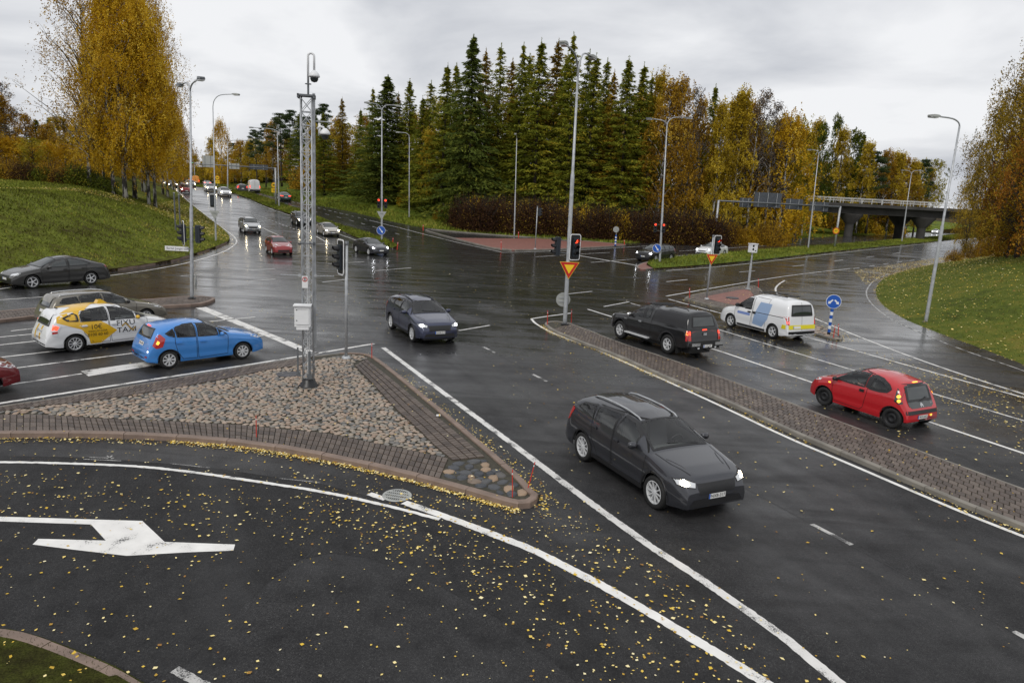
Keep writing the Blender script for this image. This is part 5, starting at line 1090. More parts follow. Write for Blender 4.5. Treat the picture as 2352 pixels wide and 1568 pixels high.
lc = G(700, 505)-G(860, 566); lca = math.atan2(lc[1], lc[0])+math.pi
for c, paint, px, nm, lb, dh in ((SUVl, 'paint_silver', (582, 537), 'suv_car', 'silver SUV with glaring headlights coming down the left lane of the far road', 0),
                             (HBl, 'paint_brick', (652, 587), 'hatchback_car', 'brick red car with headlights on entering the junction left of the lattice tower', 0),
                             (SALl, 'paint_champagne', (765, 544), 'saloon_car', 'champagne saloon with headlights on beside the median, right of the lattice tower', 0),
                             (SUVl, 'paint_black', (701, 520), 'suv_car', 'black car with headlights on, partly hidden behind the lattice tower', 0),
                             (SALh, 'paint_charcoal', (876, 588), 'saloon_car', 'dark grey saloon entering the junction past the end of the median', .12),
                             (SALl, 'paint_white', (520, 452), 'saloon_car', 'white car with headlights on, leading the far traffic down the left road', 0),
                             (SALl, 'paint_white', (487, 441), 'saloon_car', 'white car with headlights on, second in the far traffic on the left road', 0),
                             (SALl, 'paint_brick', (429, 445), 'saloon_car', 'small far red car with headlights on, left of the tall lamp post', 0),
                             (SUVl, 'paint_silver', (440, 431), 'suv_car', 'far pale car with headlights on behind the small red one', 0),
                             (SALl, 'paint_white', (385, 427), 'saloon_car', 'far white car with headlights on beside the birch trunks', 0),
                             (SALl, 'paint_black', (397, 432), 'saloon_car', 'far black car with headlights on beside the birch trunks', 0)):
    place1(c, px, lca+dh, 1, paint=paint, name=nm, label=lb, cat='car', group='oncoming cars on the left road')
for c, paint, px, nm, lb, ct in ((suv('trim', 'lens_clear'), 'paint_black', (558, 444), 'suv_car', 'black SUV driving away with red tail lights beside the white delivery van', 'car'),
                             (TV, 'paint_white', (586, 443), 'delivery_van', 'tall white delivery van driving away on the far road', 'van'),
                             (SALt, 'paint_green', (657, 463), 'saloon_car', 'dark green car driving away with bright red tail lights left of the tower', 'car'),
                             (SALt, 'paint_silver', (477, 428), 'saloon_car', 'far grey car driving away with red tail lights', 'car'),
                             (TV, 'paint_orange', (450, 424), 'delivery_van', 'far orange and white van driving away', 'van'),
                             (TV, 'paint_charcoal', (428, 419), 'delivery_van', 'far dark van at the top of the left road', 'van')):
    place1(c, px, ULa, -1, paint=paint, name=nm, label=lb, cat=ct, group='vehicles driving away on the left road', swap={'lens_red': 'lit_tail'})
place1(SALh, (2146, 537), math.atan2(*(G(2000, 552)-G(2140, 536))[1::-1]), 1, paint='paint_white', name='saloon_car', label='white car with headlights on coming out from under the bridge', cat='car')
# ================================================================== street furniture
def RZ(v, a): return np.array([v[0]*math.cos(a)-v[1]*math.sin(a), v[0]*math.sin(a)+v[1]*math.cos(a), v[2]])
def head_of(parent, loc, yaw, lit=None, plate=True, sc=1., litmat='lit_red'):
    """three-aspect signal head facing local +x"""
    M = Matrix.Rotation(yaw, 4, 'Z')
    mb = MB(); mb.box((0, 0, 0), (.2, .27, .88)); mb.box((-.06, 0, 0), (.1, .3, .8)); o = mb.obj('signal_head', 'signal_case', parent); o.location = loc; o.rotation_euler = (0, 0, yaw); o.scale = (sc,)*3
    if plate:
        def rrect(w, h, r, n=5): return [(sx*(w/2-r)+r*math.cos(a), sy*(h/2-r)+r*math.sin(a)) for sx, sy, a0 in ((1, 1, 0), (-1, 1, 90), (-1, -1, 180), (1, -1, 270)) for a in [math.radians(a0+90*k/n) for k in range(n+1)]]
        A = rrect(.60, 1.26, .12); B = rrect(.52, 1.18, .09)
        R_ = Matrix(((0, 0, 1), (1, 0, 0), (0, 1, 0)))
        mb = MB(); mb.prism(B, .0, .018, M=R_); mb.obj('backing_board', 'black_plastic', o)
        mb = MB(); n = len(A); V = [(.0, a, b) for a, b in A]+[(.0, a, b) for a, b in B]+[(.022, a, b) for a, b in A]+[(.022, a, b) for a, b in B]
        F = [(2*n+i, 2*n+(i+1) % n, 3*n+(i+1) % n, 3*n+i) for i in range(n)]+[(i, (i+1) % n, n+(i+1) % n, n+i) for i in range(n)]+[(i, (i+1) % n, 2*n+(i+1) % n, 2*n+i) for i in range(n)]
        mb.add(V, F); mb.obj('white_border', 'sign_white', o)
    for k, z in enumerate((.29, 0, -.29)):
        mb = MB(); mb.lathe([(.001, .108), (.07, .107), (.1, .1)], (0, 0, z), 16, 'x'); q = mb.obj('lens', litmat if lit == k else 'lens_off', o)
        mb = MB(); V = []; n = 12
        for dx in (.1, .3):
            for i in range(n+1):
                a = math.radians(-35+250*i/n); rr = .112
                V.append((dx-(0. if dx < .2 else .14*max(0, -math.sin(a)+.1)), rr*math.cos(a), z+rr*math.sin(a)))
        mb.add(V, [(i, i+1, n+2+i, n+1+i) for i in range(n)]); mb.obj('visor', 'black_plastic', o)
    return o
plain('signal_case', (.018, .024, .032), .45); plain('lens_off', (.015, .015, .015), .2); plain('board_edge', (.7, .7, .7), .4)
def traffic_light(label, base, h, yaw, lit=None, dz=-.45, off=(0, 0), plate=True, pole=True, sc=1., litmat='lit_red', group='traffic lights'):
    t = thing('traffic_light', label, 'traffic light', base, 0, group)
    if pole:
        mb = MB(); mb.tube([(0, 0, 0), (0, 0, h)], [.055, .055], 10); mb.lathe([(.16, 0), (.16, .06), (.09, .1), (.06, .1)], n=14); mb.obj('pole', 'galv', t, True); mb = MB(); mb.lathe([(.075, h-.09), (.075, h+.03), (.001, h+.04)], n=12); mb.obj('pole_cap', 'galv_dark', t, True)
    hd = head_of(t, (off[0], off[1], h+dz), yaw, lit, plate, sc, litmat)
    mb = MB()
    for z in (.3, -.3): mb.tube([(0, 0, h+dz+z), (off[0]*.8, off[1]*.8, h+dz+z)], .02, 6)
    mb.obj('bracket', 'galv_dark', t); return t
def lamp_post(label, base, top, heads, r0=.085, head='box', group='street lamps', lower=.45, zoff=0.):
    b = np.array(base); T = np.array(top); t = thing('street_lamp', label, 'street lamp', b, 0, group); v = T-b
    mb = MB(); mb.lathe([(.2, 0), (.2, .05), (r0*1.3, .09), (r0, .09)], n=16); mb.obj('base_collar', 'black_plastic', t)
    mb = MB(); mid = v*lower; mb.tube([(0, 0, 0), v*.02, mid, mid+v*.012, v], [r0, r0, r0*.92, r0*.66, r0*.5], 12); mb.obj('pole', 'galv', t, True)
    for H in heads:
        hv = np.array(H)-b; d = hv-v; ln = np.hypot(d[0], d[1]); dir_ = np.array([d[0], d[1], 0])/max(ln, 1e-6); up = d[2]
        a = hv-dir_*.35
        mb = MB(); P = [v, v+dir_*.04*ln+[0, 0, up*.45], v+dir_*.22*ln+[0, 0, up*.85], v+(a-v)*.55+[0, 0, up*.42], a]
        mb.tube(smoothline(P, 2), r0*.42, 8); arm = mb.obj('arm', 'galv', t, True)
        yaw = math.atan2(dir_[1], dir_[0]); mb = MB(); W2 = .16
        V = []
        for x, w, zt, zb in ((-.38, .06, .05, -.03), (-.2, .13, .08, -.05), (.1, .17, .09, -.05), (.36, .15, .06, -.04), (.40, .10, .03, -.03)):
            V += [(x, -w, zb), (x, w, zb), (x, w*.8, zt), (x, -w*.8, zt)]
        F = [(0, 1, 2, 3), (16, 19, 18, 17)]+[(i*4+k, i*4+(k+1) % 4, i*4+4+(k+1) % 4, i*4+4+k) for i in range(4) for k in range(4)]
        mb.add(V, F); o = mb.obj('lamp_head', 'lamp_grey' if head == 'box' else 'galv_dark', t, loc=hv, rz=yaw)
        mb = MB(); mb.box((.09, 0, -.075), (.5, .26, .05)); mb.obj('lamp_glass', 'lamp_glass', o)
    return t
def post(base, dist_top): return np.array(base)
def topat(base, px, py): return AT(px, py, base[1])
# --- lamps
LP = {}
def lamp(key, label, bpx, tpx, heads, z=0., **k):
    b = G(*bpx, z); LP[key] = b; T = topat(b, *tpx); return lamp_post(label, b, T, [AT(x, y, b[1]+d) for x, y, d in heads], **k)
lamp('c', 'tall double-armed street lamp carrying signals at the tip of the long paved median', (1297, 746), (1327, 178), [(1297, 101, -2.2), (1360, 131, 2.0)], .1, r0=.1, lower=.62)
lamp('l', 'double-armed street lamp carrying the white street name plate on the left median', (441, 686), (437, 210), [(460, 181, -2.), (414, 195, 2.)], .12, r0=.09, head='flat')
lamp('l2', 'single-arm street lamp standing on the left grass bank near its corner', (496, 561), (489, 245), [(541, 217, -.5)], r0=.085)
lamp('f', 'double-armed street lamp at the end of the left road median with blue arrow sign', (877, 556), (877, 256), [(845, 236, -1.), (912, 243, 1.)], .1, r0=.11)
lamp('f2', 'street lamp with one arm to the left at the edge of the conifers', (940, 503), (940, 315), [(915, 304, 0)], r0=.1)
lamp('m', 'street lamp facing the camera on the verge before the dark hedge', (1181, 543), (1187, 318), [(1184, 308, -2.5)], r0=.1)
lamp('r', 'double-armed street lamp at the nose of the right grass median', (1515, 607), (1532, 288), [(1493, 273, -.6), (1580, 271, .6)], .1, r0=.11, head='flat')
lamp('r2', 'single-arm street lamp on the verge behind the black SUV', (1552, 547), (1566, 362), [(1583, 349, 0)], r0=.1, head='flat')
lamp('b', 'double-armed street lamp on the right median before the gantry post', (1856, 572), (1880, 356), [(1860, 344, 0), (1908, 346, 0)], .2, r0=.11, head='flat')
lamp('b2', 'far double-armed street lamp standing in front of the bridge', (2071, 556), (2093, 402), [(2074, 391, 0), (2112, 392, 0)], .2, r0=.12, head='flat')
lamp('b3', 'far single-arm street lamp on the verge behind the gantry signs', (1841, 543), (1854, 384), [(1870, 378, 0)], r0=.12, head='flat')
lamp('e', 'leaning single-arm street lamp on the leafy right bank', (2126, 741), (2204, 290), [(2147, 267, -.5)], .05, r0=.1, lower=.5)
lamp('g', 'dark double-armed street lamp beside the left sign gantry', (641, 476), (637, 303), [(578, 293, 0), (688, 297, 0)], .1, r0=.12, head='flat')
lamp('g2', 'far double-armed street lamp behind the left gantry signs', (523, 437), (523, 330), [(480, 320, 0), (566, 323, 0)], .1, r0=.13, head='flat')
# --- signals
tl = lambda *a, **k: traffic_light(*a, **k)
b = LP['c']; z1 = topat(b, 1306, 567)[2]-b[2]; cp = topat(b, 1306, 567)
traffic_light('white-bordered red signal on the centre lamp post, above the yellow yield sign', cp-[0, 0, .0], 0, rd, 0, 0, RZ((.12, .28, 0), rd)[:2], pole=False)
traffic_light('dark signal seen from the side, left of the centre lamp post', topat(b, 1302, 567), 0, math.pi+.35, None, 0, (-.45, .1), plate=False, pole=False)
b = G(795, 823, .13)
traffic_light('white-bordered signal on its own grey post on the cobbled island', b, HGT(b, 556), la+math.pi-.25, None, -.55, RZ((.12, -.22, 0), la+math.pi-.25)[:2])
b = LP['l']
traffic_light('white-bordered signal left of the street name lamp post', topat(b, 438, 536), 0, la+math.pi-.3, None, 0, (-.32, -.1), pole=False); traffic_light('dark signal with visors to the right, on the street name lamp post', topat(b, 441, 537), 0, .1, None, 0, (.32, 0), plate=False, pole=False)
b = G(1623, 687, .1)
traffic_light('white-bordered red signal on a thin post on the small red island', b, HGT(b, 541), rd, 0, -.6, RZ((.1, .3, 0), rd)[:2])
b = LP['r']
for dx, lb in ((-.35, 'left one of the two small red signals on the right median lamp'), (.45, 'right one of the two small red signals on the right median lamp')): traffic_light(lb, topat(b, 1513, 523), 0, -1.75, 0, 0, (dx, -.15), plate=False, pole=False)
b = LP['f']
for dx, lb in ((-.3, 'left one of the two red signals on the left road median lamp'), (.45, 'right one of the two red signals on the left road median lamp')): traffic_light(lb, topat(b, 877, 467), 0, -1.5, 0, 0, (dx, -.15), plate=False, pole=False, sc=1.15)
b = G(1229, 572, .12)
traffic_light('dark signal on a thin post on the red paved triangle', b, HGT(b, 474), .3, None, -.6, (.25, 0), plate=False)
b = LP['l2']
traffic_light('pair of dark signal backs on the lamp post of the left bank', topat(b, 493, 462), 0, 1.5, None, 0, (-.25, .12), plate=True, pole=False); 
for px, py, bp, lb in ((444, 380, 421, 'far green signal above the left road, near the gantry post'), (412, 401, 436, 'far green signal on a dark post beside the birches'), (498, 407, 424, 'far green signal to the right of the left carriageway')):
    b = G(px, bp); traffic_light(lb, b, HGT(b, py-8), -1.3, 1, -.3, (0, -.15), plate=False, sc=1.3, litmat='lit_green')
for a_, lb in (((402, 496), 'plain grey post on the slope of the left bank, right of the birches'), ((412, 480), 'plain dark post on the slope of the left bank near the road')):
    d_ = 66; p_ = AT(*a_, d_); p_[2] = TZ(p_[0], p_[1]); t = thing('sign_post', lb, 'post', p_); mb = MB(); mb.tube([(0, 0, 0), (0, 0, 3.4)], .07, 8); mb.obj('pole', 'galv_dark', t); mb = MB(); mb.lathe([(.09, 3.38), (.09, 3.44), (.001, 3.46)], n=10); mb.obj('pole_cap', 'galv', t)
# --- signs
def disc_part(parent, r, mat, x, n=28, name='face'):
    mb = MB(); mb.lathe([(.001, x), (r, x)], n=n, axis='x'); return mb.obj(name, mat, parent)
def sign_at(name, label, loc, yaw, cat='sign', group=None): return thing(name, label, cat, loc, yaw, group)
def flat(poly, x, parent, name, mat):
    mb = MB(); mb.add([(x, a, b) for a, b in poly], [tuple(range(len(poly)))]); return mb.obj(name, mat, parent)
def yield_sign(label, loc, yaw, side=.9, back=False):
    t = sign_at('yield_sign', label, loc, yaw); h = side*.866
    def tri(s): return [(-side/2*s, h/3*s), (side/2*s, h/3*s), (0, -h*2/3*s)]
    R_ = Matrix(((0, 0, 1), (1, 0, 0), (0, 1, 0))); mb = MB(); mb.prism(tri(1.04), -.03, -.004, M=R_); mb.obj('plate', 'sign_back', t)
    flat(tri(1.04), .0, t, 'yellow_edge', 'sign_yellow'); flat(tri(.97), .004, t, 'red_border', 'sign_red'); flat([(a, b) for a, b in tri(.55)], .008, t, 'yellow_centre', 'sign_yellow'); return t
def arrow_poly(c, d, ln, w, hw, hl):
    d = np.array(d)/np.hypot(*d); n_ = np.array([-d[1], d[0]]); c = np.array(c)
    P = [c-d*ln/2+n_*w/2, c-d*ln/2-n_*w/2, c+d*(ln/2-hl)-n_*w/2, c+d*(ln/2-hl)-n_*hw/2, c+d*ln/2, c+d*(ln/2-hl)+n_*hw/2, c+d*(ln/2-hl)+n_*w/2]
    return [tuple(p) for p in P]
def blue_sign(label, loc, yaw, r=.32, arrows=1):
    t = sign_at('arrow_sign', label, loc, yaw); mb = MB(); mb.lathe([(.001, -.03), (r, -.03), (r, -.003), (.001, -.003)], n=28, axis='x'); mb.obj('plate', 'sign_back', t)
    disc_part(t, r, 'sign_white', 0., name='white_edge'); disc_part(t, r*.94, 'sign_blue', .004)
    if arrows == 1: flat(arrow_poly((0, 0), (.75, -1), r*1.4, r*.2, r*.55, r*.42), .008, t, 'arrow', 'sign_white')
    else:
        for s in (-1, 1): flat(arrow_poly((s*r*.42, -.02), (s, -1), r*.85, r*.2, r*.5, r*.36), .008, t, 'arrow', 'sign_white')
    return t
b = LP['c']; yield_sign('yellow and red yield triangle on the centre lamp post below the signal', topat(b, 1306, 614)+[.02, -.16, 0], -1.5, .92)
b = G(1623, 687, .1); yield_sign('yellow and red yield triangle on the thin post of the small red island', topat(b, 1634, 592)+[0, -.12, 0], -1.4, .78)
b = LP['r']; blue_sign('blue disc with white arrow on the right median lamp, before the black SUV', topat(b, 1509, 570)+[-.05, -.2, 0], -1.75, .42)
b = LP['f']; blue_sign('blue disc with white arrow on the left road median lamp', topat(b, 876, 529)+[0, -.2, 0], -1.5, .48)
def striped_post(name, label, b, h, r=.055):
    t = thing(name, label, 'sign post', b)
    for k in range(7):
        mb = MB(); mb.tube([(0, 0, .12+(h-.12)*k/7), (0, 0, .12+(h-.12)*(k+1)/7)], r, 10); mb.obj('band', 'sign_blue' if k % 2 == 0 else 'sign_white', t)
    mb = MB(); mb.tube([(0, 0, 0), (0, 0, .12)], r*1.1, 10); mb.obj('foot', 'black_plastic', t); mb = MB(); mb.tube([(0, 0, h), (0, 0, h+.7)], .03, 8); mb.obj('pole', 'galv', t); return t
b = G(1903, 768, .06); hz_ = HGT(b, 708); striped_post('striped_post', 'blue and white striped post on the small stony island', b, hz_, .075); blue_sign('blue disc with two white arrows on the striped post', topat(b, 1913, 692)+[0, -.1, 0], -1.85, .36, 2)
b = G(1413, 566, .1); striped_post('striped_post', 'blue and white striped post at the far end of the red triangle', b, HGT(b, 540), .11)
def back_disc(label, loc, yaw, r):
    t = sign_at('round_sign', label, loc, yaw); mb = MB(); mb.lathe([(.001, -.02), (r, -.02), (r, .0), (.001, .0)], n=28, axis='x'); mb.obj('plate', 'sign_back', t); mb = MB(); mb.box((.02, 0, .1), (.03, r*1.2, .04)); mb.box((.02, 0, -.1), (.03, r*1.2, .04)); mb.obj('clamp', 'galv', t)
back_disc('grey back of a round sign above the far striped post', topat(b, 1415, 527)+[0, -.05, 0], -1.5, .38)
b = LP['c']; back_disc('grey back of a round sign low on the centre lamp post', topat(b, 1294, 689)+[0, .14, 0], -1.5, .35)
b = LP['l']; back_disc('grey round sign seen edge-on, low on the street name lamp post', topat(b, 449, 646)+[.03, 0, 0], .35, .42)
for k_, px, py, s_, lb in (('f', 877, 492, 1.05, 'grey back of a yield triangle below the red signals of the left median'), ('l2', 494, 491, .95, 'grey back of a yield triangle on the lamp post of the left bank')):
    t = sign_at('yield_sign', lb, topat(LP[k_], px, py)+[0, -.12, 0], -1.5); h_ = s_*.866; R_ = Matrix(((0, 0, 1), (1, 0, 0), (0, 1, 0))); mb = MB(); mb.prism([(-s_/2, h_/3), (s_/2, h_/3), (0, -h_*2/3)], -.015, .015, M=R_); mb.obj('plate', 'sign_back', t); mb = MB(); mb.box((.03, 0, .05), (.03, .4, .04)); mb.obj('clamp', 'galv_dark', t)
# street name plate
b = LP['l']; pl_ = topat(b, 436, 572); t = sign_at('street_name_sign', 'white street name plate reading Bertel Jungin tie on the left lamp post', pl_, 0)
wn = 54/FPX*np.hypot(b[1], 0)*1.0; mb = MB(); mb.box((-wn/2-.02, -.1, 0), (wn, .02, wn*.19)); mb.obj('plate', 'sign_white', t); V, F = text_geo('Bertel Jungin tie', wn*.135); V[:, 0] *= 1.0; mb = MB(); mb.add([(p[0]-wn/2-.02, -.113, p[1]) for p in V], F); mb.obj('lettering', 'text_black', t)
mb = MB(); mb.box((-.03, -.05, 0), (.08, .12, .06)); mb.obj('clamp', 'galv', t)
# yellow warning signs by the far road
for px, bp, tp, lb in ((630, 452, 420, 'small yellow warning signs on a post right of the far road'), (500, 432, 404, 'small yellow warning signs on a post in the far left median')):
    b = G(px, bp); h_ = HGT(b, tp); t = sign_at('warning_sign', lb, b, -1.4); mb = MB(); mb.tube([(0, 0, 0), (0, 0, h_)], .04, 8); mb.obj('pole', 'galv', t); mb = MB(); mb.lathe([(.001, .06), (.5, .06), (.5, .03)], (0, 0, h_-.4), 24, 'x'); mb.obj('face', 'sign_yellow', t); mb = MB(); mb.lathe([(.44, .066), (.5, .066)], (0, 0, h_-.4), 24, 'x'); mb.obj('red_border', 'sign_red', t)
    mb = MB(); mb.box((.06, 0, h_-.4), (.02, .5, .16)); mb.obj('symbol', 'text_black', t); mb = MB(); mb.box((.05, 0, h_-1.35), (.03, .95, .75)); q = mb.obj('lower_plate', 'sign_yellow', t); V, F = text_geo('60', .5); mb = MB(); mb.add([(.07, p[0], h_-1.35+p[1]) for p in V], F); mb.obj('lettering', 'text_black', q)
# --- speed camera
b = G(1718, 664, .1); h_ = HGT(b, 560); t = thing('speed_camera', 'white speed camera box on a grey post on the small red island', 'speed camera', b, .35)
mb = MB(); mb.tube([(0, 0, 0), (0, 0, h_*.55), (0, 0, h_*.56), (0, 0, h_-.6)], [.09, .09, .065, .065], 10); mb.lathe([(.2, 0), (.2, .05), (.1, .08)], n=12); mb.obj('pole', 'galv', t)
mb = MB(); mb.box((0, 0, h_-.33), (.5, .42, .62)); mb.box((0, 0, h_), (.58, .5, .05)); o = mb.obj('camera_box', 'cabinet_white', t)
for x, z in ((-.12, .18), (-.12, -.06)): mb = MB(); mb.lathe([(.001, -.216), (.085, -.216), (.085, -.2)], (x, 0, h_-.33+z), 16, 'y'); mb.obj('camera_lens', 'glass_dark', o)
mb = MB(); mb.box((.1, -.215, h_-.5), (.12, .01, .08)); mb.obj('camera_lens', 'glass_dark', o)
# --- lattice tower
b = G(709, 886, KH-.02); HT = HGT(b, 222); t = thing('lattice_tower', 'slim galvanised lattice tower with traffic cameras and white cabinet on the cobbled island', 'tower', b, .18)
mb = MB(); mb.lathe([(.3, 0), (.3, .03), (.25, .06), (.25, .1), (.2, .12), (.2, .22), (.16, .24), (.001, .24)], n=28); mb.obj('base_plate', 'black_plastic', t, True)
hw = .155; Z1 = .25
for sx in (-1, 1):
    for sy in (-1, 1):
        mb = MB(); mb.tube([(sx*hw, sy*hw, Z1), (sx*hw, sy*hw, HT)], .018, 8); mb.obj('leg', 'galv', t, True)
nb = 22; bz = np.linspace(Z1+.05, HT-.05, nb+1)
br = MB(); cr = [(-hw, -hw), (hw, -hw), (hw, hw), (-hw, hw)]
for k in range(nb):
    for e in range(4):
        a_, c_ = cr[e], cr[(e+1) % 4]
        mb = MB(); mb.tube([(*a_, bz[k]), (*c_, bz[k])], .012, 6); mb.obj('strut', 'galv', t)
        if e % 2 == 0: mb = MB(); mb.tube([(*c_, bz[k]), (*a_, bz[k+1])], .009, 6); mb.obj('diagonal', 'galv', t)
        if (k+e) % 2 and e % 2: a_, c_ = c_, a_
        mb = MB(); mb.tube([(*a_, bz[k]), (*c_, bz[k+1])], .011, 6); mb.obj('diagonal', 'galv', t)
mb = MB(); mb.box((0, 0, HT+.02), (.48, .4, .05)); mb.box((-.22, 0, HT), (.05, .4, .11)); mb.box((.22, 0, HT), (.05, .4, .11)); mb.obj('top_frame', 'galv_dark', t)
for z_ in (bz[11],):
    mb = MB(); mb.box((-.19, -.1, z_), (.08, .08, .09)); mb.box((.19, -.1, z_), (.08, .08, .09)); mb.tube([(-.25, -.17, z_), (.25, -.17, z_)], .016, 6); mb.obj('joint_clamp', 'galv_dark', t)
mb = MB(); mb.box((.205, -.02, (HT+1.15)/2+.1), (.075, .08, HT-1.15)); mb.obj('side_channel', 'galv', t)
mb = MB()
for dx, dy in ((-.02, 0), (.03, .02)): mb.tube([(dx, dy, .3), (dx, dy, HT-.9)], .018, 6)
mb.obj('cable', 'sign_white', t)
zt = HT; S1 = topat(b, 711, 184)[2]-b[2]; S2 = topat(b, 713, 122)[2]-b[2]
mb = MB(); mb.tube([(.05, 0, zt), (.05, 0, S1)], .03, 10); mb.lathe([(.09, S1-.12), (.09, S1-.1)], (.05, 0, 0), 10); mb.obj('mast', 'galv_dark', t)
r_ = .085; mb = MB(); mb.tube([(.05, 0, S1), (.05, 0, S2-r_)]+[(.05+r_-r_*math.cos(a), 0, S2-r_+r_*math.sin(a)) for a in np.linspace(.2, 3.14, 10)]+[(.05+2*r_, 0, S2-.5)], .032, 10); i_ = mb.obj('camera_hook', 'cabinet_white', t, True)
def dome(parent, c, s=1.):
    mb = MB(); mb.lathe([(.001, .16*s), (.05*s, .16*s), (.12*s, .09*s), (.16*s, .02*s), (.16*s, -.02*s), (.12*s, -.03*s)], c, 18); o = mb.obj('dome_housing', 'cabinet_white', parent, True)
    mb = MB(); mb.lathe([(.115*s, -.03*s), (.115*s, -.09*s), (.08*s, -.15*s), (.001, -.175*s)], c, 16); mb.obj('dome_glass', 'glass_dark', o, True)
dome(t, (.05+2*r_, 0, S2-.62), .98)
zc_ = topat(b, 735, 305)[2]-b[2]; mb = MB(); mb.tube([(.3, -.05, zc_+.1), (.38, -.05, zc_+.18), (.47, -.05, zc_+.16), (.51, -.05, zc_+.05)], .035, 8); mb.box((.36, 0, zc_+.1), (.06, .12, .34)); mb.obj('camera_arm', 'cabinet_white', t, True); dome(t, (.52, -.05, zc_-.02), .95)
mb = MB(); zz_ = topat(b, 720, 278)[2]-b[2]; mb.tube([(.25, 0, zz_), (.78, 0, zz_)], .016, 6); mb.tube([(-.12, -.1, zz_-.55), (-.12, -.1, zz_-.4), (0, -.15, zz_-.38)], .035, 6); mb.obj('aerial_arm', 'galv', t)
zb_ = topat(b, 692, 720)[2]-b[2]; mb = MB(); mb.box((-.12, -.34, zb_), (.46, .26, .62)); o = mb.obj('cabinet', 'cabinet_white', t); mb = MB(); mb.box((-.12, -.485, zb_+.02), (.38, .02, .52)); q = mb.obj('cabinet_door', 'cabinet_white', o); mb = MB(); mb.box((-.12, -.36, zb_+.33), (.52, .36, .035)); mb.obj('cabinet_hood', 'cabinet_white', o); mb = MB(); mb.box((-.12, -.36, zb_-.36), (.36, .2, .1)); mb.obj('cable_cover', 'cabinet_white', o)
V, F = text_geo('LIIKENNEVIRASTO', .038); mb = MB(); mb.add([(p[0]-.12, -.497, zb_+.22+p[1]) for p in V], F); mb.obj('lettering', 'sign_grey', o)
for z in (.2, -.12): mb = MB(); mb.lathe([(.001, -.5), (.018, -.5), (.018, -.49)], (-.28, 0, zb_+z), 8, 'y'); mb.obj('cabinet_lock', 'black_plastic', o)
zs_ = topat(b, 700, 645)[2]-b[2]; mb = MB(); mb.box((-.06, -.24, zs_), (.17, .012, .36)); o = mb.obj('notice_plate', 'sign_white', t); mb = MB(); mb.lathe([(.05, -.249), (.075, -.249)], (-.06, 0, zs_+.08), 18, 'y'); mb.obj('red_ring', 'sign_red', o); mb = MB(); mb.box((-.06, -.249, zs_+.08), (.03, .003, .09)); mb.obj('symbol', 'text_black', o)
za_ = topat(b, 709, 632)[2]-b[2]
for s_ in (-1, 1):
    mb = MB(); mb.tube([(s_*.2, -.1, za_), (s_*.78, -.1, za_)], .012, 6)
    for x in np.linspace(.3, .76, 6): mb.tube([(s_*x, -.22+.02*x, za_+.005), (s_*x, .02, za_+.005)], .006, 5)
    mb.box((s_*.22, -.1, za_), (.1, .07, .07)); mb.obj('yagi_aerial', 'galv', t)
zg_ = topat(b, 690, 825)[2]-b[2]; mb = MB(); mb.box((-.3, -.16, zg_), (.05, .05, .85)); mb.box((.06, -.28, zg_-.1), (.07, .06, .85)); mb.box((-.28, -.14, zg_-.42), (.1, .12, .12)); mb.box((.06, -.26, zg_-.45), (.16, .12, .1)); mb.obj('junction_box', 'galv_dark', t)
# --- red marker sticks
for i, ((bx, by), (tx, ty), z) in enumerate([((589, 1003), (588, 955), KH), ((1177, 1141), (1177, 1078), KH), ((1213, 1120), (1229, 1060), KH), ((854, 822), (854, 788), KH), ((1257, 746), (1258, 713), .1), ((1312, 741), (1313, 710), .1), ((1584, 684), (1584, 661), .1), ((1742, 661), (1742, 640), .1), ((1914, 777), (1918, 747), .06), ((1925, 773), (1926, 744), .06), ((972, 530), (972, 516), .1), ((1151, 574), (1151, 553), .1), ((1191, 547), (1191, 532), .1), ((1434, 563), (1434, 551), .1), ((912, 574), (914, 556), .1), ((902, 560), (903, 546), .1)]):
    nm = ['before the front kerb of the cobbled island', 'upright one at the rounded tip of the cobbled island', 'slanting one at the rounded tip of the cobbled island', 'at the far corner of the cobbled island', 'left of the centre lamp post foot', 'right of the centre lamp post foot', 'on the left corner of the small red island', 'beside the speed camera post', 'left one of two beside the striped post', 'right one of two beside the striped post', 'at the left point of the red triangle', 'at the front corner of the red triangle', 'at the back edge of the red triangle', 'at the right point of the red triangle', 'at the end of the left road median', 'behind the dark grey saloon on the left road median'][i]
    b = G(bx, by, z); T = topat(b, tx, ty)-b; t = thing('marker_stick', 'thin red marker stick '+nm, 'marker stick', b, 0, 'red marker sticks'); rr_ = max(.011, .0006*b[1])
    mb = MB(); mb.tube([(0, 0, 0), T*.82], rr_, 6); mb.obj('stick', 'red_stick', t); mb = MB(); mb.tube([T*.82, T*.88], rr_*1.04, 6); mb.obj('reflector', 'sign_white', t); mb = MB(); mb.tube([T*.88, T], rr_, 6); mb.obj('stick_tip', 'red_stick', t)
b = G(1007, 956, KH); t = thing('drink_can', 'small crushed drink can lying on the paving near the kerb', 'can', b+[0, 0, .03], .4); mb = MB(); mb.lathe([(.001, -.06), (.026, -.06), (.032, -.045), (.029, 0), (.033, .045), (.024, .06), (.001, .06)], n=12, axis='x'); mb.obj('can_body', 'sign_white', t, True); mb = MB(); mb.lathe([(.0335, .01), (.0335, .035)], n=12, axis='x'); mb.obj('can_label', 'sign_yellow', t)
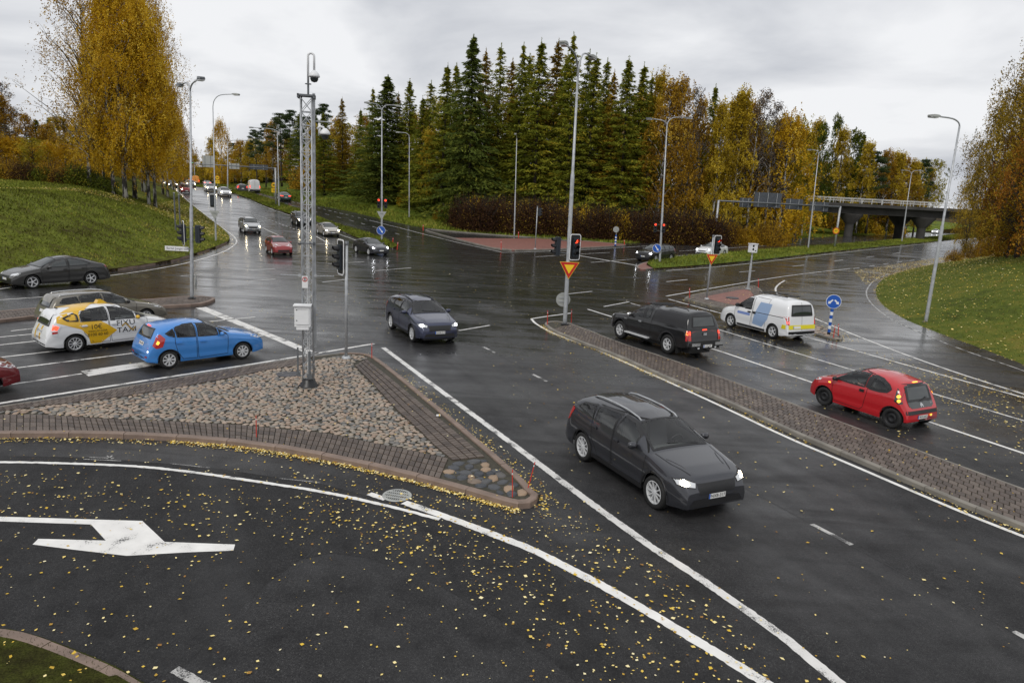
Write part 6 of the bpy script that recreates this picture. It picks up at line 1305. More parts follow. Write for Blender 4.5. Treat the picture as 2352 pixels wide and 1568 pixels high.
# --- sign gantries
def gantry(label, P0, P1, z0, z1, panels, rad=.16, extra=None):
    t = thing('sign_gantry', label, 'gantry', P0)
    for P, zt_ in ((P0, z0), (P1, z1)):
        q = np.array(P)-P0; mb = MB(); mb.tube([q, (q[0], q[1], zt_-P0[2]+.1)], rad, 10); mb.obj('post', 'galv', t, True)
    mb = MB(); a_ = np.array([0, 0, z0-P0[2]]); c_ = np.array([P1[0]-P0[0], P1[1]-P0[1], z1-P0[2]]); mb.tube([a_, c_], rad*.8, 10); mb.obj('beam', 'galv_dark', t, True)
    for (x0, y0, x1, y1, mat) in panels:
        f = ((x0+x1)/2-PX(P0)[0])/(PX(P1)[0]-PX(P0)[0]); ds = P0[1]+(P1[1]-P0[1])*f+.25; A = AT(x0, y0, ds); B = AT(x1, y1, ds); w = abs(B[0]-A[0]); h = abs(A[2]-B[2]); c = (A+B)/2-P0
        mb = MB(); mb.box(c, (w, .06, h)); o = mb.obj('sign_panel', mat, t)
        for k in range(max(2, int(w/1.2))):
            mb = MB(); mb.box(c+[-w/2+w*(k+.5)/max(2, int(w/1.2)), -.07, 0], (.07, .06, h*.98)); mb.obj('panel_rib', 'galv' if mat == 'sign_grey' else 'galv_dark', o)
    return t
P0 = G(1640, 562); P1 = G(1918, 571); z0 = AT(1647, 461, P0[1])[2]; z1 = AT(1927, 475, P1[1])[2]; P0 = np.array([AT(1644, 520, P0[1])[0], P0[1], 0.]); P1 = np.array([AT(1922, 530, P1[1])[0], P1[1], 0.])
gantry('sign gantry with dark panel backs spanning the far right carriageway', P0, P1, z0, z1, [(1700, 454, 1724, 477, 'sign_grey'), (1734, 441, 1792, 478, 'sign_grey'), (1806, 456, 1842, 482, 'sign_grey'), (1861, 463, 1901, 486, 'sign_grey')])
t = sign_at('speed_limit_sign', 'round yellow speed limit sign reading 60 on the right gantry post', AT(1919, 530, P1[1])+[0, -.22, 0], -1.7); disc_part(t, .52, 'sign_yellow', 0., name='yellow_edge'); disc_part(t, .5, 'sign_red', .004, name='red_border'); disc_part(t, .38, 'sign_yellow', .008, name='face'); V, F = text_geo('60', .46); mb = MB(); mb.add([(.013, p[0], p[1]) for p in V], F); mb.obj('lettering', 'text_black', t)
P0 = G(448, 423); P1 = G(634, 475); z0 = AT(447, 376, P0[1])[2]; z1 = AT(636, 387, P1[1])[2]
gantry('sign gantry across the far left carriageway with pale and dark panel backs', P0, P1, z0, z1, [(464, 357, 491, 385, 'sign_back'), (453, 379, 463, 384, 'sign_white'), (526, 375, 550, 389, 'sign_back'), (573, 377, 616, 391, 'sign_grey')], .13)
# --- bridge over the right-hand road
BY = G(1947, 543)[1]; t = thing('road_bridge', 'dark concrete road bridge with white railing crossing the right-hand road', 'bridge', (AT(2000, 500, BY)[0], BY, 0)); o0 = np.array(t.location)
xa, xb = AT(1790, 480, BY)[0]-o0[0], AT(2330, 480, BY)[0]-o0[0]; zt_ = AT(2050, 472, BY-3)[2]; zbm = AT(2050, 496, BY-3)[2]
mb = MB(); mb.box(((xa+xb)/2, 4, zt_-.35), (xb-xa, 15, .7)); mb.obj('deck', 'concrete', t); mb = MB(); mb.box(((xa+xb)/2, 4, (zt_-.7+zbm)/2), (xb-xa, 11.5, zt_-.7-zbm)); mb.obj('girder', 'concrete', t)
for px, py, dy in ((1947, 543, 0), (2112, 550, 0), (2062, 536, 8)):
    x = AT(px, py, BY+dy)[0]-o0[0]; mb = MB(); mb.lathe([(.95, -.2), (.95, zbm*.52), (1.0, zbm*.55), (2.7, zbm-.35), (2.7, zbm)], (x, dy, 0), 20); mb.obj('pillar', 'concrete', t, True)
for yy in (-3.4, 11.4):
    for zz, r in ((1.15, .06), (.62, .04)): mb = MB(); mb.tube([(xa, yy, zt_+zz), (xb, yy, zt_+zz)], r, 6); mb.obj('handrail', 'rail_white', t)
    for x in np.arange(xa+.5, xb, 2.4): mb = MB(); mb.box((x, yy, zt_+.58), (.09, .09, 1.16)); mb.obj('rail_post', 'rail_white', t)
mb = MB(); x = xa-4; mb.add([(x-14, -3.5, -.2), (xa+7, -3.5, -.2), (xa+.5, -3.5, zt_-.5), (x-14, -3.5, zt_-.5), (x-14, 11.5, -.2), (xa+7, 11.5, -.2), (xa+.5, 11.5, zt_-.5), (x-14, 11.5, zt_-.5), (xa-4, -14, -.2)], [(0, 1, 2, 3), (1, 5, 6, 2), (3, 2, 6, 7), (4, 7, 6, 5)]); mb.obj('embankment', 'turf', t)
# --- driver of the red car
M_ = Matrix.Translation(MCT.location) @ Matrix.Rotation(MCT.rotation_euler[2], 4, 'Z') @ Matrix.Scale(MCT.scale[0], 4)
def skin(name, verts, edges, radii, mat, parent):
    me = bpy.data.meshes.new(name); me.from_pydata(verts, edges, []); me.materials.append(MATS[mat]); o = link(name, me, parent); md = o.modifiers.new('skin', 'SKIN')
    for k, r in enumerate(radii): me.skin_vertices[0].data[k].radius = r
    me.skin_vertices[0].data[0].use_root = True; o.modifiers.new('sub', 'SUBSURF').levels = 2; o.modifiers['sub'].render_levels = 2; md.use_smooth_shade = True; return o
x0 = MC.xf-1.86; per = thing('person', 'driver in a pink sweater holding the wheel of the red car', 'person'); per.matrix_world = M_
skin('body', [(x0, .36, .52), (x0-.1, .36, .86), (x0-.14, .36, 1.06), (x0-.13, .36, 1.14), (x0-.10, .36, 1.26), (x0-.1, .54, .98), (x0+.16, .58, .78), (x0+.40, .48, .88), (x0+.46, .46, .92), (x0-.1, .18, .98), (x0+.16, .14, .78), (x0+.4, .26, .88), (x0+.45, .28, .92)],
     [(0, 1), (1, 2), (2, 3), (3, 4), (2, 5), (5, 6), (6, 7), (7, 8), (2, 9), (9, 10), (10, 11), (11, 12)], [(.14, .15), (.11, .15), (.06, .06), (.06, .06), (.09, .085), (.05, .05), (.04, .04), (.03, .03), (.035, .04), (.05, .05), (.04, .04), (.03, .03), (.035, .04)], 'skin', per)
skin('sweater', [(x0, .36, .52), (x0-.1, .36, .86), (x0-.13, .36, 1.04), (x0-.1, .54, .98), (x0+.16, .58, .78), (x0+.38, .49, .87), (x0-.1, .18, .98), (x0+.16, .14, .78), (x0+.38, .25, .87)], [(0, 1), (1, 2), (2, 3), (3, 4), (4, 5), (2, 6), (6, 7), (7, 8)], [(.17, .18), (.14, .18), (.08, .08), (.07, .07), (.06, .06), (.045, .045), (.07, .07), (.06, .06), (.045, .045)], 'pink_cloth', per)
mb = MB(); mb.lathe([(.001, .125), (.06, .11), (.098, .05), (.1, -.01), (.09, -.05)], (x0-.115, .36, 1.27), 14); mb.obj('hair', 'cabin', per, True)
# ================================================================== trees and shrubs
leafcol('needle_larch', [(0., (.07, .085, .012)), (.4, (.165, .185, .022)), (.72, (.29, .285, .03)), (1., (.52, .37, .04))], .6, .35)
leafcol('needle_spruce', [(0., (.03, .05, .015)), (.5, (.092, .12, .022)), (.85, (.17, .19, .03)), (1., (.27, .25, .035))], .6, .25)
leafcol('needle_gold', [(0., (.10, .075, .010)), (.5, (.25, .165, .016)), (1., (.42, .27, .025))], .6, .3)
leafcol('needle_pine', [(0., (.022, .04, .016)), (.5, (.055, .085, .03)), (1., (.10, .12, .05))], .6, .2)
leafcol('leaf_gold', [(0., (.22, .125, .009)), (.35, (.50, .30, .016)), (.7, (.70, .46, .03)), (1., (.84, .64, .11))], .5, .4)
leafcol('leaf_amber', [(0., (.15, .105, .010)), (.35, (.34, .235, .018)), (.7, (.54, .39, .03)), (1., (.70, .55, .09))], .5, .38)
leafcol('leaf_bronze', [(0., (.13, .068, .010)), (.45, (.32, .18, .018)), (.8, (.49, .30, .03)), (1., (.64, .45, .07))], .5, .38)
leafcol('leaf_olive', [(0., (.10, .10, .012)), (.4, (.24, .22, .018)), (.8, (.46, .36, .03)), (1., (.64, .5, .07))], .5, .4)
leafcol('leaf_rust', [(0., (.11, .042, .009)), (.45, (.27, .105, .014)), (.8, (.42, .19, .02)), (1., (.55, .33, .04))], .5, .3)
leafcol('leaf_hedge', [(0., (.020, .011, .007)), (.55, (.055, .026, .014)), (.86, (.09, .045, .014)), (.93, (.30, .19, .025)), (1., (.40, .27, .03))], .6, .15)
leafcol('leaf_twig', [(0., (.06, .05, .045)), (.6, (.12, .10, .09)), (.8, (.25, .15, .03)), (1., (.4, .26, .04))], .7, .1)
leafcol('leaf_green', [(0., (.03, .045, .008)), (.5, (.085, .11, .014)), (.85, (.17, .18, .02)), (1., (.32, .26, .03))], .5, .3)
plain('bark_dark', (.035, .027, .021), .9, var=.4, vs=3., bump=.5, bs=12.)
mt, n, l, b = nodes('bark_birch'); v = obvec(n, l, (1, 1, .32)); z = tex(n, l, 'Noise', v, Scale=3.2, Detail=5., Roughness=.7)
l.new(rampn(n, l, z.outputs[0], [(.40, (.02, .018, .016)), (.50, (.06, .055, .05)), (.54, (.42, .41, .39)), (.8, (.55, .54, .52))]).outputs[0], b.inputs['Base Color']); b.inputs['Roughness'].default_value = .8
def quads(P, D, W, L, wd):
    """quads centred at P (n,3), along D, width direction W"""
    D = D/np.linalg.norm(D, axis=1)[:, None]; Wn = np.cross(D, W); Wn /= np.maximum(np.linalg.norm(Wn, axis=1)[:, None], 1e-6)
    a = D*(L/2)[:, None] if np.ndim(L) else D*L/2; b = Wn*(wd/2)[:, None] if np.ndim(wd) else Wn*wd/2
    V = np.stack([P-a, P+b, P+a, P-b], 1).reshape(-1, 3); F = np.arange(len(V)).reshape(-1, 4); return V, F
def rdir(k): v = rng.normal(size=(k, 3)); return v/np.linalg.norm(v, axis=1)[:, None]
def trunk_mesh(name, mat, H, r0, bend=.0, limbs=(), split=1.):
    mb = MB(); k = 9; ph = rng.uniform(0, 6.28); pts = [(bend*math.sin(i/k*2.2)*math.cos(ph), bend*math.sin(i/k*2.2)*math.sin(ph), H*split*i/k-(.3 if i == 0 else 0)) for i in range(k+1)]
    mb.tube(pts, [r0*(1.25 if i == 0 else (1-i/k)**.8+.04) for i in range(k+1)], 7)
    for a, b_, r in limbs: mb.tube([a, (np.array(a)*.5+np.array(b_)*.5)+[0, 0, .10*np.linalg.norm(np.array(b_)-a)], b_], [r, r*.6, r*.2], 4, cap=False)
    return mb.mesh(name, mat, True), pts
PROTO = {}
def conifer(key, mat, H=26., R=3.6, n_wh=58, per=7, spray=11, bare=.06, droop=.25, power=.85, dens=1., L=.62, w=.17, bark='bark_dark'):
    bz = []; ba = []; bl = []; ph0 = rng.uniform(0, 6.28)
    for i in range(n_wh):
        f = bare+(1-bare)*(i/n_wh)**.92; z = H*f
        for k in range(per):
            bz.append(z+rng.uniform(-.5, .5)); ba.append((k+rng.uniform(-.45, .45))*6.283/per+i*1.3); bl.append((R*(1-f)**power+.18)*rng.uniform(.5, 1.14)*(1+.18*math.sin(ba[-1]*2+f*11+ph0)+.10*math.sin(f*37+ph0))*(0.3 if rng.uniform() < .06 else 1)*1.06)
    bz, ba, bl = map(np.array, (bz, ba, bl)); k = (spray*np.clip(bl/R*1.6, .35, 1.4)*dens).astype(int)+1
    I = np.repeat(np.arange(len(bz)), k); t = rng.uniform(.12, 1, len(I))**.8; ln = bl[I]*t
    side = rng.normal(0, .13, len(I))*ln; P = np.stack([np.cos(ba[I])*ln-np.sin(ba[I])*side, np.sin(ba[I])*ln+np.cos(ba[I])*side, bz[I]-droop*ln**1.3*.4+.10*ln-rng.gamma(1.3, .11, len(I))], 1)+rng.normal(0, .05, (len(I), 3))
    D = np.stack([np.cos(ba[I]+rng.normal(0, .7, len(I))), np.sin(ba[I]+rng.normal(0, .7, len(I))), rng.normal(-.25, .35, len(I))], 1)
    sc = rng.uniform(.6, 1.25, len(I)); V, F = quads(P, D, rdir(len(I))*.8+[0, 0, .5], L*sc, w*sc)
    # leader
    tz = H*rng.uniform(.93, 1.02, 60); Pt = np.stack([rng.normal(0, .05, 60), rng.normal(0, .05, 60), tz], 1); V2, F2 = quads(Pt, rdir(60)*.5+[0, 0, 1], rdir(60), .35, .08)
    at = np.clip(rng.normal(.45, .16, len(bz))[I]+rng.normal(0, .13, len(I)), 0, 1)
    cr = fast_mesh('crown', np.vstack([V, V2]), np.vstack([F, F2+len(V)]), mat, np.r_[at, np.full(60, .4)])
    limbs = [((0, 0, float(bz[j])), (float(np.cos(ba[j])*bl[j]*.8), float(np.sin(ba[j])*bl[j]*.8), float(bz[j]-droop*(bl[j]*.8)**1.3*.4)), .035) for j in range(0, len(bz), 4)]
    tr, _ = trunk_mesh('trunk', bark, H, .24, .1, limbs, .98); PROTO[key] = (H, tr, cr)
def broadleaf(key, mat, H=17., R=4., n_tw=1500, lf=14, z0=.16, shape='ovoid', hang=1., size=.17, bark='bark_birch', r0=.2, limb=60, tl=1.0, spread=1., sparse_top=0., up=.75):
    """crown of hanging twigs that start on limbs"""
    ncl = max(40, n_tw//13); u = rng.uniform(0, 1, ncl)**.9; zz = z0+(1-z0)*u
    if shape == 'ovoid': env = np.sin(np.pi*np.clip((zz-z0*.6)/(1.02-z0*.6), 0, 1)**.72)
    elif shape == 'cone': env = (1-((zz-z0)/(1-z0)))**.75*.96+.04
    else: env = np.sqrt(np.clip(1-((zz-.55)/.5)**2, .05, 1))
    a = rng.uniform(0, 6.283, ncl); lob = 1+.24*np.sin(a*3+zz*9)+.18*np.sin(a*5-zz*14); rr = R*env*lob*np.sqrt(rng.uniform(.1, 1, ncl))*spread
    C0 = np.stack([np.cos(a)*rr, np.sin(a)*rr, zz*H], 1); ci = rng.integers(0, ncl, n_tw); cv = rng.normal(.5, .2, ncl)
    P0 = C0[ci]+rng.normal(0, 1, (n_tw, 3))*[.13*R, .13*R, .16*R]; zz = np.clip(P0[:, 2]/H, 0, 1); a = np.arctan2(P0[:, 1], P0[:, 0])
    keep = rng.uniform(0, 1, n_tw) > sparse_top*zz; P0 = P0[keep]; a = a[keep]; ci = ci[keep]; m_ = len(P0)
    I = np.repeat(np.arange(m_), lf); t = rng.uniform(0, 1, len(I)); tw = rng.uniform(.5, 1.3, m_)*tl
    P = P0[I]+np.stack([np.cos(a[I])*.22*t*tw[I], np.sin(a[I])*.22*t*tw[I], -t*tw[I]*hang], 1)+rng.normal(0, .10+.06*(1-hang), (len(I), 3))
    sc = rng.uniform(.6, 1.3, len(I)); V, F = quads(P, rdir(len(I))+[0, 0, -.6], rdir(len(I)), size*sc, size*.72*sc)
    at = np.clip(cv[ci[I]]+rng.normal(0, .08, m_)[I]+rng.normal(0, .12, len(I)), 0, 1)
    cr = fast_mesh('crown', V, F, mat, at)
    limbs = []
    for j in rng.choice(len(C0), min(limb, len(C0)), False):
        p = C0[j]; zb = max(z0*H*.8, p[2]-np.hypot(p[0], p[1])*up*1.5); limbs.append(((0, 0, float(zb)), tuple(float(q) for q in p), .05+.03*rng.uniform()))
    for j in rng.choice(m_, min(limb*3, m_), False):
        p = P0[j]; q = C0[ci[j]]*.85+np.array([0, 0, p[2]*.15-.5]); limbs.append((tuple(float(c) for c in q), tuple(float(c) for c in p), .018))
    tr, _ = trunk_mesh('trunk', bark, H, r0, .25, limbs, .97); PROTO[key] = (H, tr, cr)
def pine(key, H=22.):
    Ps = []; C = []
    for k in range(70):
        f = rng.uniform(.5, 1.); z = H*f; r = 3.0*(1-(f-.62)**2*4.2)*np.sqrt(rng.uniform(.02, 1)); a = rng.uniform(0, 6.28); C.append((r*math.cos(a), r*math.sin(a), z, rng.uniform(.5, 1.)))
    I = np.repeat(np.arange(len(C)), 110); C = np.array(C); off = rdir(len(I))*(rng.uniform(0, 1, len(I))**.5*C[I, 3])[:, None]*[1.15, 1.15, .6]
    P = C[I, :3]+off; V, F = quads(P, off+[0, 0, .4]+rdir(len(I))*.3, rdir(len(I)), .42, .12); at = np.clip(rng.normal(.5, .18, len(C))[I]+rng.normal(0, .12, len(I)), 0, 1)
    cr = fast_mesh('crown', V, F, 'needle_pine', at); tr, _ = trunk_mesh('trunk', 'bark_dark', H, .22, .15, [((0, 0, float(c[2]-.8)), tuple(float(x) for x in c[:3]), .05) for c in C[:40]], .97); PROTO[key] = (H, tr, cr)
def shrub(key, mat, H=2.4, R=1.7, nn=4200, size=.13, twig=50):
    d = rdir(nn); d[:, 2] = np.abs(d[:, 2]); rad = rng.uniform(.25, 1, nn)**.45; lob = 1+.2*np.sin(np.arctan2(d[:, 1], d[:, 0])*4+d[:, 2]*5)
    P = d*(rad*lob)[:, None]*[R, R, H]+rng.normal(0, .06, (nn, 3)); P[:, 2] = np.maximum(P[:, 2], .03)
    V, F = quads(P, rdir(nn)+[0, 0, .3], rdir(nn), size*rng.uniform(.6, 1.3, nn), size*.7)
    cr = fast_mesh('foliage', V, F, mat, np.clip(rng.normal(.5, .24, nn), 0, 1)); mb = MB()
    for k in range(twig):
        e = rdir(1)[0]; e[2] = abs(e[2])+.3; e *= [R*.95, R*.95, H*1.0]; mb.tube([(e[0]*.1, e[1]*.1, -.1), e*.6+[0, 0, .1], e], [.025, .015, .006], 4, cap=False)
    PROTO[key] = (H, mb.mesh('stems', 'bark_dark'), cr)
conifer('larch1', 'needle_larch', R=5.2, n_wh=40, per=10, spray=46, power=.86, L=.62, w=.15); conifer('larch2', 'needle_larch', R=4.8, n_wh=37, per=9, spray=44, bare=.08, droop=.15, power=.82, L=.62, w=.15); conifer('larch3', 'needle_larch', R=4.3, n_wh=34, per=8, spray=42, bare=.14, power=.75, L=.62, w=.14)
conifer('larch4', 'needle_larch', R=5.8, n_wh=36, per=9, spray=46, bare=.05, droop=.3, power=1.0, L=.66, w=.16); conifer('larch5', 'needle_larch', R=4.0, n_wh=42, per=8, spray=40, bare=.2, droop=.1, power=.62, L=.6, w=.14)
conifer('spruce', 'needle_spruce', R=6.4, n_wh=46, per=12, spray=52, bare=.02, droop=.42, power=.85, L=.68, w=.17); conifer('gold_larch', 'needle_gold', R=5.0, n_wh=38, per=9, spray=40, bare=.05, power=.85, L=.62, w=.15)
broadleaf('birch1', 'leaf_gold', 20., 4.2, 3000, 13, .18, 'ovoid', 1., .15, r0=.24, limb=60); broadleaf('birch2', 'leaf_gold', 20., 3.8, 2800, 12, .2, 'cone', 1., .15, r0=.2, limb=60, spread=1.05)
broadleaf('birch_bare', 'leaf_bronze', 20., 4.6, 2100, 8, .2, 'ovoid', 1.1, .14, r0=.2, limb=110, sparse_top=.5, up=.8)
broadleaf('birch_f1', 'leaf_amber', 20., 3.4, 1200, 10, .16, 'cone', .8, .25, limb=40); broadleaf('birch_f2', 'leaf_bronze', 20., 3.6, 1250, 9, .18, 'ovoid', .8, .25, limb=60); broadleaf('birch_f3', 'leaf_twig', 20., 2.7, 600, 8, .3, 'ovoid', .7, .18, limb=90, sparse_top=.3); broadleaf('olive_f', 'leaf_olive', 18., 4., 1100, 11, .1, 'round', .5, .25, 'bark_dark', limb=40)
broadleaf('green_f', 'leaf_green', 18., 3.6, 1000, 11, .1, 'cone', .5, .25, 'bark_dark', limb=30); broadleaf('weeping', 'leaf_gold', 17., 4.6, 1800, 11, .04, 'ovoid', 1.2, .22, limb=40)
broadleaf('rust', 'leaf_rust', 11., 3.6, 1800, 10, .12, 'round', .5, .15, 'bark_dark', r0=.16, limb=90); leafcol('leaf_tawny', [(0., (.08, .055, .010)), (.4, (.21, .145, .016)), (.8, (.40, .26, .025)), (1., (.56, .40, .06))], .5, .38)
broadleaf('olive_n', 'leaf_tawny', 18., 4.4, 2700, 10, .12, 'ovoid', 1., .15, 'bark_dark', limb=110, sparse_top=.25)
pine('pine'); shrub('hedge', 'leaf_hedge'); shrub('bush_gold', 'leaf_gold', 1.8, 1.5, 3000); shrub('bush_green', 'leaf_green', 1.3, 1.3, 2600, .12, 30); shrub('bush_bronze', 'leaf_bronze', 2., 1.6, 3000)
DESC = {'larch1': 'tall olive green larch', 'larch2': 'slender olive larch', 'larch3': 'thin open larch', 'larch4': 'broad olive larch', 'larch5': 'narrow columnar larch', 'spruce': 'dense dark green spruce', 'gold_larch': 'yellowing golden larch', 'birch1': 'full golden birch', 'birch2': 'tapering golden birch', 'birch_bare': 'nearly bare bronze birch', 'birch_f1': 'narrow golden birch', 'birch_f2': 'bronze leaved birch', 'birch_f3': 'almost leafless grey birch', 'olive_f': 'round yellow green tree', 'green_f': 'green leafy tree', 'weeping': 'broad golden weeping birch', 'rust': 'low rust brown tree', 'olive_n': 'tall tawny birch', 'pine': 'tall dark pine', 'hedge': 'dark brown shrub', 'bush_gold': 'golden shrub', 'bush_green': 'low green shrub', 'bush_bronze': 'bronze shrub'}
TREES = []
def tree(px, dist, top, kind, wide=1., where='woods across the junction', h=None, row=None):
    if row:                                   # stand it on the bank where the photograph shows its foot
        ds = np.arange(40, 130, 1.5); pp = np.array([AT(px, row, d) for d in ds]); zz = TZs(pp[:, 0], pp[:, 1]); er = np.array([abs(PX((a, b, c))[1]-row) for a, b, c in zip(pp[:, 0], pp[:, 1], zz)]); best = (0, ds[int(np.argmax(er < er.min()+1.5))])
        dist = best[1]
    p = AT(px, row or 470, dist); z = TZ(p[0], p[1]); base = np.array([p[0], p[1], z])
    H = h if h else HGT(base, top); TREES.append((where, kind, px, dist, base, H, wide))
# --- conifers across the junction
C_ = [(745, 135, 262, 'larch1'), (786, 140, 226, 'gold_larch'), (826, 138, 252, 'larch4'), (855, 132, 205, 'larch2'), (880, 128, 176, 'spruce'), (908, 132, 215, 'gold_larch'), (935, 128, 186, 'larch1'), (968, 122, 225, 'larch4'), (985, 124, 190, 'larch3'), (1010, 118, 152, 'larch4'), (1040, 122, 150, 'larch2'), (1075, 113, 86, 'spruce'), (1108, 120, 118, 'gold_larch'), (1138, 117, 108, 'larch3'), (1160, 124, 140, 'gold_larch'), (1182, 116, 104, 'larch2'), (1205, 124, 130, 'larch5'), (1228, 114, 94, 'larch4'), (1256, 120, 96, 'gold_larch'), (1280, 116, 128, 'larch5'), (1301, 113, 82, 'larch2'), (1325, 121, 120, 'larch3'), (1346, 114, 130, 'larch4'), (1372, 118, 140, 'larch3'), (1390, 114, 165, 'gold_larch'), (1424, 113, 138, 'larch1'), (1452, 115, 150, 'larch4'), (1474, 118, 175, 'larch3')]
for px, d, t, k in C_: tree(px, d, t, k, .95 if k != 'spruce' else 1.05, 'conifers across the junction')
for px in range(720, 1480, 26): tree(px+rng.uniform(-8, 8), 134+rng.uniform(-4, 10) if px > 960 else 150, rng.uniform(200, 270) if px > 960 else rng.uniform(260, 300), ['larch1', 'birch_f2', 'larch2', 'birch_f1', 'olive_f', 'larch3'][int(rng.integers(6))], 1., 'back row behind the conifers')
for px in range(985, 1480, 31): tree(px+rng.uniform(-9, 9), 121+rng.uniform(-3, 3), rng.uniform(300, 390), ['birch_f1', 'weeping', 'birch_f2', 'olive_f'][int(rng.integers(4))], 1., 'young golden trees among the conifers')
for px in range(700, 1500, 24): tree(px+rng.uniform(-8, 8), (126 if px > 960 else 146)+rng.uniform(-3, 4), 0, ['bush_bronze', 'bush_gold', 'bush_green', 'hedge'][int(rng.integers(4))], 1.3, 'undergrowth among the conifers', h=rng.uniform(4.5, 7.))
# --- mixed birch wood to the right
for px, d, t, k, w in [(1496, 118, 172, 'birch_f1', .8), (1512, 112, 185, 'birch_f2', .8), (1534, 118, 195, 'birch_f3', .9), (1552, 114, 178, 'birch_f2', .85), (1575, 118, 200, 'birch_f3', .9), (1595, 120, 225, 'birch_f2', .8), (1620, 122, 200, 'larch1', .9), (1640, 116, 240, 'birch_f1', .9), (1662, 122, 232, 'birch_f1', .9), (1682, 120, 212, 'birch_f1', .85), (1700, 126, 235, 'birch_f2', .8), (1722, 122, 220, 'birch_f3', .9), (1742, 126, 206, 'birch_f3', 1.), (1764, 124, 235, 'birch_f3', .9), (1775, 128, 275, 'birch_f1', .9), (1796, 124, 262, 'weeping', 1.), (1822, 150, 300, 'olive_f', .6), (1852, 196, 280, 'birch_f1', .9), (1875, 192, 290, 'green_f', .8), (1896, 198, 272, 'green_f', .8), (1918, 194, 300, 'birch_f1', 1.), (1940, 198, 306, 'green_f', .9), (1960, 200, 308, 'larch1', 1.), (1975, 190, 330, 'birch_f1', 1.1), (1998, 190, 350, 'pine', 1.), (2020, 195, 345, 'birch_f2', 1.2), (2045, 195, 352, 'birch_f1', 1.2), (2066, 200, 360, 'birch_f2', 1.2), (2088, 200, 372, 'birch_f1', 1.1), (2108, 205, 368, 'pine', 1.), (2124, 215, 385, 'birch_f2', 1.)]:
    tree(px, d, t, k, w, 'birch wood by the bridge')
for px in range(1490, 1850, 20): tree(px+rng.uniform(-7, 7), 133+rng.uniform(-3, 8), rng.uniform(250, 320), ['birch_f1', 'birch_f2', 'birch_f3', 'olive_f'][int(rng.integers(4))], 1., 'back row of the birch wood')
for px in range(1860, 2130, 26): tree(px+rng.uniform(-7, 7), 205+rng.uniform(-3, 8), rng.uniform(370, 410), ['birch_f1', 'olive_f', 'birch_f2', 'green_f'][int(rng.integers(4))], 1.2, 'trees beyond the bridge')
# --- far trees along the left road
for px, d, t, k, w in [(470, 250, 372, 'birch_f1', 1.3), (490, 230, 318, 'birch_f1', 1.1), (512, 225, 276, 'weeping', .75), (540, 240, 330, 'pine', 1.2), (556, 215, 322, 'birch_f2', 1.1), (575, 205, 325, 'birch_f1', 1.), (592, 195, 300, 'pine', 1.1), (612, 190, 285, 'pine', 1.), (630, 185, 278, 'birch_f2', 1.), (648, 182, 262, 'pine', 1.1), (668, 180, 254, 'pine', 1.1), (690, 172, 262, 'larch1', 1.2), (705, 165, 270, 'pine', 1.), (722, 160, 262, 'larch1', 1.1), (740, 155, 240, 'pine', 1.)]:
    tree(px, d, t, k, w, 'far trees right of the left road')
for px in range(452, 740, 24): tree(px+rng.uniform(-5, 5), 262-(px-452)*.3, rng.uniform(345, 372) if px < 560 else rng.uniform(310, 335), ['birch_f1', 'birch_f2', 'pine', 'olive_f'][int(rng.integers(4))], 1.4, 'far back row beyond the left road')
# --- birches on the left bank
for px, r_, t, k, w in [(207, 430, -70, 'birch_bare', 1.15), (262, 446, -20, 'birch1', .8), (289, 455, -75, 'birch1', .95), (310, 456, -110, 'birch2', 1.), (342, 470, -10, 'birch1', .9), (357, 476, 60, 'birch2', .85), (385, 452, 0, 'birch_bare', .8), (330, 440, -70, 'birch1', .95), (374, 446, 130, 'birch2', .9), (398, 436, 210, 'birch1', .9), (240, 436, 70, 'birch2', .9), (412, 430, 270, 'birch1', .9)]: tree(px, 0, t, k, w*(1.05 if k == 'birch_bare' else .87), 'birches on the left bank', row=r_)
for px, d, t, k, w in [(-30, 92, 190, 'birch_f2', 1.2), (5, 88, 215, 'birch_f2', 1.2), (28, 96, 188, 'birch_f3', 1.2), (50, 90, 250, 'birch_f3', 1.1), (72, 94, 262, 'birch_f2', 1.1), (98, 98, 275, 'larch1', 1.2), (122, 92, 285, 'birch_f2', 1.2), (150, 96, 270, 'birch_f1', 1.2), (175, 100, 290, 'birch_f2', 1.2), (205, 104, 280, 'olive_f', 1.1), (235, 110, 290, 'birch_f2', 1.2), (265, 120, 300, 'birch_f1', 1.2), (300, 130, 310, 'birch_f2', 1.2), (340, 150, 320, 'birch_f1', 1.3), (385, 185, 345, 'birch_f2', 1.3), (415, 230, 360, 'birch_f1', 1.3), (15, 108, 240, 'larch1', 1.), (130, 112, 270, 'larch2', 1.), (-10, 84, 300, 'weeping', 1.1), (40, 86, 315, 'weeping', 1.1), (85, 84, 320, 'olive_f', 1.1), (118, 87, 325, 'weeping', 1.1), (160, 86, 330, 'weeping', 1.1), (195, 90, 335, 'birch_f2', 1.4), (225, 95, 330, 'weeping', 1.1), (255, 100, 335, 'olive_f', 1.2), (290, 112, 340, 'weeping', 1.1), (325, 125, 345, 'birch_f2', 1.4), (360, 150, 355, 'weeping', 1.2), (395, 190, 365, 'weeping', 1.2), (440, 275, 375, 'pine', 1.3)]: tree(px, d, t, k, w, 'woods behind the left bank')
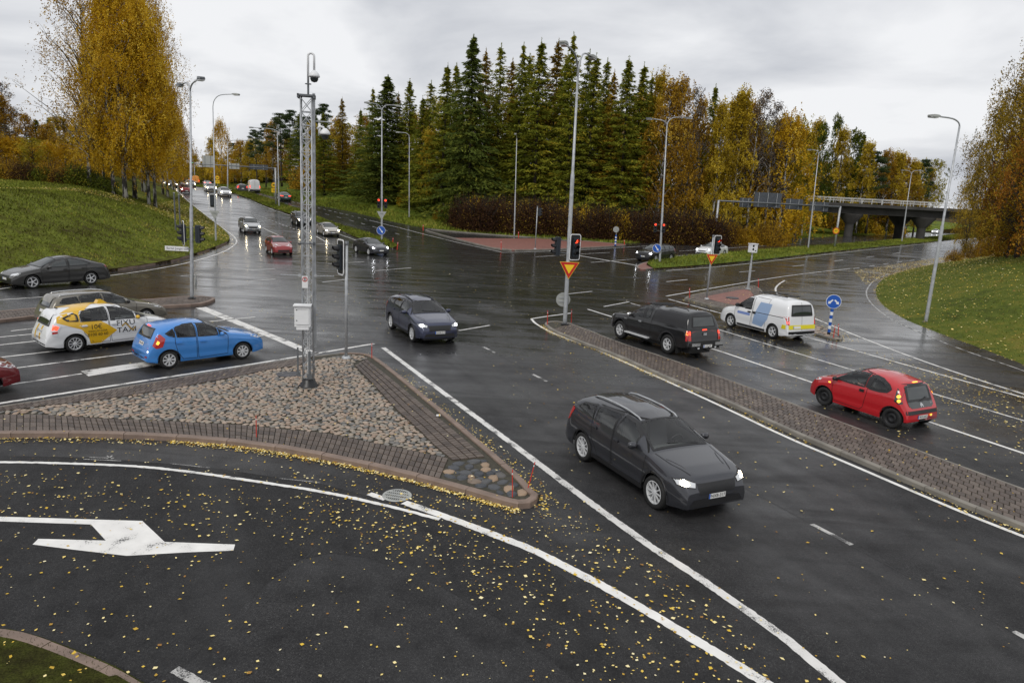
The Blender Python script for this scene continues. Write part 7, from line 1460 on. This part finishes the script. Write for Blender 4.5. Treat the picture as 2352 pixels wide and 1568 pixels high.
# --- right-hand bank
for px, r_, t, k, w in [(2335, 590, 40, 'olive_n', .95), (2290, 588, 130, 'olive_n', .9), (2244, 584, 235, 'olive_n', .85), (2312, 592, 300, 'rust', .8), (2372, 600, 240, 'rust', .9), (2352, 570, 90, 'olive_n', 1.), (2425, 590, 10, 'olive_n', 1.), (2490, 590, 40, 'birch2', 1.), (2212, 590, 365, 'olive_n', .7), (2268, 590, 420, 'rust', .6), (2405, 575, 110, 'birch1', .9), (2330, 575, 420, 'rust', .7)]: tree(px, 0, t, k, w*.88, 'trees on the right bank', row=r_)
for px, r_, hh in [(2225, 590, 2.2), (2258, 588, 2.6), (2300, 588, 2.2), (2340, 584, 2.8), (2190, 598, 1.6)]: tree(px, 0, 0, 'bush_bronze', .9, 'low growth on the right bank', h=hh, row=r_)
# --- hedges and shrubs along the wood edge
for px in np.arange(1062, 1660, 17.): tree(px+rng.uniform(-4, 4), 104+rng.uniform(0, 3.)+max(0, (px-1500)*.03), 0, 'hedge', 1., 'dark hedge below the conifers', h=rng.uniform(3.4, 4.6))
for px in np.arange(1080, 1650, 27.): tree(px+rng.uniform(-4, 4), 109+rng.uniform(0, 2.), 0, 'hedge', 1., 'upper row of the dark hedge', h=rng.uniform(3.6, 4.6))
for px in np.arange(1090, 1640, 37.): tree(px+rng.uniform(-9, 9), 106+rng.uniform(0, 3.), 0, ['bush_bronze', 'bush_gold'][int(rng.integers(2))], .8, 'yellowed shrubs in the dark hedge', h=rng.uniform(3.4, 4.4))
for px in np.arange(440, 640, 16.): tree(px, 285-(px-440)*.3, 0, ['bush_bronze', 'hedge', 'bush_green'][int(rng.integers(3))], 2.2, 'far thicket at the end of the left road', h=rng.uniform(4., 7.))
for px in np.arange(1650, 1800, 19.): tree(px+rng.uniform(-4, 4), 114+rng.uniform(-2, 3.), 0, ['bush_bronze', 'bush_gold'][int(rng.integers(2))], 1., 'golden shrubs left of the bridge', h=rng.uniform(2.6, 4.2))
for px in np.arange(1810, 2060, 24.): tree(px+rng.uniform(-4, 4), 196+rng.uniform(-3, 4.), 0, ['bush_gold', 'bush_green', 'bush_bronze'][int(rng.integers(3))], 1.4, 'shrubs under the bridge', h=rng.uniform(3., 5.))
for px in np.arange(690, 1060, 22.): tree(px+rng.uniform(-4, 4), (150-(px-690)*.11)+rng.uniform(-2, 3.), 0, ['bush_green', 'bush_gold', 'bush_green', 'bush_bronze'][int(rng.integers(4))], 1.1, 'shrubs below the left conifers', h=rng.uniform(1.6, 3.2))
for px in np.arange(-40, 260, 20.): tree(px+rng.uniform(-4, 4), 79+rng.uniform(-1, 3.), 0, ['hedge', 'bush_bronze', 'bush_green'][int(rng.integers(3))] if px < 190 else 'bush_green', 1., 'shrubs on top of the left bank', h=rng.uniform(1.3, 2.1))
def ordinal(k): return str(k)+('th' if 10 <= k % 100 <= 20 else {1: 'st', 2: 'nd', 3: 'rd'}.get(k % 10, 'th'))
TREES.sort(key=lambda t: (t[0], t[1], t[2])); cnt = {}; tot = {}
for t in TREES: tot[(t[0], t[1])] = tot.get((t[0], t[1]), 0)+1
for where, kind, px, dist, base, H, wide in TREES:
    key = (where, kind); cnt[key] = cnt.get(key, 0)+1
    lab = DESC[kind]+', '+(ordinal(cnt[key])+' such from left, ' if tot[key] > 1 else 'the only one, ')+where
    sh = kind in ('hedge', 'bush_gold', 'bush_green', 'bush_bronze')
    hp, tr, cr = PROTO[kind]; s = H/hp; o = thing('shrub' if sh else ('conifer_tree' if kind in ('larch1', 'larch2', 'larch3', 'larch4', 'larch5', 'spruce', 'gold_larch', 'pine') else 'birch_tree' if 'birch' in kind or kind in ('weeping', 'olive_n') else 'broadleaf_tree'), lab, 'shrub' if sh else 'tree', base, rng.uniform(0, 6.28), where)
    sw = (wide*(.3+.7*s) if not sh else wide*(.5+.5*s))*rng.uniform(.86, 1.26); o.scale = (sw, sw*rng.uniform(.92, 1.08), s); o.rotation_euler = (rng.normal(0, .012), rng.normal(0, .012), o.rotation_euler[2])
    link('stems' if sh else 'trunk', tr, o); link('foliage' if sh else 'crown', cr, o)
# ================================================================== grass blades and fallen leaves
def region_pts(poly, n_):
    P = np.asarray(poly, float)[:, :2]; x0, y0 = P.min(0); x1, y1 = P.max(0); out = np.zeros((0, 2))
    while len(out) < n_:
        q = rng.uniform((x0, y0), (x1, y1), (n_*2, 2)); out = np.vstack([out, q[inpoly(P, q[:, 0], q[:, 1])]])
    return out[:n_]
def bank_z(bk, x, y):
    poly, E, h, kt = bk; return zroad(x, y)+kt+h(segdist(E, x, y), x, y)
def grass_on(name, label, bk, poly, n_, ht, wd, mat):
    q = region_pts(poly, n_); q = q[inpoly(bk[0], q[:, 0], q[:, 1])]; z = bank_z(bk, q[:, 0], q[:, 1])-.02; k = len(q); a = rng.uniform(0, 6.28, k); hh = ht*rng.uniform(.5, 1.3, k); ln = rng.normal(0, .45, (k, 2))*hh[:, None]
    d = np.stack([np.cos(a), np.sin(a)], 1)*wd/2; V = np.stack([np.c_[q-d, z], np.c_[q+d, z], np.c_[q+ln, z+hh]], 1).reshape(-1, 3)
    pat = .5+.28*np.sin(q[:, 0]*.9+np.sin(q[:, 1]*.7)*2)*np.cos(q[:, 1]*.8)+.34*np.sin(q[:, 0]*.23+1.7*np.sin(q[:, 1]*.19))*np.sin(q[:, 1]*.27+1.)
    o = link(name, fast_mesh(name, V, np.arange(len(V)).reshape(-1, 3), mat, np.clip(.12+.62*pat+rng.normal(0, .17, k), 0, 1)), label=label, cat='grass', kind='stuff'); return o
xy = lambda L: np.array(L)[:, :2]
grass_on('grass', 'patchy green grass covering the left bank', BANKS[0], GL([(-120, 690), (545, 570), (500, 500), (420, 452)])+[np.array([-45, 85, 0]), np.array([-75, 85, 0]), np.array([-60, 50, 0])], 70000, .16, .09, 'grass_blade')
grass_on('grass', 'thin leaf-strewn grass on the right bank', BANKS[2], e3.tolist()+[(110, 90, 0), (60, 30, 0)], 60000, .13, .07, 'grass_blade_dry')
grass_on('grass', 'green grass strip on the right-hand road median', BANKS[3], f4+r4, 26000, .22, .1, 'grass_blade')
grass_on('grass', 'green grass strip on the left road median', BANKS[4], l5+r5, 16000, .22, .12, 'grass_blade')
grass_on('grass', 'dark wet grass in the corner right below the camera', BANKS[5], c6+[c6[-1]-[1, 4, 0], c6[0]-[1, 3, 0]], 14000, .05, .012, 'grass_blade_dark')
vg = smoothline(e2, 1)[:, :2]; vb = vg+normals2(vg)*7.
grass_on('grass', 'bright verge grass along the edge of the far wood', BANKS[1], np.vstack([vg, vb[::-1]]), 45000, .35, .16, 'grass_blade')
LV = []; LA = []
def leaves(pts, zf, size=.05, curl=.35):
    k = len(pts)
    if not k: return
    a = rng.uniform(0, 6.28, k); z = zf(pts[:, 0], pts[:, 1])+.007+rng.uniform(0, .006, k); L = size*np.clip(rng.lognormal(-.25, .42, k), .3, 1.7); W = L*rng.uniform(.6, .9, k); d = np.stack([np.cos(a), np.sin(a)], 1); nn = np.stack([-d[:, 1], d[:, 0]], 1)
    c = rng.uniform(0, curl, (k, 4))*L[:, None]*.6
    V = np.stack([np.c_[pts-d*L[:, None]/2, z+c[:, 0]], np.c_[pts+nn*W[:, None]/2, z+c[:, 1]], np.c_[pts+d*L[:, None]/2, z+c[:, 2]], np.c_[pts-nn*W[:, None]/2, z+c[:, 3]]], 1).reshape(-1, 3)
    LV.append(V); LA.append(np.clip(rng.normal(.46, .28, k), 0, 1))
def flush(name, label):
    V = np.vstack(LV); link(name, fast_mesh(name, V, np.arange(len(V)).reshape(-1, 4), 'fallen_leaf', np.concatenate(LA)), label=label, cat='leaves', kind='stuff'); LV.clear(); LA.clear()
zr = lambda x, y: zroad(x, y)
def clump(P, n_, poly=None):
    return P
near = GL([(-60, 1030), (590, 1035), (1170, 1175), (1260, 1130), (1560, 1330), (1930, 1580), (1500, 1700), (-60, 1700)])
q = region_pts(near, 1000); leaves(q, zr)
q = region_pts(GL([(640, 1070), (1170, 1180), (1250, 1120), (1900, 1560), (1500, 1640), (1000, 1330), (700, 1180)]), 900); leaves(q, zr)
q = region_pts(GL([(0, 1080), (900, 1180), (1100, 1290), (600, 1240), (0, 1170)]), 260); leaves(q, zr)
def along(line, n_, w0, w1, side=1, bias=1.6):
    L = resample(np.array(line)[:, :2], .1); nm = normals2(L)*side; i = rng.integers(0, len(L), n_); dens = .5+.5*np.sin(i*.021+1.)+.35*np.sin(i*.09); ok = rng.uniform(0, 1.2, n_) < dens+.25; i = i[ok]
    return L[i]+nm[i]*(w0+(w1-w0)*rng.uniform(0, 1, len(i))**bias)[:, None]+rng.normal(0, .03, (len(i), 2))
leaves(along(front, 1500, .02, .34, -1), zr, .045, .6); leaves(along(front[4:], 1900, .0, .16, -1, 1.2), zr, .05, .8); leaves(along(smoothline(mf, 1), 2600, .02, .28, -1), zr, .05, .7); leaves(along(right, 700, .05, .5, -1), zr, .05)
leaves(along(tip, 50, .03, .4, -1), zr, .055)
flush('fallen_leaves', 'yellow birch leaves scattered and drifted on the near slip lane and kerbs')
kz = lambda z: (lambda x, y: zroad(x, y)+z)
leaves(region_pts(out, 260), kz(KH+.01), .045); leaves(region_pts(np.vstack([MF, MR]), 420), kz(.112), .05)
flush('fallen_leaves', 'sparse yellow leaves lying on the paved islands')
leaves(region_pts(GL([(1120, 830), (1250, 780), (2352, 1225), (2352, 1500), (1900, 1540), (1250, 1090)]), 420), zr, .05)
leaves(region_pts(GL([(1350, 720), (1640, 720), (2352, 905), (2352, 1110), (1650, 850)]), 1500), zr, .055); leaves(region_pts(GL([(2000, 800), (2352, 900), (2352, 1000), (2100, 900)]), 700), zr, .06)
leaves(region_pts(GL([(1560, 690), (1800, 640), (1960, 618), (1850, 690), (1990, 790), (1930, 790), (1760, 720)]), 1700), zr, .06); leaves(along(SF, 700, -.05, .5, -1), zr, .06); leaves(along(AF, 500, 0, .5, -1), zr, .06); leaves(region_pts(SF, 300), kz(.125), .06)
leaves(along(e3, 9000, -.1, 1.1, -1, 1.3), zr, .07); leaves(region_pts(GL([(2028, 640), (1990, 655), (1960, 622), (2200, 585), (2300, 580), (2130, 612)]), 9000), zr, .1)
leaves(along(f4, 1500, 0, .6, -1), zr, .08); leaves(region_pts(GL([(200, 790), (900, 640), (1000, 780), (860, 790), (300, 860)]), 500), zr, .055); leaves(region_pts(GL([(900, 620), (1300, 600), (1500, 690), (1200, 740), (950, 780)]), 420), zr, .06)
leaves(along(kl, 500, 0, .4, -1), zr, .06)
flush('fallen_leaves', 'yellow leaves strewn over the junction and along the right-hand slip road')
for bk, poly, n_, sz in ((BANKS[2], e3.tolist()+[(110, 90, 0), (60, 30, 0)], 42000, .1), (BANKS[0], GL([(290, 520), (540, 565), (500, 510), (420, 455)])+[np.array([-40, 75, 0]), np.array([-48, 62, 0])], 9000, .1), (BANKS[5], c6+[c6[-1]-[1, 4, 0], c6[0]-[1, 3, 0]], 520, .05)):
    q = region_pts(poly, n_); q = q[inpoly(bk[0], q[:, 0], q[:, 1])]; leaves(q, lambda x, y: bank_z(bk, x, y)+.07, sz, .6)
flush('fallen_leaves', 'golden leaves lying in the grass of the banks')
